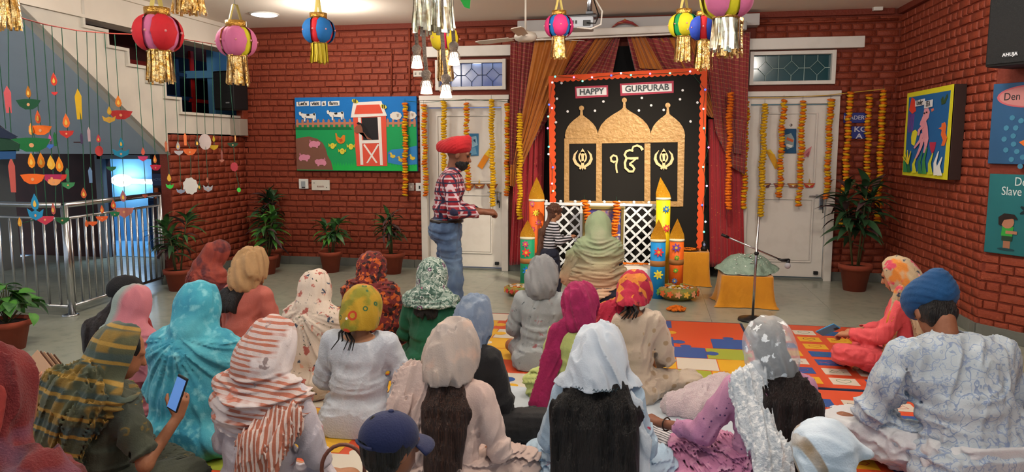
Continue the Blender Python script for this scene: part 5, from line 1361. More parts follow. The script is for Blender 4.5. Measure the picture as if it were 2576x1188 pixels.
cd = thing('thin_cord', 'thin dark cord strung above the left door holding the marigold strings', 'cord'); MB().tube([onY(x, y, GY) for x, y in ((1015, 254), (1066, 258), (1172, 250), (1277, 256), (1300, 276))], .003, 6).build('cord', GREEN_CORD, cd)

# ================================================================ the altar
WP = mat('white_lath', 'D8DCE2', .55, bump=(30, .1))
YL = 8.55
lat = thing('lattice_fence', 'white criss-cross lattice fence standing before the black board', 'fence', (0, YL, 0))
def lattice(x0, x1, zt, zb):
    s = .098; w = .024; out = []
    for sg in (-1, 1):
        c0 = -(zt - zb) - .05; c = c0
        while c < (x1 - x0) + (zt - zb):
            pts = []
            # line z = zb + sg*(x - x0) + offset, clip to the rectangle
            if sg > 0: xa, za = x0 + c, zb; dx = 1
            else: xa, za = x0 + c, zt; dx = 1
            t0 = max(0, x0 - xa); t1 = min(zt - zb, x1 - xa)
            if t1 - t0 > .03:
                a_ = Vector((xa + t0, 0, za + sg * t0)); b_ = Vector((xa + t1, 0, za + sg * t1)); mid = (a_ + b_) / 2
                R_ = Matrix.Rotation(-sg * PI / 4, 3, 'Y'); MB().box((0, 0, 0), ((b_ - a_).length, .012, w), R=R_).build('slat', WP, lat, loc=(mid.x, -.014 if sg > 0 else -.001, mid.z))
            c += s * 1.35
zt = onY(1500, 510, YL).z
xa, xb, xc, xd = (onY(x, 600, YL).x for x in (1374, 1462, 1568, 1668))
lattice(xa, xb, zt - .03, .12); lattice(xc, xd, zt - .03, .12)
for x in (xa, xb, xc, xd): MB().box((x, -.005, zt / 2), (.03, .03, zt), bev=.003).build('post', WP, lat)
MB().box(((xa + xd) / 2, -.01, zt - .02), (xd - xa + .04, .04, .03), bev=.004).build('top_rail', WP, lat)
MB().box(((xa + xd) / 2, -.01, .11), (xd - xa, .03, .03), bev=.004).build('bottom_rail', WP, lat)
rd = random.Random(2)
for k in range(9): x = xa + (xd - xa) * k / 8; MB().ball((0, 0, 0), .018, 8, 6).build('bead', WP, lat, True, (x, -.01, zt + .01))
# framed picture on the altar
pf = thing('framed_picture', 'gold framed devotional picture in purple and gold leaning on the lattice fence', 'picture', (0, YL - .10, 0))
ax, az = PB(YL - .1, (1470, 522))[0]; bx, bz = PB(YL - .1, (1563, 700))[0]
MB().poly(rect(ax, bz, bx, az), .012).build('picture', mat('picture_purple', '4A4486', .5, layers=(('noise', 7, .5, .6, 'B88A4C'), ('noise', 12, .55, .65, '6A5CA8'), ('noise', 19, .6, .7, 'D8C8A0'))), pf)
for s, (x, z, w_, h_) in enumerate((((ax + bx) / 2, az, bx - ax + .05, .035), ((ax + bx) / 2, bz, bx - ax + .05, .035))): MB().box((x, -.015, z), (w_, .03, h_), bev=.005).build('frame_rail', mat('frame_gold', '8A7A48', .35, metal=.5), pf)
for x in (ax, bx): MB().box((x, -.015, (az + bz) / 2), (.03, .03, az - bz), bev=.005).build('frame_rail', mat('frame_gold', '8A7A48', .35, metal=.5), pf)
for k in range(3):
    zc = az - .22 - k * .17; b = MB(); b.poly(circ((ax + bx) / 2 + .12, zc, .05, 14, .06), .002); b.build('painted_figure', mat('figure_orange', 'D8803C', .6), pf, loc=(0, -.013, 0)); b = MB(); b.poly(rect((ax + bx) / 2 + .02, zc - .10, (ax + bx) / 2 + .2, zc - .075), .002); b.build('painted_step', mat('step_white', 'D8D0C8', .6), pf, loc=(0, -.013, 0))
for x0_, y0_, x1_, y1_, l in ((1470, 503, 1482, 562, 'left'), (1551, 506, 1546, 596, 'right')): garland('plump orange marigold string over the %s top of the framed picture' % l, x0_, y0_, y1_, YL - .20, 'o', x1_, 1.4)
# rolled paper candles
FL = mat('gold_glitter', 'D89A18', .35, metal=.4, bump=(160, .9), layers=(('noise', 90, .6, .7, 'F8D870'), ('noise', 6, .4, .7, 'C88410')))
def candle(label, px, yf, yt, yb, w, Y, col, fl_cols, bend=0, band=None):
    A = onY(px, yt, Y); B_ = onY(px, yb, Y); sc_ = (onY(px + 50, yt, Y).x - onY(px - 50, yt, Y).x) / 100; r = w * sc_ / 2; base = max(0.0, B_.z) if yb < 760 else 0
    o = thing('paper_candle', label, 'paper candle', (A.x, Y, 0)); h_ = A.z; t_ = onY(px, yf, Y).z - h_
    mm = mat('chart_paper_' + col, col, .55)
    MB().lathe([(r, 0), (r, h_), (r - .004, h_), (r - .004, h_ - .02), (0, h_ - .02)], 28).build('tube', mm, o, True)
    MB().lathe([(r + .003, h_ - .02), (r + .006, h_), (r, h_ + .004)], 28).build('rim', mat('cotton_trim', 'E8E4C8', .8), o, True)
    b = MB(); n = 9; vs = []
    prof = [(.0, 1.0), (.28, .78), (.62, .5), (.92, .22), (1.0, 0), (.86, -.05)]
    out = [(r * 1.05 * a + bend * max(0, h) * r, h * t_ + h_) for a, h in prof] + [(-r * 1.05 * a + bend * max(0, h) * r, h * t_ + h_) for a, h in prof[::-1][:-1]]
    b.poly(out, .02); b.build('flame', FL, o, loc=(0, .01, 0))
    for i, (u, v, rr_, c_) in enumerate(fl_cols):
        z_ = onY(px, v, Y).z; x_ = u * r; yy = -math.sqrt(max(0, r * r - x_ * x_)) - .006
        b = MB(); b.poly(flower(0, 0, rr_ * sc_, 7), .004); f = b.build('paper_flower', paper(c_), o, loc=(x_, yy, z_), rot=(0, 0, math.asin(max(-1, min(1, u))) * .9)); b = MB(); b.poly(circ(0, 0, rr_ * sc_ * .3, 10), .003); b.build('flower_centre', paper('F0C040'), f, loc=(0, -.004, 0))
    if band: z_ = onY(px, band, Y).z; MB().lathe([(r + .002, z_ - .03), (r + .003, z_), (r + .002, z_ + .03)], 28).build('band', mat('cardboard', 'A8703C', .7), o, True)
    return o
candle('tall orange paper candle at the left end of the lattice fence', 1350, 446, 502, 640, 38, 8.75, 'F06A20', [(-.4, 512, 8, 'E07090'), (.1, 534, 9, 'F0E040'), (-.3, 575, 7, 'C84A7A'), (.4, 558, 8, 'E86A90')])
candle('green paper candle with pink and blue flowers, leftmost', 1327, 554, 597, 713, 36, 8.35, '14A070', [(-.1, 612, 9, 'E04A8A'), (0, 633, 12, 'F04040'), (.1, 678, 12, '1E7AD0')], band=655)
candle('tall yellow paper candle behind the blue one', 1669, 446, 498, 700, 36, 8.35, 'F0CE10', [(.4, 525, 10, '1E70B8'), (.5, 573, 11, 'E0404A')], bend=-.5)
candle('blue paper candle with red and yellow flowers, beside the yellow one', 1656, 552, 603, 750, 38, 7.9, '0E8ED8', [(.1, 632, 13, 'E8404A'), (.1, 688, 13, 'F0E040')], band=662)
candle('orange paper candle with purple flower, rightmost', 1703, 550, 602, 720, 36, 8.1, 'F06A1C', [(-.1, 621, 12, '7A4AA8'), (0, 646, 7, '5AC040'), (-.1, 678, 7, '5AC040'), (-.2, 704, 8, '4A7AC0')], band=658)
# bowls of petals
BW = mat('woven_bowl', 'A8843C', .7, bump=(70, .5), layers=(('noise', 8, .45, .6, '7A8A44'),))
def bowl(label, px, py, w, Y=None):
    c = onZ(px, py); o = thing('flower_bowl', label, 'bowl', (c.x, c.y, 0)); r = w / 2 * c.y / FPX; h_ = r * .62
    MB().lathe([(0, .004), (r * .6, 0), (r * .9, h_ * .35), (r, h_ * .62), (r * .92, h_ * .9), (r * .78, h_), (r * .74, h_ * .95), (r * .8, h_ * .7), (0, h_ * .66)], 36).build('basket', BW, o, True)
    rd = random.Random(px)
    for k in range(16):
        a = k * 2 * PI / 16; z_ = h_ * .6; cc = rd.choice(['D8602C', 'E0B040', '6A9A3C', 'C8443C', 'E09A70'])
        b = MB(); b.poly(flower(0, 0, r * .17, 5), .006); b.build('fabric_flower', paper(cc), o, loc=(math.sin(a) * r * .99, -math.cos(a) * r * .99, z_), rot=(-.1, 0, a))
    for k in range(60):
        a = rd.uniform(0, 6.28); q_ = r * .7 * math.sqrt(rd.random()); me = rd.choice([BO[0], BY[0], PETW, PETW]); k_ = link('flower_head', me, o, (q_ * math.cos(a), q_ * math.sin(a), h_ * .76 + rd.uniform(0, .02)), (rd.uniform(-.6, .6), rd.uniform(-.6, .6), 0)); k_.scale = (.7, .7, .5)
    return o
PETW = bloom('petal_white', 'F0E4D0', 9)
bowl('bowl of petals with fabric flowers round it, in front of the orange candle', 1704, 752, 104)
bowl('bowl of petals at the foot of the green candle', 1308, 742, 80)
pl = thing('petal_heap', 'round heap of orange marigold heads on the floor before the right bowl', 'flowers', onZ(1702, 782))
rd = random.Random(8)
for k in range(70):
    a = rd.uniform(0, 6.28); q_ = .085 * math.sqrt(rd.random()); o = link('flower_head', rd.choice(BO), pl, (q_ * math.cos(a), q_ * math.sin(a), .018 + .03 * (1 - q_ / .085)), (rd.uniform(-.5, .5), rd.uniform(-.5, .5), 0)); o.scale = (.62, .62, .55)
YC = mat('yellow_cloth', 'D08A0E', .8, sheen=.4, bump=(90, .2), layers=(('noise', 4, .4, .8, 'C07C08'),))
def cloth_box(name, label, x0, y0, x1, y1, h_, m=YC, flare=.05, seed=0):
    cx, cy = (x0 + x1) / 2, (y0 + y1) / 2; w_, d_ = (x1 - x0) / 2, (y1 - y0) / 2; o = thing(name, label, 'table', (cx, cy, 0)); rd = random.Random(seed)
    n = 96; rows = [(h_ + .0, .985), (h_, 1.0), (h_ * .97, 1.01), (h_ * .6, 1.02), (h_ * .25, 1.035), (.03, 1.06), (.005, 1.12)]; vs = []
    for z_, s in rows:
        for k in range(n):
            a = 2 * PI * k / n; c_, s_ = math.cos(a), math.sin(a); q_ = 1 / max(abs(c_), abs(s_))
            f = (1 - z_ / h_); r_ = 1 + .035 * f * math.sin(a * 13 + seed) + .03 * f * math.sin(a * 7 + 2) + .15 * f * f * max(0, math.cos(4 * (a - PI / 4)))
            q_ = min(q_, 1.36)
            vs.append((w_ * c_ * q_ * s * r_, d_ * s_ * q_ * s * r_, z_))
    fs = [tuple(range(n))] + [(i * n + k, (i + 1) * n + k, (i + 1) * n + (k + 1) % n, i * n + (k + 1) % n) for i in range(len(rows) - 1) for k in range(n)]
    b = MB(); b.add(vs, fs); b.build('draped_cloth', m, o, True); MB().box((0, 0, h_ / 2 - .01), (w_ * 1.8, d_ * 1.8, h_ - .03)).build('box', mat('carton', '8A6A44', .8), o); return o
cloth_box('cloth_covered_box', 'low box under yellow cloth in front of the right door, carrying the silvery dish cover', .74, 7.55, 1.24, 7.95, .32, seed=1)
cloth_box('cloth_covered_table', 'small table under yellow cloth behind the orange candle', .36, 8.62, .70, 8.92, .40, seed=2)
cloth_box('prayer_platform', 'low white cloth-covered platform with marigold petals on its edges', -.36, 7.95, .06, 8.35, .30, m=mat('white_cloth', 'E8E6E0', .8, bump=(60, .2)), seed=3)
for dz, yy in ((.31, 8.15), (.02, 7.86)):
    o = thing('petal_row', 'row of orange marigold heads %s the white platform' % ('on top of' if dz > .1 else 'on the floor before'), 'flowers', (-.14, yy, dz))
    for k in range(18): q_ = link('flower_head', BO[k % 2], o, ((k - 9) * .017, rd.uniform(-.02, .02), .012), (rd.uniform(-.5, .5), 0, 0)); q_.scale = (.6, .6, .6)
# silvery covered dish
dsh = thing('covered_dish', 'silvery green embroidered cloth heaped over a dish on the yellow box', 'cloth', (.99, 7.76, .325)); b = MB(); n = 40; vs = []
rows = [(0, .19), (.08, .187), (.16, .16), (.22, .11), (.26, .06), (.30, .035), (.33, .0)]
for r_, z_ in rows:
    for k in range(n): a = 2 * PI * k / n; w_ = 1 + (.08 * math.sin(a * 5 + 1) + .05 * math.sin(a * 11)) * (r_ / .3); vs.append((r_ * w_ * math.cos(a) * .92, r_ * w_ * math.sin(a) * .62, max(.004, z_ + .012 * math.sin(a * 9) * (r_ / .3) + .02 * math.sin(a * 2 + 1) * (r_ / .2))))
b.add(vs, [(i * n + k, (i + 1) * n + k, (i + 1) * n + (k + 1) % n, i * n + (k + 1) % n) for i in range(len(rows) - 1) for k in range(n)]); b.build('cloth', mat('silver_green_cloth', '8FA898', .5, metal=.1, bump=(50, .5), layers=(('dots', 26, .18, .12, 'E8F0E8'), ('noise', 12, .5, .7, '7A9486'))), dsh, True)
rd = random.Random(6)
for k in range(46):
    a = rd.uniform(0, 6.28); q_ = rd.uniform(.04, .25); z_ = np.interp(q_, [0, .08, .16, .22, .26, .3], [.19, .187, .16, .11, .06, .04]); MB().ball((0, 0, 0), (.012, .012, .006), 8, 5).build('mirror_sequin', mat('mirror', 'E8F0F0', .08, metal=1), dsh, True, (q_ * math.cos(a) * .92, q_ * math.sin(a) * .62, z_ + .004), (rd.uniform(-.5, .5), rd.uniform(-.5, .5), 0))
MB().lathe([(0, 0), (.12, .0), (.17, .012), (.16, .014), (0, .006)], 24).build('tray', STEEL, dsh, True, (.0, -.04, -.004))
o = thing('brass_plate', 'brass plate with orange petals on the yellow cloth table', 'plate', (.47, 8.74, .405)); MB().lathe([(0, 0), (.10, 0), (.13, .018), (.125, .02), (.1, .006), (0, .006)], 24).build('dish', mat('brass', 'A87A2C', .3, metal=1), o, True)
for k in range(14): a = k * .45; q_ = link('flower_head', BO[0], o, (.07 * math.cos(a), .07 * math.sin(a), .016), (0, 0, 0)); q_.scale = (.6, .6, .5)
o = thing('oil_lantern', 'small dark lantern at the right end of the yellow cloth table', 'lantern', (.645, 8.74, .405)); MB().lathe([(0, 0), (.035, 0), (.04, .03), (.025, .05), (.03, .09), (.02, .11), (0, .12)], 14).build('body', BLACK, o, True); MB().ball((0, -.03, .07), (.015, .01, .02), 8, 6).build('glass', mat('lantern_glass', '8A9AC8', .1), o, True)
rd = random.Random(12)
for k, (x, y) in enumerate(((1560, 700), (1580, 706), (1600, 697))):
    c = onZ(x, y + 40); 
# microphone stand
c = onZ(1893, 806); ms = thing('microphone_stand', 'chrome microphone stand with a boom, standing at the edge of the mats', 'microphone stand', (c.x, c.y, 0))
MB().lathe([(0, .045), (.03, .045), (.06, .03), (.13, .02), (.135, 0), (0, 0)][::-1], 28).build('base', mat('cast_iron', '1C1E20', .35), ms, True)
tz = onY(1908, 545, c.y); MB().tube([(0, 0, .02), (tz.x - c.x, 0, tz.z)], .012, 12).build('pole', STEEL, ms, True)
j = onY(1903, 638, c.y) - c; a_ = onY(1815, 590, c.y) - c; b_ = onY(1966, 655, c.y) - c
MB().tube([a_, b_], .008, 10).build('boom', STEEL, ms, True); MB().ball(j, .022, 10, 8).build('clamp', BLACK, ms, True); MB().tube([a_, a_ + (b_ - a_) * .12], .014, 10).build('boom_grip', BLACK, ms, True)
e = onY(1985, 655, c.y) - c; MB().tube([b_ - (b_ - a_) * .05, b_, e], [.011, .013, .016], 10).build('holder', BLACK, ms, True)
mc = thing('microphone', 'silver-headed microphone clipped at the end of the boom', 'microphone', c + e + Vector((0, 0, -.005))); MB().tube([(0, 0, .012), (-.012, -.02, -.02)], [.012, .016], 10).build('handle', BLACK, mc, True); MB().ball((-.016, -.03, -.042), .028, 14, 10).build('head', mat('mesh_silver', 'B8BCC4', .4, metal=.2, bump=(300, .6)), mc, True)
# ================================================================ floor mats and sheet
MO = paper('D4532C', .6) if False else mat('mat_orange', 'CC4E2C', .45, spec=.5); MY = mat('mat_yellow', 'D8A62C', .45); MBl = mat('mat_blue', '2A5296', .45); MWh = mat('mat_white', 'CFC8BA', .45); MG = mat('mat_green', '9AA63C', .45)
def play_mat(name, label, x0, y0, x1, y1, z_, edge='1E3050'):
    o = thing(name, label, 'mat', (x0, y0, 0)); MB().box(((x1 - x0) / 2, (y1 - y0) / 2, z_ / 2 + .0015), (x1 - x0, y1 - y0, z_), bev=.0015).build('backing', mat('mat_edge', edge, .6), o); return o
pz = play_mat('puzzle_mat', 'large play mat printed with orange, yellow, blue and white jigsaw pieces', -3.25, 3.1, .86, 6.82, .010)
b = MB(); b.M = Matrix.Translation((0, 0, 0)); rd = random.Random(21); s = .30; nx, ny = 13, 12; prev = {}
def knob_piece(cx, cy, s, kr, kt):
    h = s / 2; pts = [(cx - h, cy - h), (cx + h, cy - h)]
    if kr: pts += [(cx + h, cy - .05)] + [(cx + h + .045 + .05 * math.cos(a), cy + .055 * math.sin(a)) for a in np.linspace(-2.3, 2.3, 9)] + [(cx + h, cy + .05)]
    pts += [(cx + h, cy + h)]
    if kt: pts += [(cx + .05, cy + h)] + [(cx + .055 * math.cos(a), cy + h + .045 + .05 * math.sin(a)) for a in np.linspace(-2.3 + PI / 2, 2.3 + PI / 2, 9)][::1][::1] + [(cx - .05, cy + h)] if False else []
    pts += [(cx - h, cy + h)]
    return pts
MB().box((2.05, 1.86, .0122), (4.07, 3.68, .001)).build('print_ground', MO, pz)
for i in range(nx):
    for j in range(ny):
        r_ = rd.random(); c_ = 0 if r_ < .42 else rd.choice([1, 1, 2, 3, 4])
        if c_ == 0: continue
        cx, cy = .12 + (i + .5) * s + (.06 if j % 2 else 0), .06 + (j + .5) * .305
        pts = knob_piece(cx, cy, s * .98, rd.random() < .8, False)
        if rd.random() < .6:
            q = [(x, y) for x, y in pts]; k = len(q) - 1
            q = q[:k] + [(cx + .03, cy + s / 2)] + [(cx + .045 * math.cos(a), cy + s / 2 + .035 + .04 * math.sin(a)) for a in np.linspace(-.7, PI + .7, 9)] + [(cx - .03, cy + s / 2)] + q[k:]; pts = q
        b.mi = c_ - 1; zz = .0135 + .00022 * (rd.random() * 3)
        pts = [(min(x, 4.06), min(y, 3.68)) for x, y in pts]
        n = len(pts); from mathutils.geometry import tessellate_polygon
        tri = tessellate_polygon([[Vector((*p, 0)) for p in pts]]); b.add([(*p, zz) for p in pts], [t[::-1] if (Vector(pts[t[1]]) - Vector(pts[t[0]])).cross(Vector(pts[t[2]]) - Vector(pts[t[0]])) < 0 else t for t in map(tuple, tri)])
b.build('jigsaw_print', [MY, MBl, MWh, MG], pz)
LINE = mat('mat_line', '3A3A44', .6)
def abc_mat(label, x0, y0, x1, y1, seed):
    o = play_mat('picture_mat', label, x0, y0, x1, y1, .012); w_, h_ = x1 - x0, y1 - y0; rd = random.Random(seed)
    MB().box((w_ / 2, h_ / 2, .0142), (w_ - .03, h_ - .03, .001)).build('print_ground', MO, o)
    cw, ch = .235, .225; nx = int((w_ - .06) / cw); ny = int((h_ - .06) / ch); b = MB(); l = MB(); seq = [0, 1, 2]
    for i in range(nx):
        for j in range(ny):
            cx = .06 + (i + .5) * cw; cy = .05 + (j + .5) * ch; c_ = (i + 2 * j + (i * j) % 2) % 3
            b.mi = c_; b.box((cx, cy, .0156), (cw * .74, ch * .66, .001))
            l.mi = rd.choice([0, 1, 2]); k = rd.choice(['heart', 'fish', 'star', 'zig'])
            if k == 'heart': pts = [(0, -.04), (.045, .0), (.045, .03), (.02, .04), (0, .02), (-.02, .04), (-.045, .03), (-.045, 0)]
            elif k == 'fish': pts = [(-.06, .02), (-.03, 0), (0, .025), (.04, .02), (.055, 0), (.03, -.025), (0, -.025), (-.03, 0), (-.06, -.02)]
            elif k == 'star': pts = [(.045 * math.cos(a) * (1 if q % 2 else .5), .045 * math.sin(a) * (1 if q % 2 else .5)) for q, a in enumerate(np.linspace(0, 6.28, 11)[:-1])]
            else: pts = [(-.05, -.02), (-.02, .03), (.0, -.01), (.03, .03), (.05, -.02), (.0, -.03)]
            l.tube([(cx + x, cy + y, .0165) for x, y in pts], .003, 4, closed=True, flat=.3)
    b.build('printed_squares', [MY, MWh, MBl], o); tag(l.build('printed_drawings', [LINE, mat('line_red', 'B03A30', .6), mat('line_green', '3A7A4A', .6)], o), kind='stuff')
    return o
abc_mat('orange picture-square mat behind, reaching to the microphone stand', .93, 5.04, 2.07, 6.84, 1)
abc_mat('orange picture-square mat in front, under the turbaned man', .90, 3.0, 2.10, 5.015, 2)
abc_mat('orange picture-square mat at the left, beneath the red-shawled woman', -3.9, 1.4, -2.0, 3.05, 3)
SH_ = mat('white_sheet', 'B8C2CE', .8, bump=(30, .15), layers=(('noise', 2, .4, .8, 'ACB8C4'),))
sh = thing('floor_sheet', 'white cotton sheet crumpled over the mats under the front rows', 'sheet', (0, 0, 0)); nx, ny = 110, 90; vs = []
for j in range(ny + 1):
    for i in range(nx + 1):
        x = -1.0 + 1.65 * i / nx; y = 2.4 + 2.22 * j / ny + .06 * math.sin(x * 5) * (j / ny)
        z_ = .021 + .018 * max(0, float(vnoise(np.array(x * 6 + y * 1.5), np.array(y * 2.2), np.array(.5))) - .45) + .008 * float(vnoise(np.array(x * 14), np.array(y * 12), np.array(2.5)))
        vs.append((x, y, z_))
b = MB(); b.add(vs, [(j * (nx + 1) + i, j * (nx + 1) + i + 1, (j + 1) * (nx + 1) + i + 1, (j + 1) * (nx + 1) + i) for j in range(ny) for i in range(nx)]); b.build('cloth', SH_, sh, True)
# ================================================================ plants
LG = mat('leaf_green', '43743A', .45, layers=(('noise', 20, .45, .7, '24482A'),), spec=.5); LG2 = mat('leaf_dark', '2C4E30', .45, layers=(('noise', 14, .45, .7, '2E5030'),), spec=.5); LG3 = mat('leaf_bright', '4E8A34', .5, layers=(('noise', 14, .45, .7, '3C7430'),)); LP = mat('leaf_plum', '4A3438', .5, layers=(('noise', 14, .45, .7, '5E4A44'),))
TC = mat('terracotta', '8A3C26', .8, bump=(30, .15), layers=(('noise', 6, .45, .8, '7A3020'),)); SOIL = mat('soil', '2A1C14', .95, bump=(40, .8)); STEM = mat('plant_stem', '4A4A28', .7)
def leaf_mesh(name, L, w, curve, m, n=6, fold=.25, blunt=.0):
    vs = []; fs = []
    for i in range(n + 1):
        t = i / n; ww = w * math.sin(PI * min(1, (t * (1 - blunt) + blunt) ** .75)) * (1 if t < 1 else .05); x = L * math.sin(curve * t) / max(curve, 1e-3); z_ = L * (1 - math.cos(curve * t)) / max(curve, 1e-3)
        for s in (-1, 0, 1): vs.append((x, s * ww, -z_ + abs(s) * ww * fold))
    for i in range(n):
        for k in range(2): a = i * 3 + k; fs.append((a, a + 3, a + 4, a + 1))
    b = MB(); b.add(vs, fs); me = b.mesh(name, m, True); return me
def pot(t, r, h_):
    MB().lathe([(0, 0), (r * .68, 0), (r * .92, h_ * .8), (r * 1.04, h_ * .8), (r * 1.08, h_), (r * .96, h_), (r * .93, h_ * .88), (0, h_ * .88)], 24).build('pot', TC, t, True)
    MB().lathe([(0, h_ * .9), (r * .92, h_ * .89)], 20).build('soil', SOIL, t, True)
def strap_plant(label, x, y, r, hp, H_, n, mats_, seed, spread=1.0, L=.26, w=.022, curve=1.3, name='potted_plant', nst=3):
    t = thing(name, label, 'plant', (x, y, 0)); pot(t, r, hp); rd = random.Random(seed)
    ms = [leaf_mesh('leaf', L, w, curve, m) for m in mats_] + [leaf_mesh('leaf', L * .8, w * 1.1, curve * .7, mats_[0])]
    st = []
    for s in range(nst):
        a = rd.uniform(0, 6.28); top_ = Vector((math.cos(a) * .10 * spread, math.sin(a) * .10 * spread, H_ * rd.uniform(.6, .9))); st.append(top_); MB().tube([(math.cos(a) * .03, math.sin(a) * .03, hp * .85), tuple(top_ * .6 + Vector((0, 0, hp * .3))), tuple(top_)], [.010, .008, .006], 6).build('stem', STEM, t, True)
    for k in range(n):
        tp = st[k % nst]; f = .35 + .65 * rd.random() ** .7; a = k * 2.4 + rd.uniform(-.4, .4); p = Vector((tp.x * f, tp.y * f, hp * .9 + (tp.z - hp * .9) * f))
        el = -rd.uniform(.1, 1.1) * (1 if f > .8 else .5) - (.3 if f > .85 else 0)
        o = link('leaf', rd.choice(ms), t, p, (rd.uniform(-.4, .4), el, a)); sc_ = rd.uniform(.7, 1.15); o.scale = (sc_, sc_, sc_)
    return t
def pl_at(px, py, hz=0): c = onZ(px, py); return c.x, c.y
strap_plant('spiky-leaved potted plant beside the end of the steel railing', *pl_at(450, 730), .145, .24, .95, 90, [LG, LG2, LP], 1, 1.3, .30, .026)
strap_plant('leafy green potted plant behind the reddish-shawled woman', -4.75, 8.5, .14, .24, .86, 84, [LG3, LG, LP], 2, 1.3, .28, .03)
strap_plant('tall dark potted plant standing in the left corner of the brick walls', -4.95, 8.98, .15, .26, 1.22, 90, [LG2, LP, LG2], 3, .9, .26, .034)
strap_plant('green potted plant below the farm board, left one', *pl_at(833, 684), .145, .27, .88, 80, [LG, LG3, LG2], 4, 1.2, .26, .028)
strap_plant('green potted plant below the farm board, nearer the left door', *pl_at(988, 688), .15, .27, .84, 80, [LG, LG2, LP], 5, 1.1, .26, .024)
strap_plant('tall dark leafy potted plant in the right corner by the KG A sign', 2.30, 8.72, .17, .30, 1.42, 130, [LG2, LG2, LP], 6, 1.5, .34, .038, nst=4)
x, y = pl_at(22, 878); t = thing('potted_plant', 'bright broad-leaved potted plant at the left edge before the railing', 'plant', (x, y, 0)); pot(t, .17, .24); rd = random.Random(9)
lm = [leaf_mesh('leaf', .16, .055, .9, m, 6, .2, .1) for m in (LG3, LG, LG3)]
for k in range(58):
    a = rd.uniform(0, 6.28); r_ = rd.uniform(.02, .26); z_ = .26 + .24 * (1 - (r_ / .28) ** 2) * rd.uniform(.5, 1.1); p = Vector((r_ * math.cos(a), r_ * math.sin(a), z_))
    if k % 3 == 0: MB().tube([(0, 0, .2), tuple(p * .6 + Vector((0, 0, .12))), tuple(p)], .004, 5).build('stem', STEM, t, True)
    o = link('leaf', rd.choice(lm), t, p, (rd.uniform(-.4, .4), rd.uniform(-.3, .5), a + rd.uniform(-.6, .6))); o.scale = (rd.uniform(.7, 1.1),) * 3
# ================================================================ hanging paper lanterns
FR = mat('gold_fringe', 'C89848', .28, metal=.9, bump=(60, .5), layers=(('noise', 40, .4, .6, 'F0D498'), ('noise', 12, .5, .7, '9A7030')))
FR2 = mat('silver_fringe', 'C8C0B0', .25, metal=.9, layers=(('noise', 40, .4, .6, 'E8F0E0'), ('noise', 12, .5, .7, 'A08858')))
def fringe(t, r, z0, L, n, m, seed, name='fringe', flare=1.15):
    rd = random.Random(seed); b = MB()
    for k in range(n):
        a = 2 * PI * k / n; rr = r * rd.uniform(.8, 1.0); l = L * rd.uniform(.88, 1.04); w = 2 * PI * r / n * .62; tw = rd.uniform(-.5, .5)
        p = [(rr * math.cos(a), rr * math.sin(a), z0), (rr * 1.05 * math.cos(a + .03), rr * 1.05 * math.sin(a + .03), z0 - l * .5), (rr * flare * math.cos(a + tw * .15), rr * flare * math.sin(a + tw * .15), z0 - l)]
        vs = []
        for i, q in enumerate(p):
            ta = a + PI / 2 + tw * i; d_ = Vector((math.cos(ta), math.sin(ta), 0)) * w; vs += [tuple(Vector(q) - d_), tuple(Vector(q) + d_)]
        b.add(vs, [(0, 1, 3, 2), (2, 3, 5, 4)])
    o = b.build(name, m, t); tag(o, kind='stuff'); return o
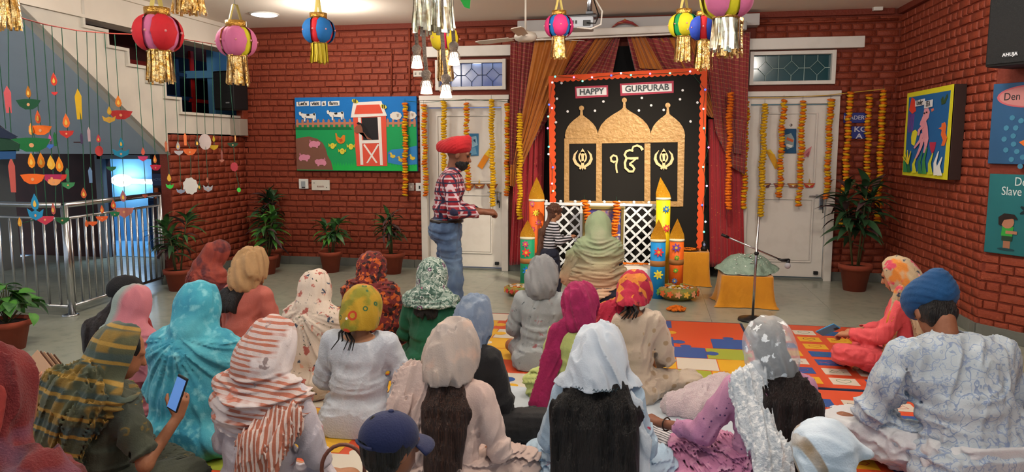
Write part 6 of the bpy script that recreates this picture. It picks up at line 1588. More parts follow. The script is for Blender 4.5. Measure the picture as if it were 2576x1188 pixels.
def lantern(label, px, py, D, dpx, cols, gold=True, rot=0.0, collar=True, tl=.9, m2=None, sq=.9):
    c = atD(px, py, D); R_ = dpx / 2 * D / FPX; t = thing('paper_lantern', label, 'lantern', c, rot)
    n = 8; H_ = R_ * .70
    for k in range(n):
        a = 2 * PI * k / n; col = cols[k % len(cols)]; vs = []; fs = []; N1, N2 = 6, 12
        r0 = R_ * .50; vs.append((0, 0, 0)); 
        pts = [(0, 0)] + [(q / N1 * math.cos(w_), q / N1 * math.sin(w_)) for q in range(1, N1 + 1) for w_ in np.linspace(0, 2 * PI, N2, endpoint=False)]
        vv = []
        for (u, v) in pts:      # a paper disc bent round the lantern's belly
            lo_ = v * PI / 2 * .96; la = u * .60; rr = R_ * (math.cos(lo_) * .62 + .38) * sq * (1.0 if k % 2 else .84) * (1 - .06 * u * u)
            vv.append((rr * math.cos(a + la), rr * math.sin(a + la), H_ * math.sin(lo_) * .98))
        fs = [(0, 1 + k2, 1 + (k2 + 1) % N2) for k2 in range(N2)]
        for q in range(N1 - 1):
            for k2 in range(N2): l2 = (k2 + 1) % N2; fs.append((1 + q * N2 + k2, 1 + (q + 1) * N2 + k2, 1 + (q + 1) * N2 + l2, 1 + q * N2 + l2))
        b = MB(); b.add([(x * (1 + .02 * (k % 2)), y * (1 + .02 * (k % 2)), z_) for x, y, z_ in vv], fs); o = b.build('paper_disc', paper(col), t, True)
        MB().ball((R_ * 1.0 * sq * math.cos(a) * 1.02, R_ * sq * math.sin(a) * 1.02, 0), R_ * .05, 6, 4).build('stud', mat('stud_pale', 'D89090', .4), t)
    MB().lathe([(R_ * .42, -H_ * .92), (R_ * .44, H_ * .92)], 16).build('inner_tube', mat('lantern_inside', '7A1A30', .8), t, True)
    if collar: MB().lathe([(R_ * .46, H_ * .86), (R_ * .47, H_ * 1.34), (R_ * .44, H_ * 1.34), (R_ * .43, H_ * .86)], 24).build('collar', GOLD, t, True)
    MB().tube([(-R_ * .36, 0, H_ * 1.3), (-R_ * .10, 0, H_ * 2.4), (R_ * .10, 0, H_ * 2.4), (R_ * .36, 0, H_ * 1.3)], R_ * .09, 4, flat=.25).build('handle', mat('handle_yellow', 'C8B464', .5), t)
    MB().tube([(0, 0, H_ * 2.4), (0, 0, max(H_ * 2.45, CEIL - c.z))], .0015, 4).build('thread', GREEN_CORD, t)
    MB().lathe([(R_ * .46, -H_ * .84), (R_ * .46, -H_ * 1.0), (R_ * .44, -H_ * 1.0)], 20).build('lower_band', GOLD, t, True)
    fringe(t, R_ * .46, -H_ * .9, R_ * 2 * tl, 34, m2 or FR, px)
    return t
PK, RD_, YL_, BL_, GN_ = 'C86A94', 'C41E2A', 'C8C01E', '1464A8', '0E8A4A'
lantern('big paper lantern with pink and red discs hanging before the stairs', 398, 84, 4.3, 132, [PK, RD_], rot=-PI / 2 + .12, tl=.62)
lantern('pink and yellow paper lantern right of the big pink and red one', 595, 105, 5.0, 108, [PK, PK, YL_, PK], rot=-1.85, tl=.68)
lantern('small blue and red paper lantern with yellow tassels over the farm board', 802, 78, 6.2, 92, [RD_, BL_], rot=-1.5, tl=.55, m2=mat('yellow_tassel', 'B8A41C', .6))
lantern('pink and yellow paper lantern half hidden by the rope lamps', 1118, 98, 6.6, 84, ['C81E4A', 'D8C020'], rot=-1.35, tl=.9)
lantern('blue and magenta paper lantern in front of the projector', 1406, 66, 6.4, 80, [BL_, 'C02A6A'], rot=-2.1, tl=.68)
lantern('green and yellow paper lantern above the right side of the black board', 1720, 64, 6.0, 84, [GN_, YL_, GN_], rot=-2.2, tl=.75)
lantern('red and blue paper lantern hanging just right of the green and yellow one', 1772, 72, 5.2, 88, [RD_, '1A3AA0'], rot=-1.7, tl=.85)
lantern('large yellow and pink paper lantern cut by the top edge', 1828, -6, 4.0, 150, [YL_, PK, YL_], rot=-1.3, tl=.55, collar=False, m2=FR2)
for lab, px, py, D, w_, L_, m_ in (('gold foil tassel at the upper left edge', 8, -10, 3.6, 70, .16, FR), ('gold foil tassel cut by the top edge between the pink lanterns', 474, -20, 4.4, 76, .13, FR), ('wide silver and gold foil tassel from which the rope lamps hang', 1088, -40, 4.0, 96, .26, FR2), ('gold foil tassel hanging below the large yellow and pink lantern', 1836, 60, 4.6, 70, .20, FR)):
    c = atD(px, py, D); r = w_ / 2 * D / FPX; t = thing('foil_tassel', lab, 'tassel', c); fringe(t, r, 0, L_, 40, m_, int(px)); MB().lathe([(r * .95, -.01), (r * .95, .03), (r * .9, .03)], 20).build('band', GOLD, t, True); MB().tube([(0, 0, .03), (0, 0, max(.05, CEIL - c.z))], .002, 4).build('thread', GREEN_CORD, t); MB().tube([(-r * .9, 0, .03), (0, 0, .05), (r * .9, 0, .03)], .003, 4).build('cross_wire', STEEL, t)
c = atD(1168, -4, 3.9); t = thing('paper_leaf', 'green paper leaf hanging at the top edge beside the rope lamps', 'leaf', c); b = MB(); b.poly([(-.03, .08), (.02, .06), (.035, 0), (.03, -.055), (.0, -.045), (-.025, .0)], .002); b.build('leaf', paper('118A2E'), t); MB().tube([(0, 0, .06), (0, 0, CEIL - c.z)], .0015, 4).build('thread', GREEN_CORD, t)
# rope lamps
ROPE = mat('jute_rope', '6E625A', .9, bump=(90, .9, (1, 1, 1)), layers=(('wave', 60, .4, .6, '8A7C70', (1, 1, 2, 1)),)); SHD = mat('lit_shade', 'FFE6CC', .6, emit=3.4)
for lab, px, py, D, x0 in (('rope lamp with a lit pleated shade, upper left of the four', 1049, 150, 4.1, 1046), ('rope lamp with a lit pleated shade, hanging lower left', 1073, 214, 4.0, 1066), ('rope lamp with a lit pleated shade, right-hand one before the transom', 1142, 142, 4.1, 1138), ('rope lamp with a lit pleated shade, lowest one in the middle', 1122, 224, 4.0, 1113)):
    c = atD(px, py, D); t = thing('rope_lamp', lab, 'lamp', c); s = D / FPX
    MB().lathe([(.004, .030), (.018, .018), (.026, -.02), (.031, -.045), (.030, -.047), (.012, -.04)], 16, wob=lambda w_, z_: 1 + .09 * math.cos(w_ * 7)).build('shade', SHD, t, True)
    MB().tube([(0, 0, .022), (-.002, 0, .05), (0, 0, .065), (.0, 0, .08)], [.017, .026, .028, .014], 12).build('knot', ROPE, t, True)
    MB().tube([(0, 0, .075), ((x0 - px) * s * .5, 0, .16), ((x0 - px) * s, 0, .3), ((x0 - px) * s, 0, CEIL - c.z)], .011, 8).build('rope', ROPE, t, True)
    rd = random.Random(px); b = MB()
    for k in range(14): a = k * .45; b.tube([(.02 * math.cos(a), .02 * math.sin(a), .03), (.032 * math.cos(a), .032 * math.sin(a), .01), (.034 * math.cos(a + .2), .034 * math.sin(a + .2), -.012)], .0016, 4)
    tag(b.build('frayed_ends', ROPE, t), kind='stuff')
    l = bpy.data.lights.new('rope_lamp_light', 'POINT'); l.energy = 2.2; l.color = (1, .82, .62); l.shadow_soft_size = .03; lo = link('rope_lamp_light', l, None, c + Vector((0, 0, -.08)))
# ================================================================ strings of paper diyas
def dshape(kind, s):
    if kind == 'bowl': return [(-s, .0), (-s * .3, .02 * 0 + s * .08), (s * .3, s * .08), (s, 0), (s * .72, -s * .48), (s * .3, -s * .72), (-s * .3, -s * .72), (-s * .72, -s * .48)]
    if kind == 'bowlv': return [(-s, .05 * s), (s, .05 * s), (s * .8, -s * .45), (0, -s * .95), (-s * .8, -s * .45)]
    if kind == 'flame': return [(0, s), (s * .28, s * .45), (s * .38, 0), (s * .25, -s * .35), (0, -s * .5), (-s * .25, -s * .35), (-s * .38, 0), (-s * .28, s * .45)]
    if kind == 'tulip': return [(-s, s * .25), (-s * .45, -.05 * s), (0, s * .15), (s * .45, -.05 * s), (s, s * .25), (s * .8, -s * .45), (0, -s * .8), (-s * .8, -s * .45)]
    if kind == 'oval': return circ(0, 0, s * .75, 16, s)
    if kind == 'strip': return [(-s * .18, -s), (s * .18, -s), (s * .24, s * .5), (0, s), (-s * .24, s * .5)]
    if kind == 'spiky': return flower(0, 0, s, 9, 36, .06)
def rope_pt(px):   # the red string, from near the left edge to the far corner
    t = (px - 30) / 600; D = 3.9 + 3.6 * max(-.05, t); y = np.interp(px, [-20, 40, 115, 200, 300, 330, 420, 520, 600, 650], [10, 42, 62, 78, 86, 86, 92, 108, 122, 132]); return D, y
ST = [ # px, top kind list: (dy centre px, kind, size px, colour, dx)
 (20, 'pale thread with a salmon paper strip near the left edge', [(250, 'strip', 34, 'C8545A', 0), (440, 'strip', 44, 'C0564C', 12)]),
 (60, 'green diya with an amber flame, highest on the left', [(236, 'flame', 20, 'B06A14', 12), (252, 'bowl', 32, '0C4A2C', 12), (350, 'bowl', 44, '0E6A34', 20), (410, 'flame', 26, 'F0901C', 22), (440, 'bowl', 32, 'F06A1E', 25), (515, 'flame', 28, '1E8AB8', 32), (532, 'tulip', 28, '1E8AB8', 34)]),
 (80, 'big orange diya with two flames', [(300, 'flame', 22, 'E05A24', 16), (318, 'bowl', 30, 'F0701C', 22), (330, 'flame', 20, 'F0A040', 0), (410, 'flame', 26, 'F08A1C', 26), (545, 'bowlv', 22, 'C83A50', 36), (562, 'flame', 16, 'E8A030', -26)]),
 (108, 'small violet and blue diya among the orange ones', [(350, 'flame', 12, 'C84A9A', 18), (364, 'bowlv', 12, '3A6ABE', 18), (415, 'flame', 24, 'F0B83C', 22), (440, 'bowlv', 24, 'B02A5A', 24), (452, 'bowl', 20, 'F0A060', 30), (530, 'flame', 20, 'C05A50', 30)]),
 (130, 'red tapering flame cut-out on its own thread', [(205, 'flame', 22, 'D8402C', 6), (232, 'bowlv', 9, 'E03A3A', 8), (350, 'strip', 18, '1E6A34', 10), (420, 'flame', 26, 'F08A1C', 22), (440, 'bowlv', 20, 'D83A30', 22), (548, 'bowlv', 18, '1E5A34', 30)]),
 (155, 'orange flame over a red striped diya', [(310, 'flame', 24, 'F0702C', 12), (330, 'bowlv', 19, 'C8342C', 13), (440, 'strip', 18, '3A7A54', 16), (460, 'bowlv', 17, '3C8A54', 18)]),
 (192, 'tall yellow striped candle cut-out', [(262, 'strip', 38, 'E8B820', 6), (348, 'strip', 14, '4A3A5A', 14), (490, 'flame', 18, 'C85A34', 20), (565, 'flame', 12, 'D8602C', 28)]),
 (218, 'pale pink narrow paper strip', [(338, 'strip', 18, 'C8A8AC', 6), (440, 'strip', 20, '6A8AB0', 10), (558, 'bowlv', 12, 'E0602C', 16)]),
 (240, 'narrow red flame and drop on one thread', [(352, 'flame', 14, 'C8404A', 8), (380, 'oval', 13, 'C8403C', 10), (530, 'flame', 14, 'E0602C', 18), (545, 'bowlv', 14, 'E0602C', 18)]),
 (263, 'little yellow and green diya beside the large red one', [(282, 'flame', 14, 'E0B030', 12), (296, 'tulip', 17, 'D8A83C', 12), (420, 'bowlv', 12, '2A6A48', 18), (518, 'flame', 16, 'D85A3A', 24), (534, 'bowl', 15, '1E7A4A', 28)]),
 (288, 'large red diya with an orange flame', [(260, 'flame', 20, 'E08030', 10), (280, 'bowl', 28, 'B02A28', 16), (364, 'flame', 18, '1E8AA8', 18), (380, 'tulip', 21, '1E8AAE', 18), (498, 'flame', 20, 'A8707A', 24), (524, 'bowlv', 26, 'C07468', 26)]),
 (340, 'pink and orange lotus diya', [(384, 'flame', 13, 'D8604A', 20), (394, 'bowlv', 13, 'C83A6A', 20), (490, 'bowlv', 9, 'B0503A', 26)]),
 (372, 'crimson diya with an orange flame left of the brick wall', [(404, 'flame', 14, 'E07A3A', 18), (416, 'bowl', 18, 'C82440', 20)]),
 (408, 'rust paper cone near the foot of the parapet', [(368, 'strip', 14, 'A85A3A', 10), (450, 'flame', 13, 'E0B040', 18), (466, 'tulip', 12, '3CC84A', 20)]),
 (436, 'grey-white diya on a dark thread', [(370, 'flame', 14, 'A8A0A0', 12), (380, 'bowlv', 12, 'A8A4A8', 14), (462, 'flame', 10, '8A4A3A', 18), (478, 'tulip', 12, '8A94A8', 20)]),
 (462, 'white spiky disc cut-out, lowest in front of the bricks', [(350, 'strip', 16, 'D8703C', 4), (376, 'bowl', 20, 'D8642C', 16), (468, 'spiky', 22, 'D8D4CC', 18)]),
 (490, 'brown leaf cut-out beside the white oval', [(362, 'flame', 16, '3A2A20', 6), (472, 'flame', 14, '2A4A34', 12)]),
 (510, 'white oval cut-out above the bricks', [(357, 'oval', 20, 'B8A8A4', 6), (455, 'flame', 10, 'B06A50', 12), (470, 'tulip', 16, 'A8A8B0', 14)]),
 (532, 'olive yellow diya just under the parapet', [(352, 'flame', 10, 'B89A1C', 6), (366, 'bowlv', 13, 'B8941C', 6)]),
 (552, 'dull pink strip hanging low by the corner', [(390, 'strip', 13, '9A5A50', 6), (402, 'bowlv', 7, 'A86A5A', 6)]),
 (568, 'dark green diya under the loudspeaker', [(348, 'strip', 8, 'E0A060', 24), (360, 'bowl', 14, '1E3A24', 18), (420, 'spiky', 12, 'B03A44', 22), (478, 'spiky', 6, '4AC84A', 34)])]
rs = thing('red_string', 'red string slung across the stairs carrying the threads of paper diyas', 'string'); MB().tube([atD(x, rope_pt(x)[1], rope_pt(x)[0]) for x in sorted([-20, 600, 640] + [q_[0] for q_ in ST])], .004, 6).build('string', mat('red_thread', '9A2A1C', .8), rs)
for px, lab, items in ST:
    D, y0 = rope_pt(px); A = atD(px, y0, D); t = thing('diya_string', 'thread of paper cut-outs, topped by: ' + lab if False else lab + ', on a hanging thread' if 'thread' not in lab else lab, 'paper decoration', A)
    yl = max(i[0] + i[2] * .3 for i in items); path = [Vector((0, 0, 0))]
    for dy, kind, s, col, dx in sorted(items, key=lambda q: q[0]):
        xm = px + dx * (dy - y0) / (items[-1][0] - y0 + 1) if False else px + dx
        p = atD(xm, dy, D) - A; path.append(p)
    b = MB(); b.tube([Vector((0, 0, .004))] + [v + Vector((0, .006 if i_ else 0, 0)) for i_, v in enumerate(path)], .0026, 5); b.build('thread', GREEN_CORD, t)
    for k, (dy, kind, s, col, dx) in enumerate(sorted(items, key=lambda q: q[0])):
        p = path[k + 1]; b = MB(); sm = s * D / FPX; b.poly(dshape(kind, sm), .002); nm = {'flame': 'flame', 'strip': 'paper_strip', 'oval': 'paper_oval', 'spiky': 'paper_disc'}.get(kind, 'diya')
        o = b.build(nm, paper(col), t, loc=(p.x, p.y - .002 * k, p.z), rot=(0, 0, random.Random(px + k).uniform(-.35, .35) + .15))
        if kind in ('flame', 'bowl', 'bowlv', 'tulip') and s > 13:
            b = MB(); b.poly([(x * .42, z_ * .42) for x, z_ in dshape('flame' if kind == 'flame' else 'oval', sm)] if kind == 'flame' else [(x * .25, z_ * .25 - sm * .35) for x, z_ in circ(0, 0, sm * .5, 10)], .0012); b.build('inset', paper('F0C050' if kind == 'flame' else 'E0A070'), o, loc=(0, -.0025, 0))
t = thing('paper_hut', 'large dark green and blue paper cut-out cut off by the left edge', 'paper decoration', atD(8, 350, 3.6)); s = 3.6 / FPX
for pts, c_ in (([(-60, -30), (0, -10), (48, 12), (44, 30), (-60, 32)], '0C3A24'), ([(-60, 30), (36, 28), (32, 50), (-60, 52)], '1A4A7A'), ([(-60, -42), (-10, -34), (46, -6), (30, 0), (-60, -8)], '12203A')):
    b = MB(); b.poly([(x * s, -y * s) for x, y in pts], .003); b.build('paper_piece', paper(c_), t, loc=(0, -.003 * (c_ == '12203A'), 0))
MB().tube([(.02, 0, .05), (.0, 0, CEIL - t.location.z)], .002, 5).build('thread', GREEN_CORD, t)
# ================================================================ the cast
FB = (140, .18)
def fab(name, col, layers=(), **k): return mat(name, col, k.pop('rough', .8), sheen=k.pop('sheen', .08), bump=k.pop('bump', FB), layers=layers, **k)
HB = hairmat('hair_black', '0B0909', '1E1816'); HBR = hairmat('hair_brown', '2A1812', '4A2E22'); HDK = hairmat('hair_dark_brown', '1A100E', '302020'); HCU = hairmat('hair_light_brown', '6A4434', '8A6450')
F_TURQ = fab('turquoise_cotton', '3E9EB4', (('noise', 6, .42, .62, '2A86A4'), ('noise', 24, .52, .7, '7CC4D0'), ('noise', 3, .5, .7, '58B0C0')))
F_PLAID = fab('olive_plaid', '454B38', (('wave', 1, .55, .75, '7E6428', (4.2, 0, 0, .8)), ('wave', 1, .62, .8, '3A4A46', (0, 1, 3.8, .8)), ('noise', 7, .5, .75, '5A5A3A'), ('wave', 1, .86, .95, '9A7A34', (0, 2.4, 7.3, .8)))); F_OLIVE = fab('olive_cotton', '43483A', (('noise', 5, .4, .7, '363C32'), ('blotch', 9, .16, .1, '6A5A2C')))
F_PKGR = fab('pink_grey_chiffon', '8C9C98', (('noise', 9, .45, .7, '7E908E'), ('grad', 0, .0, .05, 'B8707C')))
F_RUSTR = fab('reddish_brown_shawl', '7A2E24', (('wave', 1, .7, .8, '4A1820', (3, 0, 3, .3)), ('noise', 14, .4, .7, '8E3A2A'))); F_TAN = fab('tan_chiffon', 'A8865E', (('noise', 4, .45, .7, '96744C'),)); F_SALM = fab('salmon_cotton', 'B8665A', (('noise', 5, .4, .7, 'A8584E'),))
F_CRFL = fab('cream_floral', 'CFC0B2', (('blotch', 10, .30, .22, 'A85A50'), ('blotch', 10, .16, .1, 'D8A08A'), ('blotch', 14, .2, .13, '3C4A5E'), ('blotch', 17, .16, .1, '5A5A3C')))
F_ORBK = fab('rust_checked_print', '6A1E1E', (('cells', 30, .66, .70, 'B8561E'), ('cells', 34, .3, .26, '2A1016'), ('dots', 30, .14, .1, 'C8803A')))
F_YEL = fab('mustard_embroidered', 'A8861A', (('noise', 10, .5, .6, '7E7A1E'), ('rings', 9.5, .30, .26, 'B83A1C'), ('rings', 13, .22, .19, '2E5A34'), ('dots', 9.5, .10, .07, 'E8E4E0')))
F_WHT = fab('white_cotton', 'BEC4CE', (('noise', 4, .45, .75, 'B2BAC8'),), bump=(100, .25)); F_WHT2 = fab('white_chiffon', 'BCC6D2', (('noise', 5, .4, .7, 'A8B4C2'),))
F_GRPA = fab('green_paisley', '8FA098', (('vein', 12, .05, .02, '35544A'), ('vein', 26, .05, .02, '4A6A60'), ('rings', 10, .26, .22, '5A3456'), ('dots', 10, .10, .07, 'B05A80'), ('vein', 17, .015, .006, 'D4DED8'))); F_GRN = fab('emerald_cotton', '0C5A40', (('noise', 5, .4, .7, '0A4E38'),))
F_GRBL = fab('blue_grey_chiffon', '7888A0', (('noise', 4, .42, .7, '5E7088'), ('noise', 12, .55, .75, '94A0B0'))); F_BLK = fab('black_cotton', '17181C', (('noise', 6, .4, .7, '101114'),))
F_BEI = fab('beige_chiffon', 'AFA096', (('noise', 4, .42, .7, '9A9290'), ('noise', 9, .55, .75, 'C8A898'))); F_PKP = fab('pale_peach_cotton', 'C8B2AA', (('noise', 4, .45, .75, 'BCA29A'),))
F_RUST = fab('rust_stripe_scarf', 'BEB0AE', (('wave', 1, .52, .62, 'A86450', (2, 6, 26, 3.0)), ('noise', 3.5, .50, .54, 'D4CACA'), ('blotch', 9, .18, .12, '8A7A7A'), ('blotch', 6, .16, .11, 'C07A68'))); F_WFL = fab('white_flowered_cotton', 'BCB6C0', (('blotch', 7, .14, .09, 'B07A7A'), ('noise', 4, .4, .7, 'C6C0C8')))
F_RSTR = fab('rust_striped_end', 'B06A54', (('wave', 1, .5, .62, 'D8C4BC', (30, 6, 2, 1.2)),))
F_GREY = fab('grey_chiffon', '85878A', (('noise', 4, .42, .7, '74767A'),)); F_GRFL = fab('grey_floral_cotton', '9AA0A4', (('blotch', 9, .2, .13, '9A6A70'), ('blotch', 13, .15, .09, '3C4C50'), ('noise', 4, .4, .7, '8A9094')))
F_MAG = fab('magenta_chiffon', '94124E', (('noise', 5, .4, .7, '7E0E44'), ('noise', 16, .5, .7, 'A01C58'))); F_LIME = fab('lime_cotton', 'B4C078', (('noise', 4, .42, .7, 'A4B068'),)); F_LEAF = fab('green_leaf_print', '9AB86A', (('blotch', 9, .3, .2, '4A8A3A'), ('noise', 5, .5, .6, 'C8D0A0')))
F_LBLU = fab('light_blue_cotton', 'A8C0D4', (('blotch', 5, .12, .09, 'B83A5A'), ('noise', 4, .4, .7, '9AB4CC')))
F_RDP = fab('red_printed_silk', 'A81A3A', (('cells', 16, .70, .74, 'C87A28'), ('blotch', 12, .26, .17, '6A1028'), ('dots', 18, .12, .08, 'E0A040'))); F_CRM = fab('cream_dotted_silk', 'BDAE9C', (('dots', 13, .30, .25, 'A08868'), ('noise', 4, .4, .7, 'B0A08E')), sheen=.5, rough=.55)
F_LACE = fab('white_lace', 'D0D6DC', (('vein', 18, .06, .03, 'F2F4F6'), ('noise', 40, .45, .6, 'B4BEC8')), bump=(90, .5)); F_LACES = fab('sheer_lace', 'C8D2DC', (('grad', 2, .78, .90, 'F0F2F4'), ('blotch', 15, .30, .24, 'alpha')), alpha=.34, bump=(60, .3))
F_PNK = fab('pink_block_print', 'B07AA0', (('noise', 3, .4, .7, 'C490AC'), ('dots', 34, .20, .14, '5A3A6A'))); F_PNS = fab('pink_skirt_print', 'B478A0', (('blotch', 10, .36, .30, 'CC9AB8'), ('noise', 3, .35, .7, 'C07CA0'), ('blotch', 20, .2, .13, '8E5484')))
F_FLO = fab('rose_print_scarf', 'B09A7A', (('blotch', 7, .36, .3, 'C04058'), ('blotch', 7, .18, .12, 'E0A0A8'), ('blotch', 11, .22, .15, '3C4450'), ('noise', 6, .58, .64, 'C87A2C'))); F_COR = fab('coral_cotton', 'D8545A', (('noise', 5, .4, .7, 'C84850'),))
F_BLU = fab('turban_blue', '0A4A7E', (('noise', 6, .4, .7, '083F6E'),)); F_KUR = fab('white_blue_leaf_kurta', 'A8B4BE', (('noise', 5, .4, .75, 'B8C2CA'), ('vein', 13, .016, .008, '7E90B0'), ('vein', 24, .022, .01, '8C9EBA'), ('noise', 40, .60, .66, '8294B0'))); F_PYJ = fab('white_pyjama', 'C2C4CA', (('noise', 5, .4, .7, 'C6CACE'),))
F_TRD = fab('turban_red', 'B0141E', (('noise', 6, .4, .7, '980F18'),)); F_CHK = fab('red_check_shirt', '8E1A28', (('wave', 1, .86, .95, 'C8B0B8', (9.5, 0, 0, 0)), ('wave', 1, .86, .95, 'C8B0B8', (0, 0, 8.5, 0)), ('wave', 1, .15, .05, '1E1E3C', (9.5, 0, 0, 0)), ('wave', 1, .12, .04, '1E1E3C', (0, 0, 8.5, 0))), bump=(90, .1)); F_JEAN = fab('blue_jeans', '4A6284', (('noise', 4, .45, .7, '6E88A4'), ('noise', 9, .55, .75, '34486A')), bump=(220, .3))
F_GRPE = fab('green_to_peach_chiffon', '8A9A78', (('grad', 2, .80, .48, 'C4A084'), ('noise', 5, .5, .8, 'A4A088'))); F_STR = fab('navy_white_stripes', 'D8D8E0', (('wave', 1, .48, .54, '14161E', (0, 0, 15, 0)),)); F_NAVY = fab('navy_cotton', '12182E')
F_TART = fab('red_tartan_wool', '6E181A', (('noise', 3, .4, .7, '5E1418'), ('wave', 1, .7, .95, '571A20', (3.6, 0, 1.2, .8)), ('noise', 12, .45, .8, '7E2220'), ('wave', 1, .93, 1.1, '6A5068', (1.2, 0, 3.0, .4))), bump=(160, .5))
F_CAP = fab('navy_cap_cloth', '0A1A48', (('noise', 5, .4, .7, '081540'),), sheen=.1); F_KER = fab('pale_blue_checked_kerchief', 'B6C8D8', (('wave', 1, .985, .992, '8A7048', (1.15, .4, .5, 0)), ('wave', 1, .985, .992, '8A7048', (.4, -1.1, .6, 0)), ('noise', 5, .4, .7, 'C4D0DC')))
def brooch():
    def fn(root, J, sp, h):
        c = J['hd']; R = J['Rh']; rd = random.Random(3); b = MB()
        for k in range(46):
            u, v = rd.gauss(-.25, .16), rd.gauss(.05, .25); n = V3(math.sin(u), -math.cos(u) * math.cos(v), math.sin(v)); p = c + R @ (V3(0, -.012, .015) + n * V3(.111, .122, .118)); b.ball(p, .0055, 6, 4)
        tag(b.build('sequin_brooch', mat('silver_sequin', 'E0DCD0', .2, metal=.8), root, True), kind='stuff')
    return fn
def cap(m):
    def fn(root, J, sp, h):
        c = J['hd']; R = J['Rh']; g = lambda x, y, z: c + R @ V3(x, y, z)
        F = Field(c - .24, c + .24, .006)
        F.ell(g(0, -.012, .03), (.093, .108, .088), R, .01)
        def seam(x, y, z):
            X = x - c[0]; Y = y - c[1]; Z = z - c[2]; u = R[0, 0] * X + R[1, 0] * Y + R[2, 0] * Z; v = R[0, 1] * X + R[1, 1] * Y + R[2, 1] * Z + .012
            a = np.arctan2(v, u) * 3 / PI; q = np.abs(a - np.round(a)); return np.clip(.04 - q, 0, .04) * .06
        F.disp(seam)
        F.ell(g(0, -.008, .012), (.082, .097, .085), R, 0, 'd')
        F.cut(lambda x, y, z: -(R[0, 2] * (x - c[0]) + R[1, 2] * (y - c[1]) + R[2, 2] * (z - c[2])) + .0, .006)
        F.ell(g(0, -.115, .0), (.04, .03, .026), R, .004, 'd')
        F.mesh('crown', m, root)
        MB().ball(g(0, -.012, .119), (.011, .011, .006), 12, 8).build('top_button', m, root, True)
        vs = []; fs = []; n = 14; a0 = sp.get('peak', 0.0)
        for i in range(n + 1):
            a = a0 + (-1.05 + 2.1 * i / n); 
            for j in range(5):
                r_ = 1 + .75 * j / 4 * math.cos((a - a0) * .95) ; x, y = .090 * math.sin(a) * r_, .104 * math.cos(a) * r_ - .012
                vs.append(tuple(g(x, y, .012 - .010 * (j / 4) - .03 * abs(math.sin(a - a0)) ** 2 * j / 4)))
        for i in range(n):
            for j in range(4): k = i * 5 + j; fs.append((k, k + 5, k + 6, k + 1))
        b = MB(); b.add(vs, fs); o = b.build('peak', m, root, True); so = o.modifiers.new('thickness', 'SOLIDIFY'); so.thickness = .005
        b = MB(); b.tube([g(.05 * math.cos(a), -.105 - .012 * math.sin(a), .006 + .008) for a in np.linspace(0, PI, 8)], .006, 6); b.build('back_strap', m, root, True)
    return fn
def kerchief(m):
    def fn(root, J, sp, h):
        c = J['hd']; R = J['Rh']; g = lambda x, y, z: c + R @ V3(x, y, z)
        F = Field(c - .27, c + .27, .0065)
        F.ell(g(0, -.014, .022), (.092, .108, .098), R, .02); F.ell(g(0, -.05, -.02), (.088, .075, .09), R, .03)
        F.cone(g(.02, -.05, .05), g(.14, -.07, .005), .055, .014, .03, sc=(1, 1.6, 1)); F.cone(g(-.03, -.06, .02), g(-.06, -.09, -.12), .07, .02, .04)
        F.cone(g(.04, -.08, .0), g(.07, -.11, -.11), .05, .012, .04)
        F.disp(folds('dir', .012, 1.0, 5, c, d=(.9, -.3, -.3)))
        F.ell(g(0, .02, -.035), (.082, .09, .12), R, .01, 'd'); F.cut(lambda x, y, z: (R[0, 1] * (x - c[0]) + R[1, 1] * (y - c[1]) + R[2, 1] * (z - c[2])) - .06 + 0 * x, .01)
        F.ell(g(0, -.008, .016), (.084, .099, .09), R, 0, 'd'); F.mesh('kerchief', m, root)
    return fn
def striped_belt():
    def fn(root, J, sp, h):
        z_ = J['hz'] + .075; b = MB(); pts = [(.164 * math.cos(a), .012 * 0 + .124 * math.sin(a) + J['wai'][1] * .6, z_) for a in np.linspace(0, 2 * PI, 36, endpoint=False)]
        b.tube(pts, .019, 6, closed=True, flat=1.0); b.build('belt', mat('belt_leather', '1E1610', .4), root, True); MB().box((.0, .14, z_), (.04, .012, .03), bev=.003).build('buckle', STEEL, root)
    return fn
def beard():
    def fn(root, J, sp, h):
        c = J['hd']; R = J['Rh']; g = lambda x, y, z: c + R @ V3(x, y, z); F = Field(c - .2, c + .2, .006)
        F.ell(g(0, .034, -.072), (.062, .068, .062), R, .02); F.cone(g(-.03, .092, -.05), g(.03, .092, -.05), .009, .009, .01)
        F.disp(lambda x, y, z: (vnoise(x * 90, y * 90, z * 60) - .5) * .008)
        F.ell(g(0, .075, .0), (.048, .05, .044), R, .008, 'd'); F.ell(g(0, .10, -.066), (.02, .02, .007), R, .003, 'd')
        F.cut(lambda x, y, z: (R[0, 2] * (x - c[0]) + R[1, 2] * (y - c[1]) + R[2, 2] * (z - c[2])) + .0 + 0 * x, .01); F.mesh('beard', HB, root)
    return fn
def zigzag():
    def fn(root, J, sp, h):
        c = J['nek']; b = MB(); pts = []
        for i in range(33):
            a = -1.05 + 2.1 * i / 32; pts.append((c[0] + .145 * math.sin(a), c[1] - .03 - .118 * math.cos(a) - .012, c[2] + .022 + (.012 if i % 2 else -.002)))
        b.tube(pts, .0022, 4); b.build('stitched_edge', mat('stitch_green', '1E3A44', .7), root)
    return fn
def bangle(n):
    def fn(root, J, sp, h):
        w = J['wri' + n]; e = J['elb' + n]; d = (e - w) / np.linalg.norm(e - w); p = w + d * .045; u = np.cross(d, (0, 0, 1)); u /= np.linalg.norm(u); v = np.cross(d, u)
        b = MB(); b.tube([p + (u * math.cos(a) + v * math.sin(a)) * .034 for a in np.linspace(0, 2 * PI, 20, endpoint=False)], .004, 6, closed=True); b.build('bangle', mat('bangle_dark', '3A2A22', .3, metal=.6), root, True)
    return fn
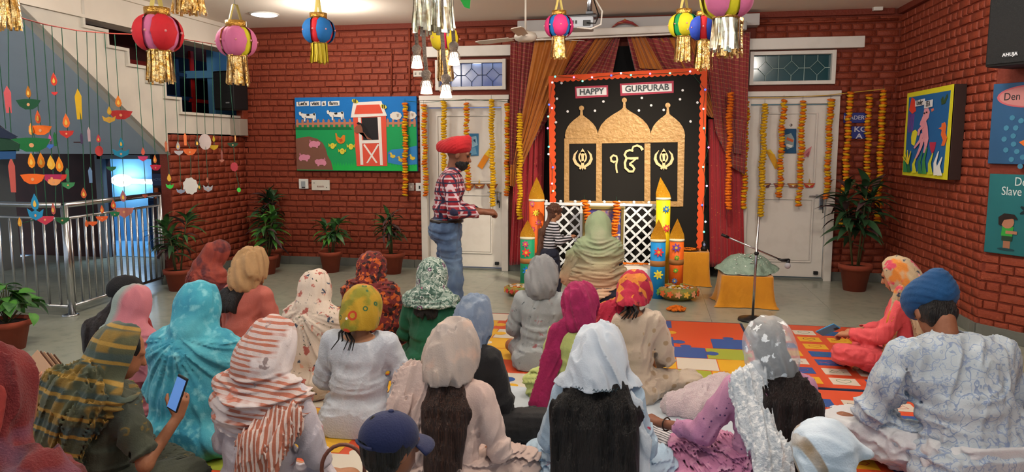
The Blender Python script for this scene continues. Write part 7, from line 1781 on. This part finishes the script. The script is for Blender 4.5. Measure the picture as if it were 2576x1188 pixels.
def curls():
    def fn(root, J, sp, h):
        c = J['hd']; R = J['Rh']; rd = random.Random(5); F = Field(c - .22, c + .22, .007)
        F.ell(c + R @ V3(0, -.02, .04), (.10, .11, .085), R, .02)
        for k in range(60):
            u = rd.uniform(0, 6.28); v = rd.uniform(.0, 1.4); n = V3(math.cos(u) * math.cos(v), math.sin(u) * math.cos(v), math.sin(v)); p = c + R @ (V3(0, -.02, .04) + n * V3(.10, .11, .085)); F.ell(p, (.02, .02, .02), None, .006)
        F.disp(lambda x, y, z: (vnoise(x * 120, y * 120, z * 120) - .5) * .012); F.ell(c + R @ V3(0, .09, -.03), (.062, .07, .085), R, .01, 'd'); F.mesh('curly_hair', HCU, root)
    return fn
def collar(m):
    def fn(root, J, sp, h):
        c = J['nek'] + V3(0, .012, .03); b = MB(); vs = []; n = 24
        for i in range(n + 1):
            a = -PI / 2 - 2.75 + 5.5 * i / n
            for r_, z_ in ((.060, .018), (.074, -.008), (.088, -.022)): vs.append((c[0] + r_ * math.cos(a), c[1] + r_ * math.sin(a) * .95, c[2] + z_))
        b.add(vs, [(i * 3 + j, (i + 1) * 3 + j, (i + 1) * 3 + j + 1, i * 3 + j + 1) for i in range(n) for j in range(2)]); o = b.build('collar', m, root, True); so = o.modifiers.new('thickness', 'SOLIDIFY'); so.thickness = .004
    return fn
def shoes():
    def fn(root, J, sp, h):
        for n in 'LR':
            A_ = J['ank' + n]; d = J['toe' + n] - A_; d[2] = 0; d /= np.linalg.norm(d); F = Field((A_[0] - .2, A_[1] - .2, -.015), (A_[0] + .25, A_[1] + .3, .14), .007)
            F.cone((A_ - d * .04) * V3(1, 1, 0) + V3(0, 0, .035), (A_ + d * .16) * V3(1, 1, 0) + V3(0, 0, .022), .042, .036, .02); F.cone(A_ * V3(1, 1, 0) + V3(0, 0, .04), A_, .042, .04, .02); F.cut(lambda x, y, z: -.004 - z + 0 * x + 0 * y); F.mesh('sock', fab('grey_sock', '3A3C42'), root)
    return fn
SK1, SK2, SK3 = 'A0694A', '8A5840', 'B07C5C'
# back rows first
def S(**k): return k
person('woman with a reddish brown shawl over her head, beside the tan scarf', 563, 612, .80, -25, S(bow=.5, tilt=.35, skin=SK1, w=1.0, wear=[top(F_RUSTR, seed=1), hair(HB, 0), scarf(F_RUSTR, 'shawl', hem=-.6, fold='mix', seed=3, amp=.022, freq=.8)]), vox=.011)
person('woman in a tan head scarf and salmon kurta with black hair showing below', 642, 628, .86, -15, S(bow=.35, skin=SK1, wear=[top(F_SALM, seed=2), hair(HB, .20, .11, x0=-.07), scarf(F_TAN, 'hood', hem=-.02, fold='dir', seed=5, amp=.03, face=.045, crown=1.06, slack=.02)]), vox=.0105)
person('woman in an orange, maroon and black checked shawl, behind the yellow head scarf', 936, 637, .80, -5, S(bow=.3, skin=SK1, w=1.1, tilt=-.1, wear=[top(F_ORBK, seed=2), hair(HB, 0), scarf(F_ORBK, 'shawl', hem=-.6, fold='rad', seed=8, amp=.024, wide=1.08)]), vox=.0105)
person('woman in a green and grey paisley scarf over an emerald green kurta', 1090, 652, .82, 0, S(bow=.25, skin=SK1, wear=[top(F_GRN, seed=3), hair(HB, 0), hair(HB, .16, .075, seed=4, cap=False, taper=1.0, out=-.01), scarf(F_GRPA, 'cape', hem=-.06, fold='cowl', seed=2, amp=.02, wide=1.05, crown=1.06)]), vox=.0095)
person('woman in a plain grey head scarf and grey kurta printed with roses', 1366, 650, .80, 0, S(bow=.3, skin=SK1, w=1.04, wear=[top(F_GRFL, seed=5), hair(HB, 0), scarf(F_GREY, 'hood', hem=-.03, fold='dir', seed=7, amp=.032, freq=.8, slack=.02)]), vox=.0095)
person('woman in a red and gold printed scarf and a cream kurta with round dots', 1604, 690, .78, -12, S(bow=.7, lean=.16, skin=SK3, w=1.05, legs=dict(kneR=(.40, .18, .10), ankR=(.30, .40, .05), toeR=(.42, .44, .04)), wear=[trousers(F_CRM), top(F_CRM, seed=6, low=.10, neck=.085, sleeve=.7, amp=.014), hair(HB, 0), strand(HB, [(.0, -.08, -.10), (.01, -.11, -.17), (.04, -.12, -.23), (.02, -.125, -.28)], .014, n=9, jit=.018), scarf(F_RDP, 'hood', hem=.055, fold='dir', seed=9, amp=.018), strip(F_RDP, [lambda J: J['nek'] + V3(-.09, .02, .03), lambda J: J['shL'] + V3(.01, -.045, .03), lambda J: J['shL'] + V3(-.01, -.09, -.10), lambda J: J['elbL'] + V3(.01, -.075, .06)], [.05, .06, .06, .05], seed=4)]), vox=.0085)
person('woman in a cream scarf printed with red and grey flowers, left of the checked shawl', 797, 683, .80, -12, S(bow=.3, skin=SK1, w=1.0, tilt=-.1, wear=[top(F_CRFL, seed=7), hair(HB, 0), scarf(F_CRFL, 'shawl', hem=-.6, fold='mix', seed=11, amp=.02)]), vox=.009)
person('woman with coral trousers and tunic and a rose-printed scarf, looking at a phone', 2246, 650, .83, 62, S(bow=.42, skin=SK3, face=1, bv=.0075, lean=.05, curl=1.0, w=1.0, legs=dict(kneL=(-.30, .34, .16), ankL=(.0, .44, .06), toeL=(.14, .50, .04), kneR=(.30, .34, .10), ankR=(.02, .30, .05), toeR=(-.14, .28, .04)), armL=((-.07, .10, -.23), (.02, .34, -.27)), armR=((.08, .06, -.24), (-.07, .33, -.28)), wear=[trousers(F_COR, .022), top(F_COR, seed=8, sleeve=.93), hair(HB, .0), scarf(F_FLO, 'hood', hem=.02, fold='cowl', seed=13, amp=.02, face=.055, slack=.03), strip(F_FLO, [lambda J: J['nek'] + V3(.02, .02, .02), lambda J: J['shL'] + V3(.05, .02, .05), lambda J: J['shL'] + V3(-.0, .05, -.14), lambda J: J['shL'] + V3(.0, .06, -.34)], [.06, .07, .075, .07], seed=6, amp=.01), strip(F_FLO, [lambda J: J['nek'] + V3(-.02, -.04, .02), lambda J: J['shL'] + V3(.045, -.07, .02), lambda J: J['shL'] + V3(.04, -.13, -.14), lambda J: J['shL'] + V3(.03, -.15, -.36)], [.06, .07, .07, .07], seed=7, amp=.01), strand(HB, [(-.07, .04, -.02), (-.075, .05, -.1)], .004)]), vox=.0085)
person('woman in a magenta head scarf and lime green kurta', 1460, 715, .78, 3, S(bow=.3, skin=SK1, w=.95, wear=[top(F_LIME, seed=9), skirt_spread(F_LIME, .33, .28, 0, .14, seed=2), hair(HB, 0), scarf(F_MAG, 'hood', hem=-.02, fold='dir', seed=15, amp=.028), strip(F_MAG, [lambda J: J['nek'] + V3(-.05, -.06, .02), lambda J: J['shL'] + V3(.02, -.06, .0), lambda J: J['shL'] + V3(-.03, -.10, -.18), lambda J: J['pel'] + V3(-.26, -.15, -.02)], [.06, .06, .055, .05], seed=8)]), vox=.0085)
person('girl in a black wool cap with long dark hair and a red top', 318, 698, .77, -5, S(bow=.2, skin=SK1, wear=[top(fab('red_wool', '8A1A20'), seed=10), hair(HDK, .30, .15, seed=3, x0=-.10), scarf(fab('black_wool', '080A12', bump=(200, .6), sheen=0), 'hood', hem=.16, fold='dir', seed=17, amp=.01, crown=1.28, name='wool_cap', face=.06)]), vox=.0095)
person('woman in a pink and grey green chiffon scarf in front of the wool cap', 346, 722, .79, -18, S(bow=.3, skin=SK1, w=.95, wear=[top(F_PKGR, seed=11), hair(HB, 0), scarf(F_PKGR, 'shawl', hem=-.30, fold='mix', seed=19, amp=.02, crown=1.05)]), vox=.0085)
person('woman wrapped in a bright turquoise patterned shawl', 506, 713, .89, -3, S(bow=.25, skin=SK1, w=1.12, wear=[top(F_TURQ, seed=12), hair(HB, 0), scarf(F_TURQ, 'shawl', hem=-.62, fold='mix', seed=21, amp=.022, wide=1.06)]), vox=.0085)
person('woman in a mustard embroidered scarf with mirrors and a plain white top', 915, 722, .82, 0, S(bow=.28, skin=SK3, w=1.16, wear=[top(F_WHT, seed=13, low=.13, neck=.09, amp=.012), hair(HB, 0), strand(HB, [(-.04, -.07, -.11), (-.06, -.10, -.17), (-.03, -.12, -.21), (-.05, -.125, -.27)], .008, n=8, jit=.02), scarf(F_YEL, 'hood', hem=.045, fold='dir', seed=23, amp=.008, crown=1.14, slack=.02)]), vox=.0075)
person('woman in a blue grey head scarf and black clothes with a silver bangle', 1200, 752, .79, -22, S(bow=.3, skin=SK1, w=.98, legs=dict(kneR=(.40, .22, .13), ankR=(.1, .34, .05), toeR=(-.04, .36, .04)), wear=[trousers(F_BLK, .03), top(F_BLK, seed=14, sleeve=.88), hair(HB, 0), scarf(F_GRBL, 'hood', hem=.0, fold='dir', seed=25, amp=.034, freq=.8)]), vox=.0085)
person('man in a blue turban and white kurta with blue leaf print, legs crossed', 2330, 722, .90, 14, S(bow=.8, lean=.34, side=-.16, skin=SK2, bv=.0075, w=1.40, legw=1.15, hs=1.05, fs=1.1, legs=dict(kneL=(-.46, .30, .17), ankL=(-.17, .44, .06), toeL=(-.30, .52, .04)), wear=[trousers(F_PYJ, .035, .02, seed=3), top(F_KUR, .024, seed=15, amp=.02, slw=.012, freq=.8), hair(HB, 0), collar(F_KUR), turban(F_BLU, 1.1)]), vox=.0075)
person('woman in an olive and ochre plaid shawl looking at her phone', 322, 822, .82, -28, S(bow=.42, turn=-.35, skin=SK1, bv=.0075, w=1.12, curl=1.0, armR=((.13, .02, -.26), (.09, .20, -.10)), hdR=(-.05, .35, 1), hbR=(1, 0, .2), wear=[top(F_OLIVE, seed=16, sleeve=.36, slw=.012), skirt_spread(F_OLIVE, .37, .32, 0, .16, seed=3), hair(HB, 0), scarf(F_PLAID, 'cape', hem=-.10, fold='mix', seed=27, amp=.022, hemfn=None, wide=.9), strip(F_PLAID, [lambda J: J['nek'] + V3(.04, -.10, -.02), lambda J: J['che'] + V3(-.03, -.155, .05), lambda J: J['wai'] + V3(-.07, -.165, .04), lambda J: J['pel'] + V3(-.10, -.20, .0)], [.14, .17, .17, .18], seed=9, amp=.014)]), vox=.0075)
person('woman in a white and rust striped flowered scarf wrapped round her shoulders', 702, 803, .86, -10, S(bow=.38, turn=-.25, skin=SK3, w=1.08, wear=[top(F_WFL, seed=17), hair(HB, 0), scarf(F_RUST, 'cape', hem=-.20, fold='cowl', seed=29, amp=.026, wide=1.12, slack=.03), strip(F_RSTR, [lambda J: J['shR'] + V3(.0, -.09, -.06), lambda J: J['wai'] + V3(.12, -.155, .08), lambda J: J['pel'] + V3(.10, -.17, .05), lambda J: J['pel'] + V3(.12, -.2, -.06)], [.07, .07, .075, .08], seed=11, amp=.012)]), vox=.007)
person('woman in a beige scarf with long brown hair and pale peach clothes', 1151, 812, .82, -8, S(bow=.3, turn=-.1, skin=SK3, w=1.0, armR=((.09, .01, -.26), (.01, .20, -.33)), wear=[top(F_PKP, seed=18, neck=.08), skirt_spread(F_PKP, .38, .32, 0, .15, seed=5), hair(HBR, .42, .115, seed=8, x0=.03), scarf(F_BEI, 'hood', hem=.015, fold='dir', seed=31, amp=.028, freq=.8, slack=.02, crown=1.0), strip(F_PKP, [lambda J: J['nek'] + V3(-.07, -.05, .0), lambda J: J['shL'] + V3(.0, -.06, .03), lambda J: J['shL'] + V3(-.01, -.11, -.10), lambda J: J['shL'] + V3(.03, -.13, -.24)], [.07, .09, .09, .07], seed=13, amp=.012), brooch()]), vox=.007)
person('woman in a thin white scarf with very wide black hair down her back', 1510, 820, .81, 0, S(bow=.3, skin=SK1, w=1.02, wear=[top(F_LBLU, seed=19), skirt_spread(F_LBLU, .34, .30, 0, .15, seed=6), hair(HB, .44, .20, seed=9, taper=.95, amp=.03), scarf(F_WHT2, 'cape', hem=.015, fold='dir', seed=33, amp=.028, freq=.8, slack=.03, crown=1.02, neckr=.095), zigzag(), strip(F_WHT2, [lambda J: J['nek'] + V3(.08, -.06, .02), lambda J: J['shR'] + V3(-.01, -.09, -.02), lambda J: J['shR'] + V3(.03, -.12, -.18), lambda J: J['shR'] + V3(.04, -.14, -.34)], [.05, .045, .05, .04], seed=15)]), vox=.0065)
person('woman in a sheer white lace veil and pink printed dress with long black hair', 1930, 803, .82, 14, S(bow=.3, side=.05, turn=-.1, skin='7A4C38', bv=.0065, w=1.08, curl=1.5, hdL=(-.6, .8, .1), hbL=(0, -.2, 1), armL=((-.14, .05, -.24), (-.30, .26, -.27)), wear=[top(F_PNK, seed=20, sleeve=.74, amp=.012), skirt_spread(F_PNS, .44, .40, 0, .17, amp=.045, seed=7, c=(-.06, .10)), hair(HDK, .46, .15, seed=10, x0=.09, taper=.8, amp=.028), scarf(F_LACES, 'hood', hem=.035, fold='dir', seed=35, amp=.012, slack=.03, crown=1.06), strip(F_LACE, [lambda J: J['nek'] + V3(-.08, -.05, .03), lambda J: J['shL'] + V3(.03, -.08, .04), lambda J: J['shL'] + V3(.05, -.14, -.10), lambda J: J['wai'] + V3(-.06, -.19, .0), lambda J: J['pel'] + V3(-.02, -.22, -.06)], [.05, .06, .062, .07, .07], seed=17, amp=.010), bangle('L')]), vox=.0065)
person('woman in a dark red tartan wool shawl, cut off by the lower left corner', 14, 895, .97, -12, S(bow=.3, skin=SK1, w=1.5, wear=[top(F_TART, seed=21), hair(HB, 0), scarf(F_TART, 'shawl', hem=-.6, fold='dir', seed=37, amp=.04, freq=.6, wide=1.05), strip(fab('shawl_border_green', '4A4C3C', (('wave', 1, .6, .8, '8A2A24', (9, 0, 3, .2)),)), [lambda J: J['hd'] + V3(.10, -.07, .05), lambda J: J['nek'] + V3(.125, -.09, .03), lambda J: J['nek'] + V3(.19, -.10, -.03), lambda J: J['shR'] + V3(.05, -.115, -.08), lambda J: J['shR'] + V3(.08, -.13, -.3)], [.012, .03, .04, .045, .045], seed=19, amp=.004)]), vox=.008)
person('boy in a navy blue baseball cap, nearest figure at the bottom of the picture', 978, 1037, .80, -20, S(bow=.12, turn=-.35, skin=SK2, w=.85, peak=-.2, bv=.0075, wear=[top(fab('dark_shirt', '20242C'), seed=22), hair(HB, 0), cap(F_CAP)]), vox=.008)
person('child with a pale blue checked kerchief tied over the head, at the bottom right', 2062, 1057, .76, 8, S(bow=.3, skin=SK2, w=.85, bv=.0085, wear=[top(fab('navy_jacket', '141C34'), seed=23), hair(HB, 0), kerchief(F_KER)]), vox=.008)
# the three at the altar
def hzD(py, D): return 1.62 + (366 - py) / FPX * D
gr = person('small girl with very long reddish hair in a striped navy and white top', 1395, 516, hzD(516, 6.9), -66, S(pose='stand', bow=.12, skin=SK3, face=1, bv=.0075, w=.92, hs=.9, armR=((.03, .06, -.22), (-.05, .26, -.16)), armL=((-.03, .06, -.22), (.05, .26, -.18)), wear=[trousers(F_NAVY, .02), top(F_STR, skirt=0, hem=-.02, seed=24, inf=.012), hair(HCU, .62, .10, seed=12, x0=-.05, taper=.7, amp=.03), curls()]), vox=.010)
person('woman kneeling at the altar under a long sheer green and peach scarf', 1505, 537, hzD(537, 6.25), 6, S(pose='kneel', bow=.45, lean=.1, skin=SK1, w=.82, wear=[trousers(F_NAVY, .05), top(F_NAVY, seed=25), hair(HB, 0), scarf(F_GRPE, 'shawl', hem=-.45, fold='cowl', seed=39, amp=.022, wide=.95, hemfn=lambda x, y: .36 + .5 * x), strip(F_GRPE, [lambda J: J['nek'] + V3(-.06, -.03, .03), lambda J: J['shL'] + V3(-.06, -.02, -.06), lambda J: J['elbL'] + V3(-.06, .0, .0)], [.06, .08, .09], seed=21)]), vox=.009)
person('man standing in a red turban, checked shirt and blue jeans', 1157, 352, hzD(352, 6.0), -80, S(pose='stand', bow=.28, skin='80503A', face=1, bv=.0068, w=1.0, hs=1.0, fs=1.0, curl=1.3, stride=.05, armL=((-.05, .03, -.26), (.08, .27, -.28)), armR=((.05, .04, -.26), (-.07, .28, -.27)), hdL=(.35, .9, 0), hdR=(-.3, .9, -.05), hbL=(-.5, .2, 1), hbR=(.5, .2, 1), wear=[trousers(F_JEAN, .009, .014, infw=.03), top(F_CHK, skirt=0, hem=.085, seed=26, sleeve=.86, inf=.013, amp=.010, slw=.006), collar(F_CHK), striped_belt(), beard(), turban(F_TRD, 1.05, up=.55), shoes()]), vox=.0075)
# things among the crowd
def on_ground(px, py, z_=0): return onZ(px, py, z_)
p = atD(447, 990, 3.12); o = thing('phone', 'dark phone with a lit blue screen held up by the woman in the plaid shawl', 'phone', p, -.5); o.rotation_euler = (-.35, .12, -.45)
MB().box((0, 0, 0), (.074, .009, .150), bev=.003).build('body', BLACK, o); MB().box((0, -.005, -.002), (.066, .002, .132)).build('screen', mat('phone_screen', '5A86C8', .2, emit=.5), o)
p = atD(2083, 830, 4.95); o = thing('phone', 'phone in a light blue case held by the woman in coral', 'phone', p); o.rotation_euler = (.9, .5, .5)
MB().box((0, 0, 0), (.072, .010, .145), bev=.003).build('case', mat('case_blue', '3E8CC0', .4), o); MB().box((0, .006, 0), (.064, .002, .13)).build('screen', mat('phone_dark', '10141C', .2), o); MB().box((.018, -.006, .05), (.022, .003, .03), bev=.001).build('camera', BLACK, o)
c = on_ground(120, 1010); o = thing('satin_bag', 'copper satin bag standing on the mats behind the tartan shawl', 'bag', (c.x, c.y, .01))
F = Field((-.3, -.25, -.01), (.3, .25, .3), .01); F.ell((0, 0, .10), (.20, .13, .11)); F.cone((-.12, 0, .12), (.16, .02, .16), .05, .04, .04); F.disp(folds('dir', .03, .8, 4, (0, 0, .1), d=(.3, 0, 1))); F.cut(lambda x, y, z: .003 - z + 0 * x + 0 * y); F.mesh('pouch', mat('copper_satin', 'A8705A', .28, metal=.5, bump=(30, .3), layers=(('noise', 4, .45, .7, 'D8A890'),)), o)
MB().tube([(-.12, 0, .17), (-.06, -.02, .24), (.06, -.02, .24), (.14, 0, .18)], .006, 8).build('handle', mat('copper_satin', 'A8705A'), o, True)
o = thing('card_stack', 'fanned stack of thick kraft cards resting on the copper satin bag', 'cards', (c.x + .0, c.y - .06, .23)); rd = random.Random(2)
for k in range(6): q = MB().box((0, 0, 0), (.20 - .004 * k, .005, .15), bev=.001).build('card', mat('kraft_card_%d' % (k % 2), ('C09A7C', '6A4A38')[k % 2], .7), o, loc=(.006 * k, .022 * k, .01 * -k)); q.rotation_euler = (-.5 + .05 * k, .55, -.35)
c = on_ground(150, 1060); o = thing('blue_mat', 'light blue foam mat with an orange edge seen between the tartan and plaid shawls', 'mat', (c.x, c.y, 0)); MB().box((0, 0, .022), (.8, .55, .012), bev=.003).build('foam', mat('foam_blue', '7FB8CC', .7), o); MB().box((0, -.33, .022), (.8, .1, .012), bev=.003).build('edge', mat('foam_orange', 'D8903A', .7), o)
c = on_ground(1765, 1040); o = thing('blanket', 'pale pink fluffy blanket bundled beside the woman in the lace veil', 'blanket', (c.x, c.y, .02), .6)
F = Field((-.45, -.35, -.01), (.45, .35, .35), .01); F.cone((-.19, 0, .05), (.20, .05, .09), .07, .085, .05); F.cone((-.1, -.08, .04), (.12, -.1, .06), .06, .06, .05); F.disp(folds('dir', .035, .7, 9, (0, 0, .1), d=(.4, .2, 1))); F.disp(lambda x, y, z: (vnoise(x * 60, y * 60, z * 60) - .5) * .012); F.cut(lambda x, y, z: .003 - z + 0 * x + 0 * y); F.mesh('fleece', mat('pink_fleece', 'D8C4CC', .95, sheen=.6, bump=(160, .8)), o)
c = on_ground(1632, 1150); o = thing('chevron_cloth', 'white cloth with a grey zigzag weave lying by the pink skirt', 'cloth', (c.x, c.y - .05, .03), -.3)
F = Field((-.25, -.35, -.01), (.25, .35, .3), .009); F.ell((0, 0, .07), (.13, .22, .09)); F.disp(folds('dir', .02, .7, 3, (0, 0, .1), d=(.2, 1, .3))); F.cut(lambda x, y, z: .003 - z + 0 * x + 0 * y); F.mesh('cloth', fab('chevron_weave', 'D4D4D8', (('wave', 1, .55, .7, '5A6068', (4, 26, 26, 3.0)),)), o)
c = on_ground(880, 1188); p = atD(862, 1130, 2.95); o = thing('handbag', 'brown leather handbag with a looped strap between the rust scarf and the navy cap', 'bag', (p.x, p.y, 0), .3)
F = Field((-.2, -.12, -.01), (.2, .12, .42), .009); F.cone((-.09, 0, .08), (.09, 0, .08), .07, .07, .02); F.cone((-.08, 0, .24), (.08, 0, .24), .05, .05, .06); F.cut(lambda x, y, z: .003 - z + 0 * x + 0 * y); F.mesh('body', mat('brown_leather', '6A3E30', .4, bump=(60, .3)), o)
MB().tube([(-.08, 0, .26)] + [(-.085 * math.cos(a), 0, .33 + .10 * math.sin(a)) for a in np.linspace(0, PI, 12)] + [(.08, 0, .26)], .008, 8).build('strap', mat('brown_leather', '6A3E30'), o, True)
# repeats of a kind share a group
GROUPS = {'marigold_garland': 'marigold strings hung across the back wall', 'paper_lantern': 'paper lanterns hanging from the ceiling', 'foil_tassel': 'foil tassels hanging from the ceiling', 'rope_lamp': 'rope lamps hanging in a cluster',
          'diya_string': 'threads of paper cut-outs hanging before the stairs', 'potted_plant': 'potted plants along the walls', 'paper_candle': 'rolled paper candles at the altar', 'picture_mat': 'orange picture-square mats', 'flower_bowl': 'bowls of petals at the altar',
          'maroon_curtain': 'festive drapes behind the black board', 'steel_railing': 'steel railings before the stair hall', 'wall_speaker': 'loudspeakers on the walls', 'poster': 'posters on the right wall', 'wall_socket': 'sockets on the back wall',
          'room_sign': 'room signs by the right door', 'paper_diya': 'paper lamp cut-outs on the doors', 'ceiling_light': 'round lamps on the ceiling', 'petal_row': 'rows of marigold heads at the platform', 'ceiling_fan': 'ceiling fans', 'phone': 'phones held in the crowd', 'door_poster': 'pictures on the doors'}
for o in bpy.data.objects:
    if o.parent is None and o.get('category'):
        k = o.name.split('.')[0]
        if k == 'paper_candle' and o['category'] == 'paper decoration': o['group'] = 'paper candles taped on the doors'
        elif k in GROUPS: o['group'] = GROUPS[k]
        elif k == 'person' and 'standing' not in o['label'] and 'kneeling' not in o['label'] and 'small girl' not in o['label']: o['group'] = 'people seated on the mats'
        elif k == 'person': o['group'] = 'people standing or kneeling near the altar'
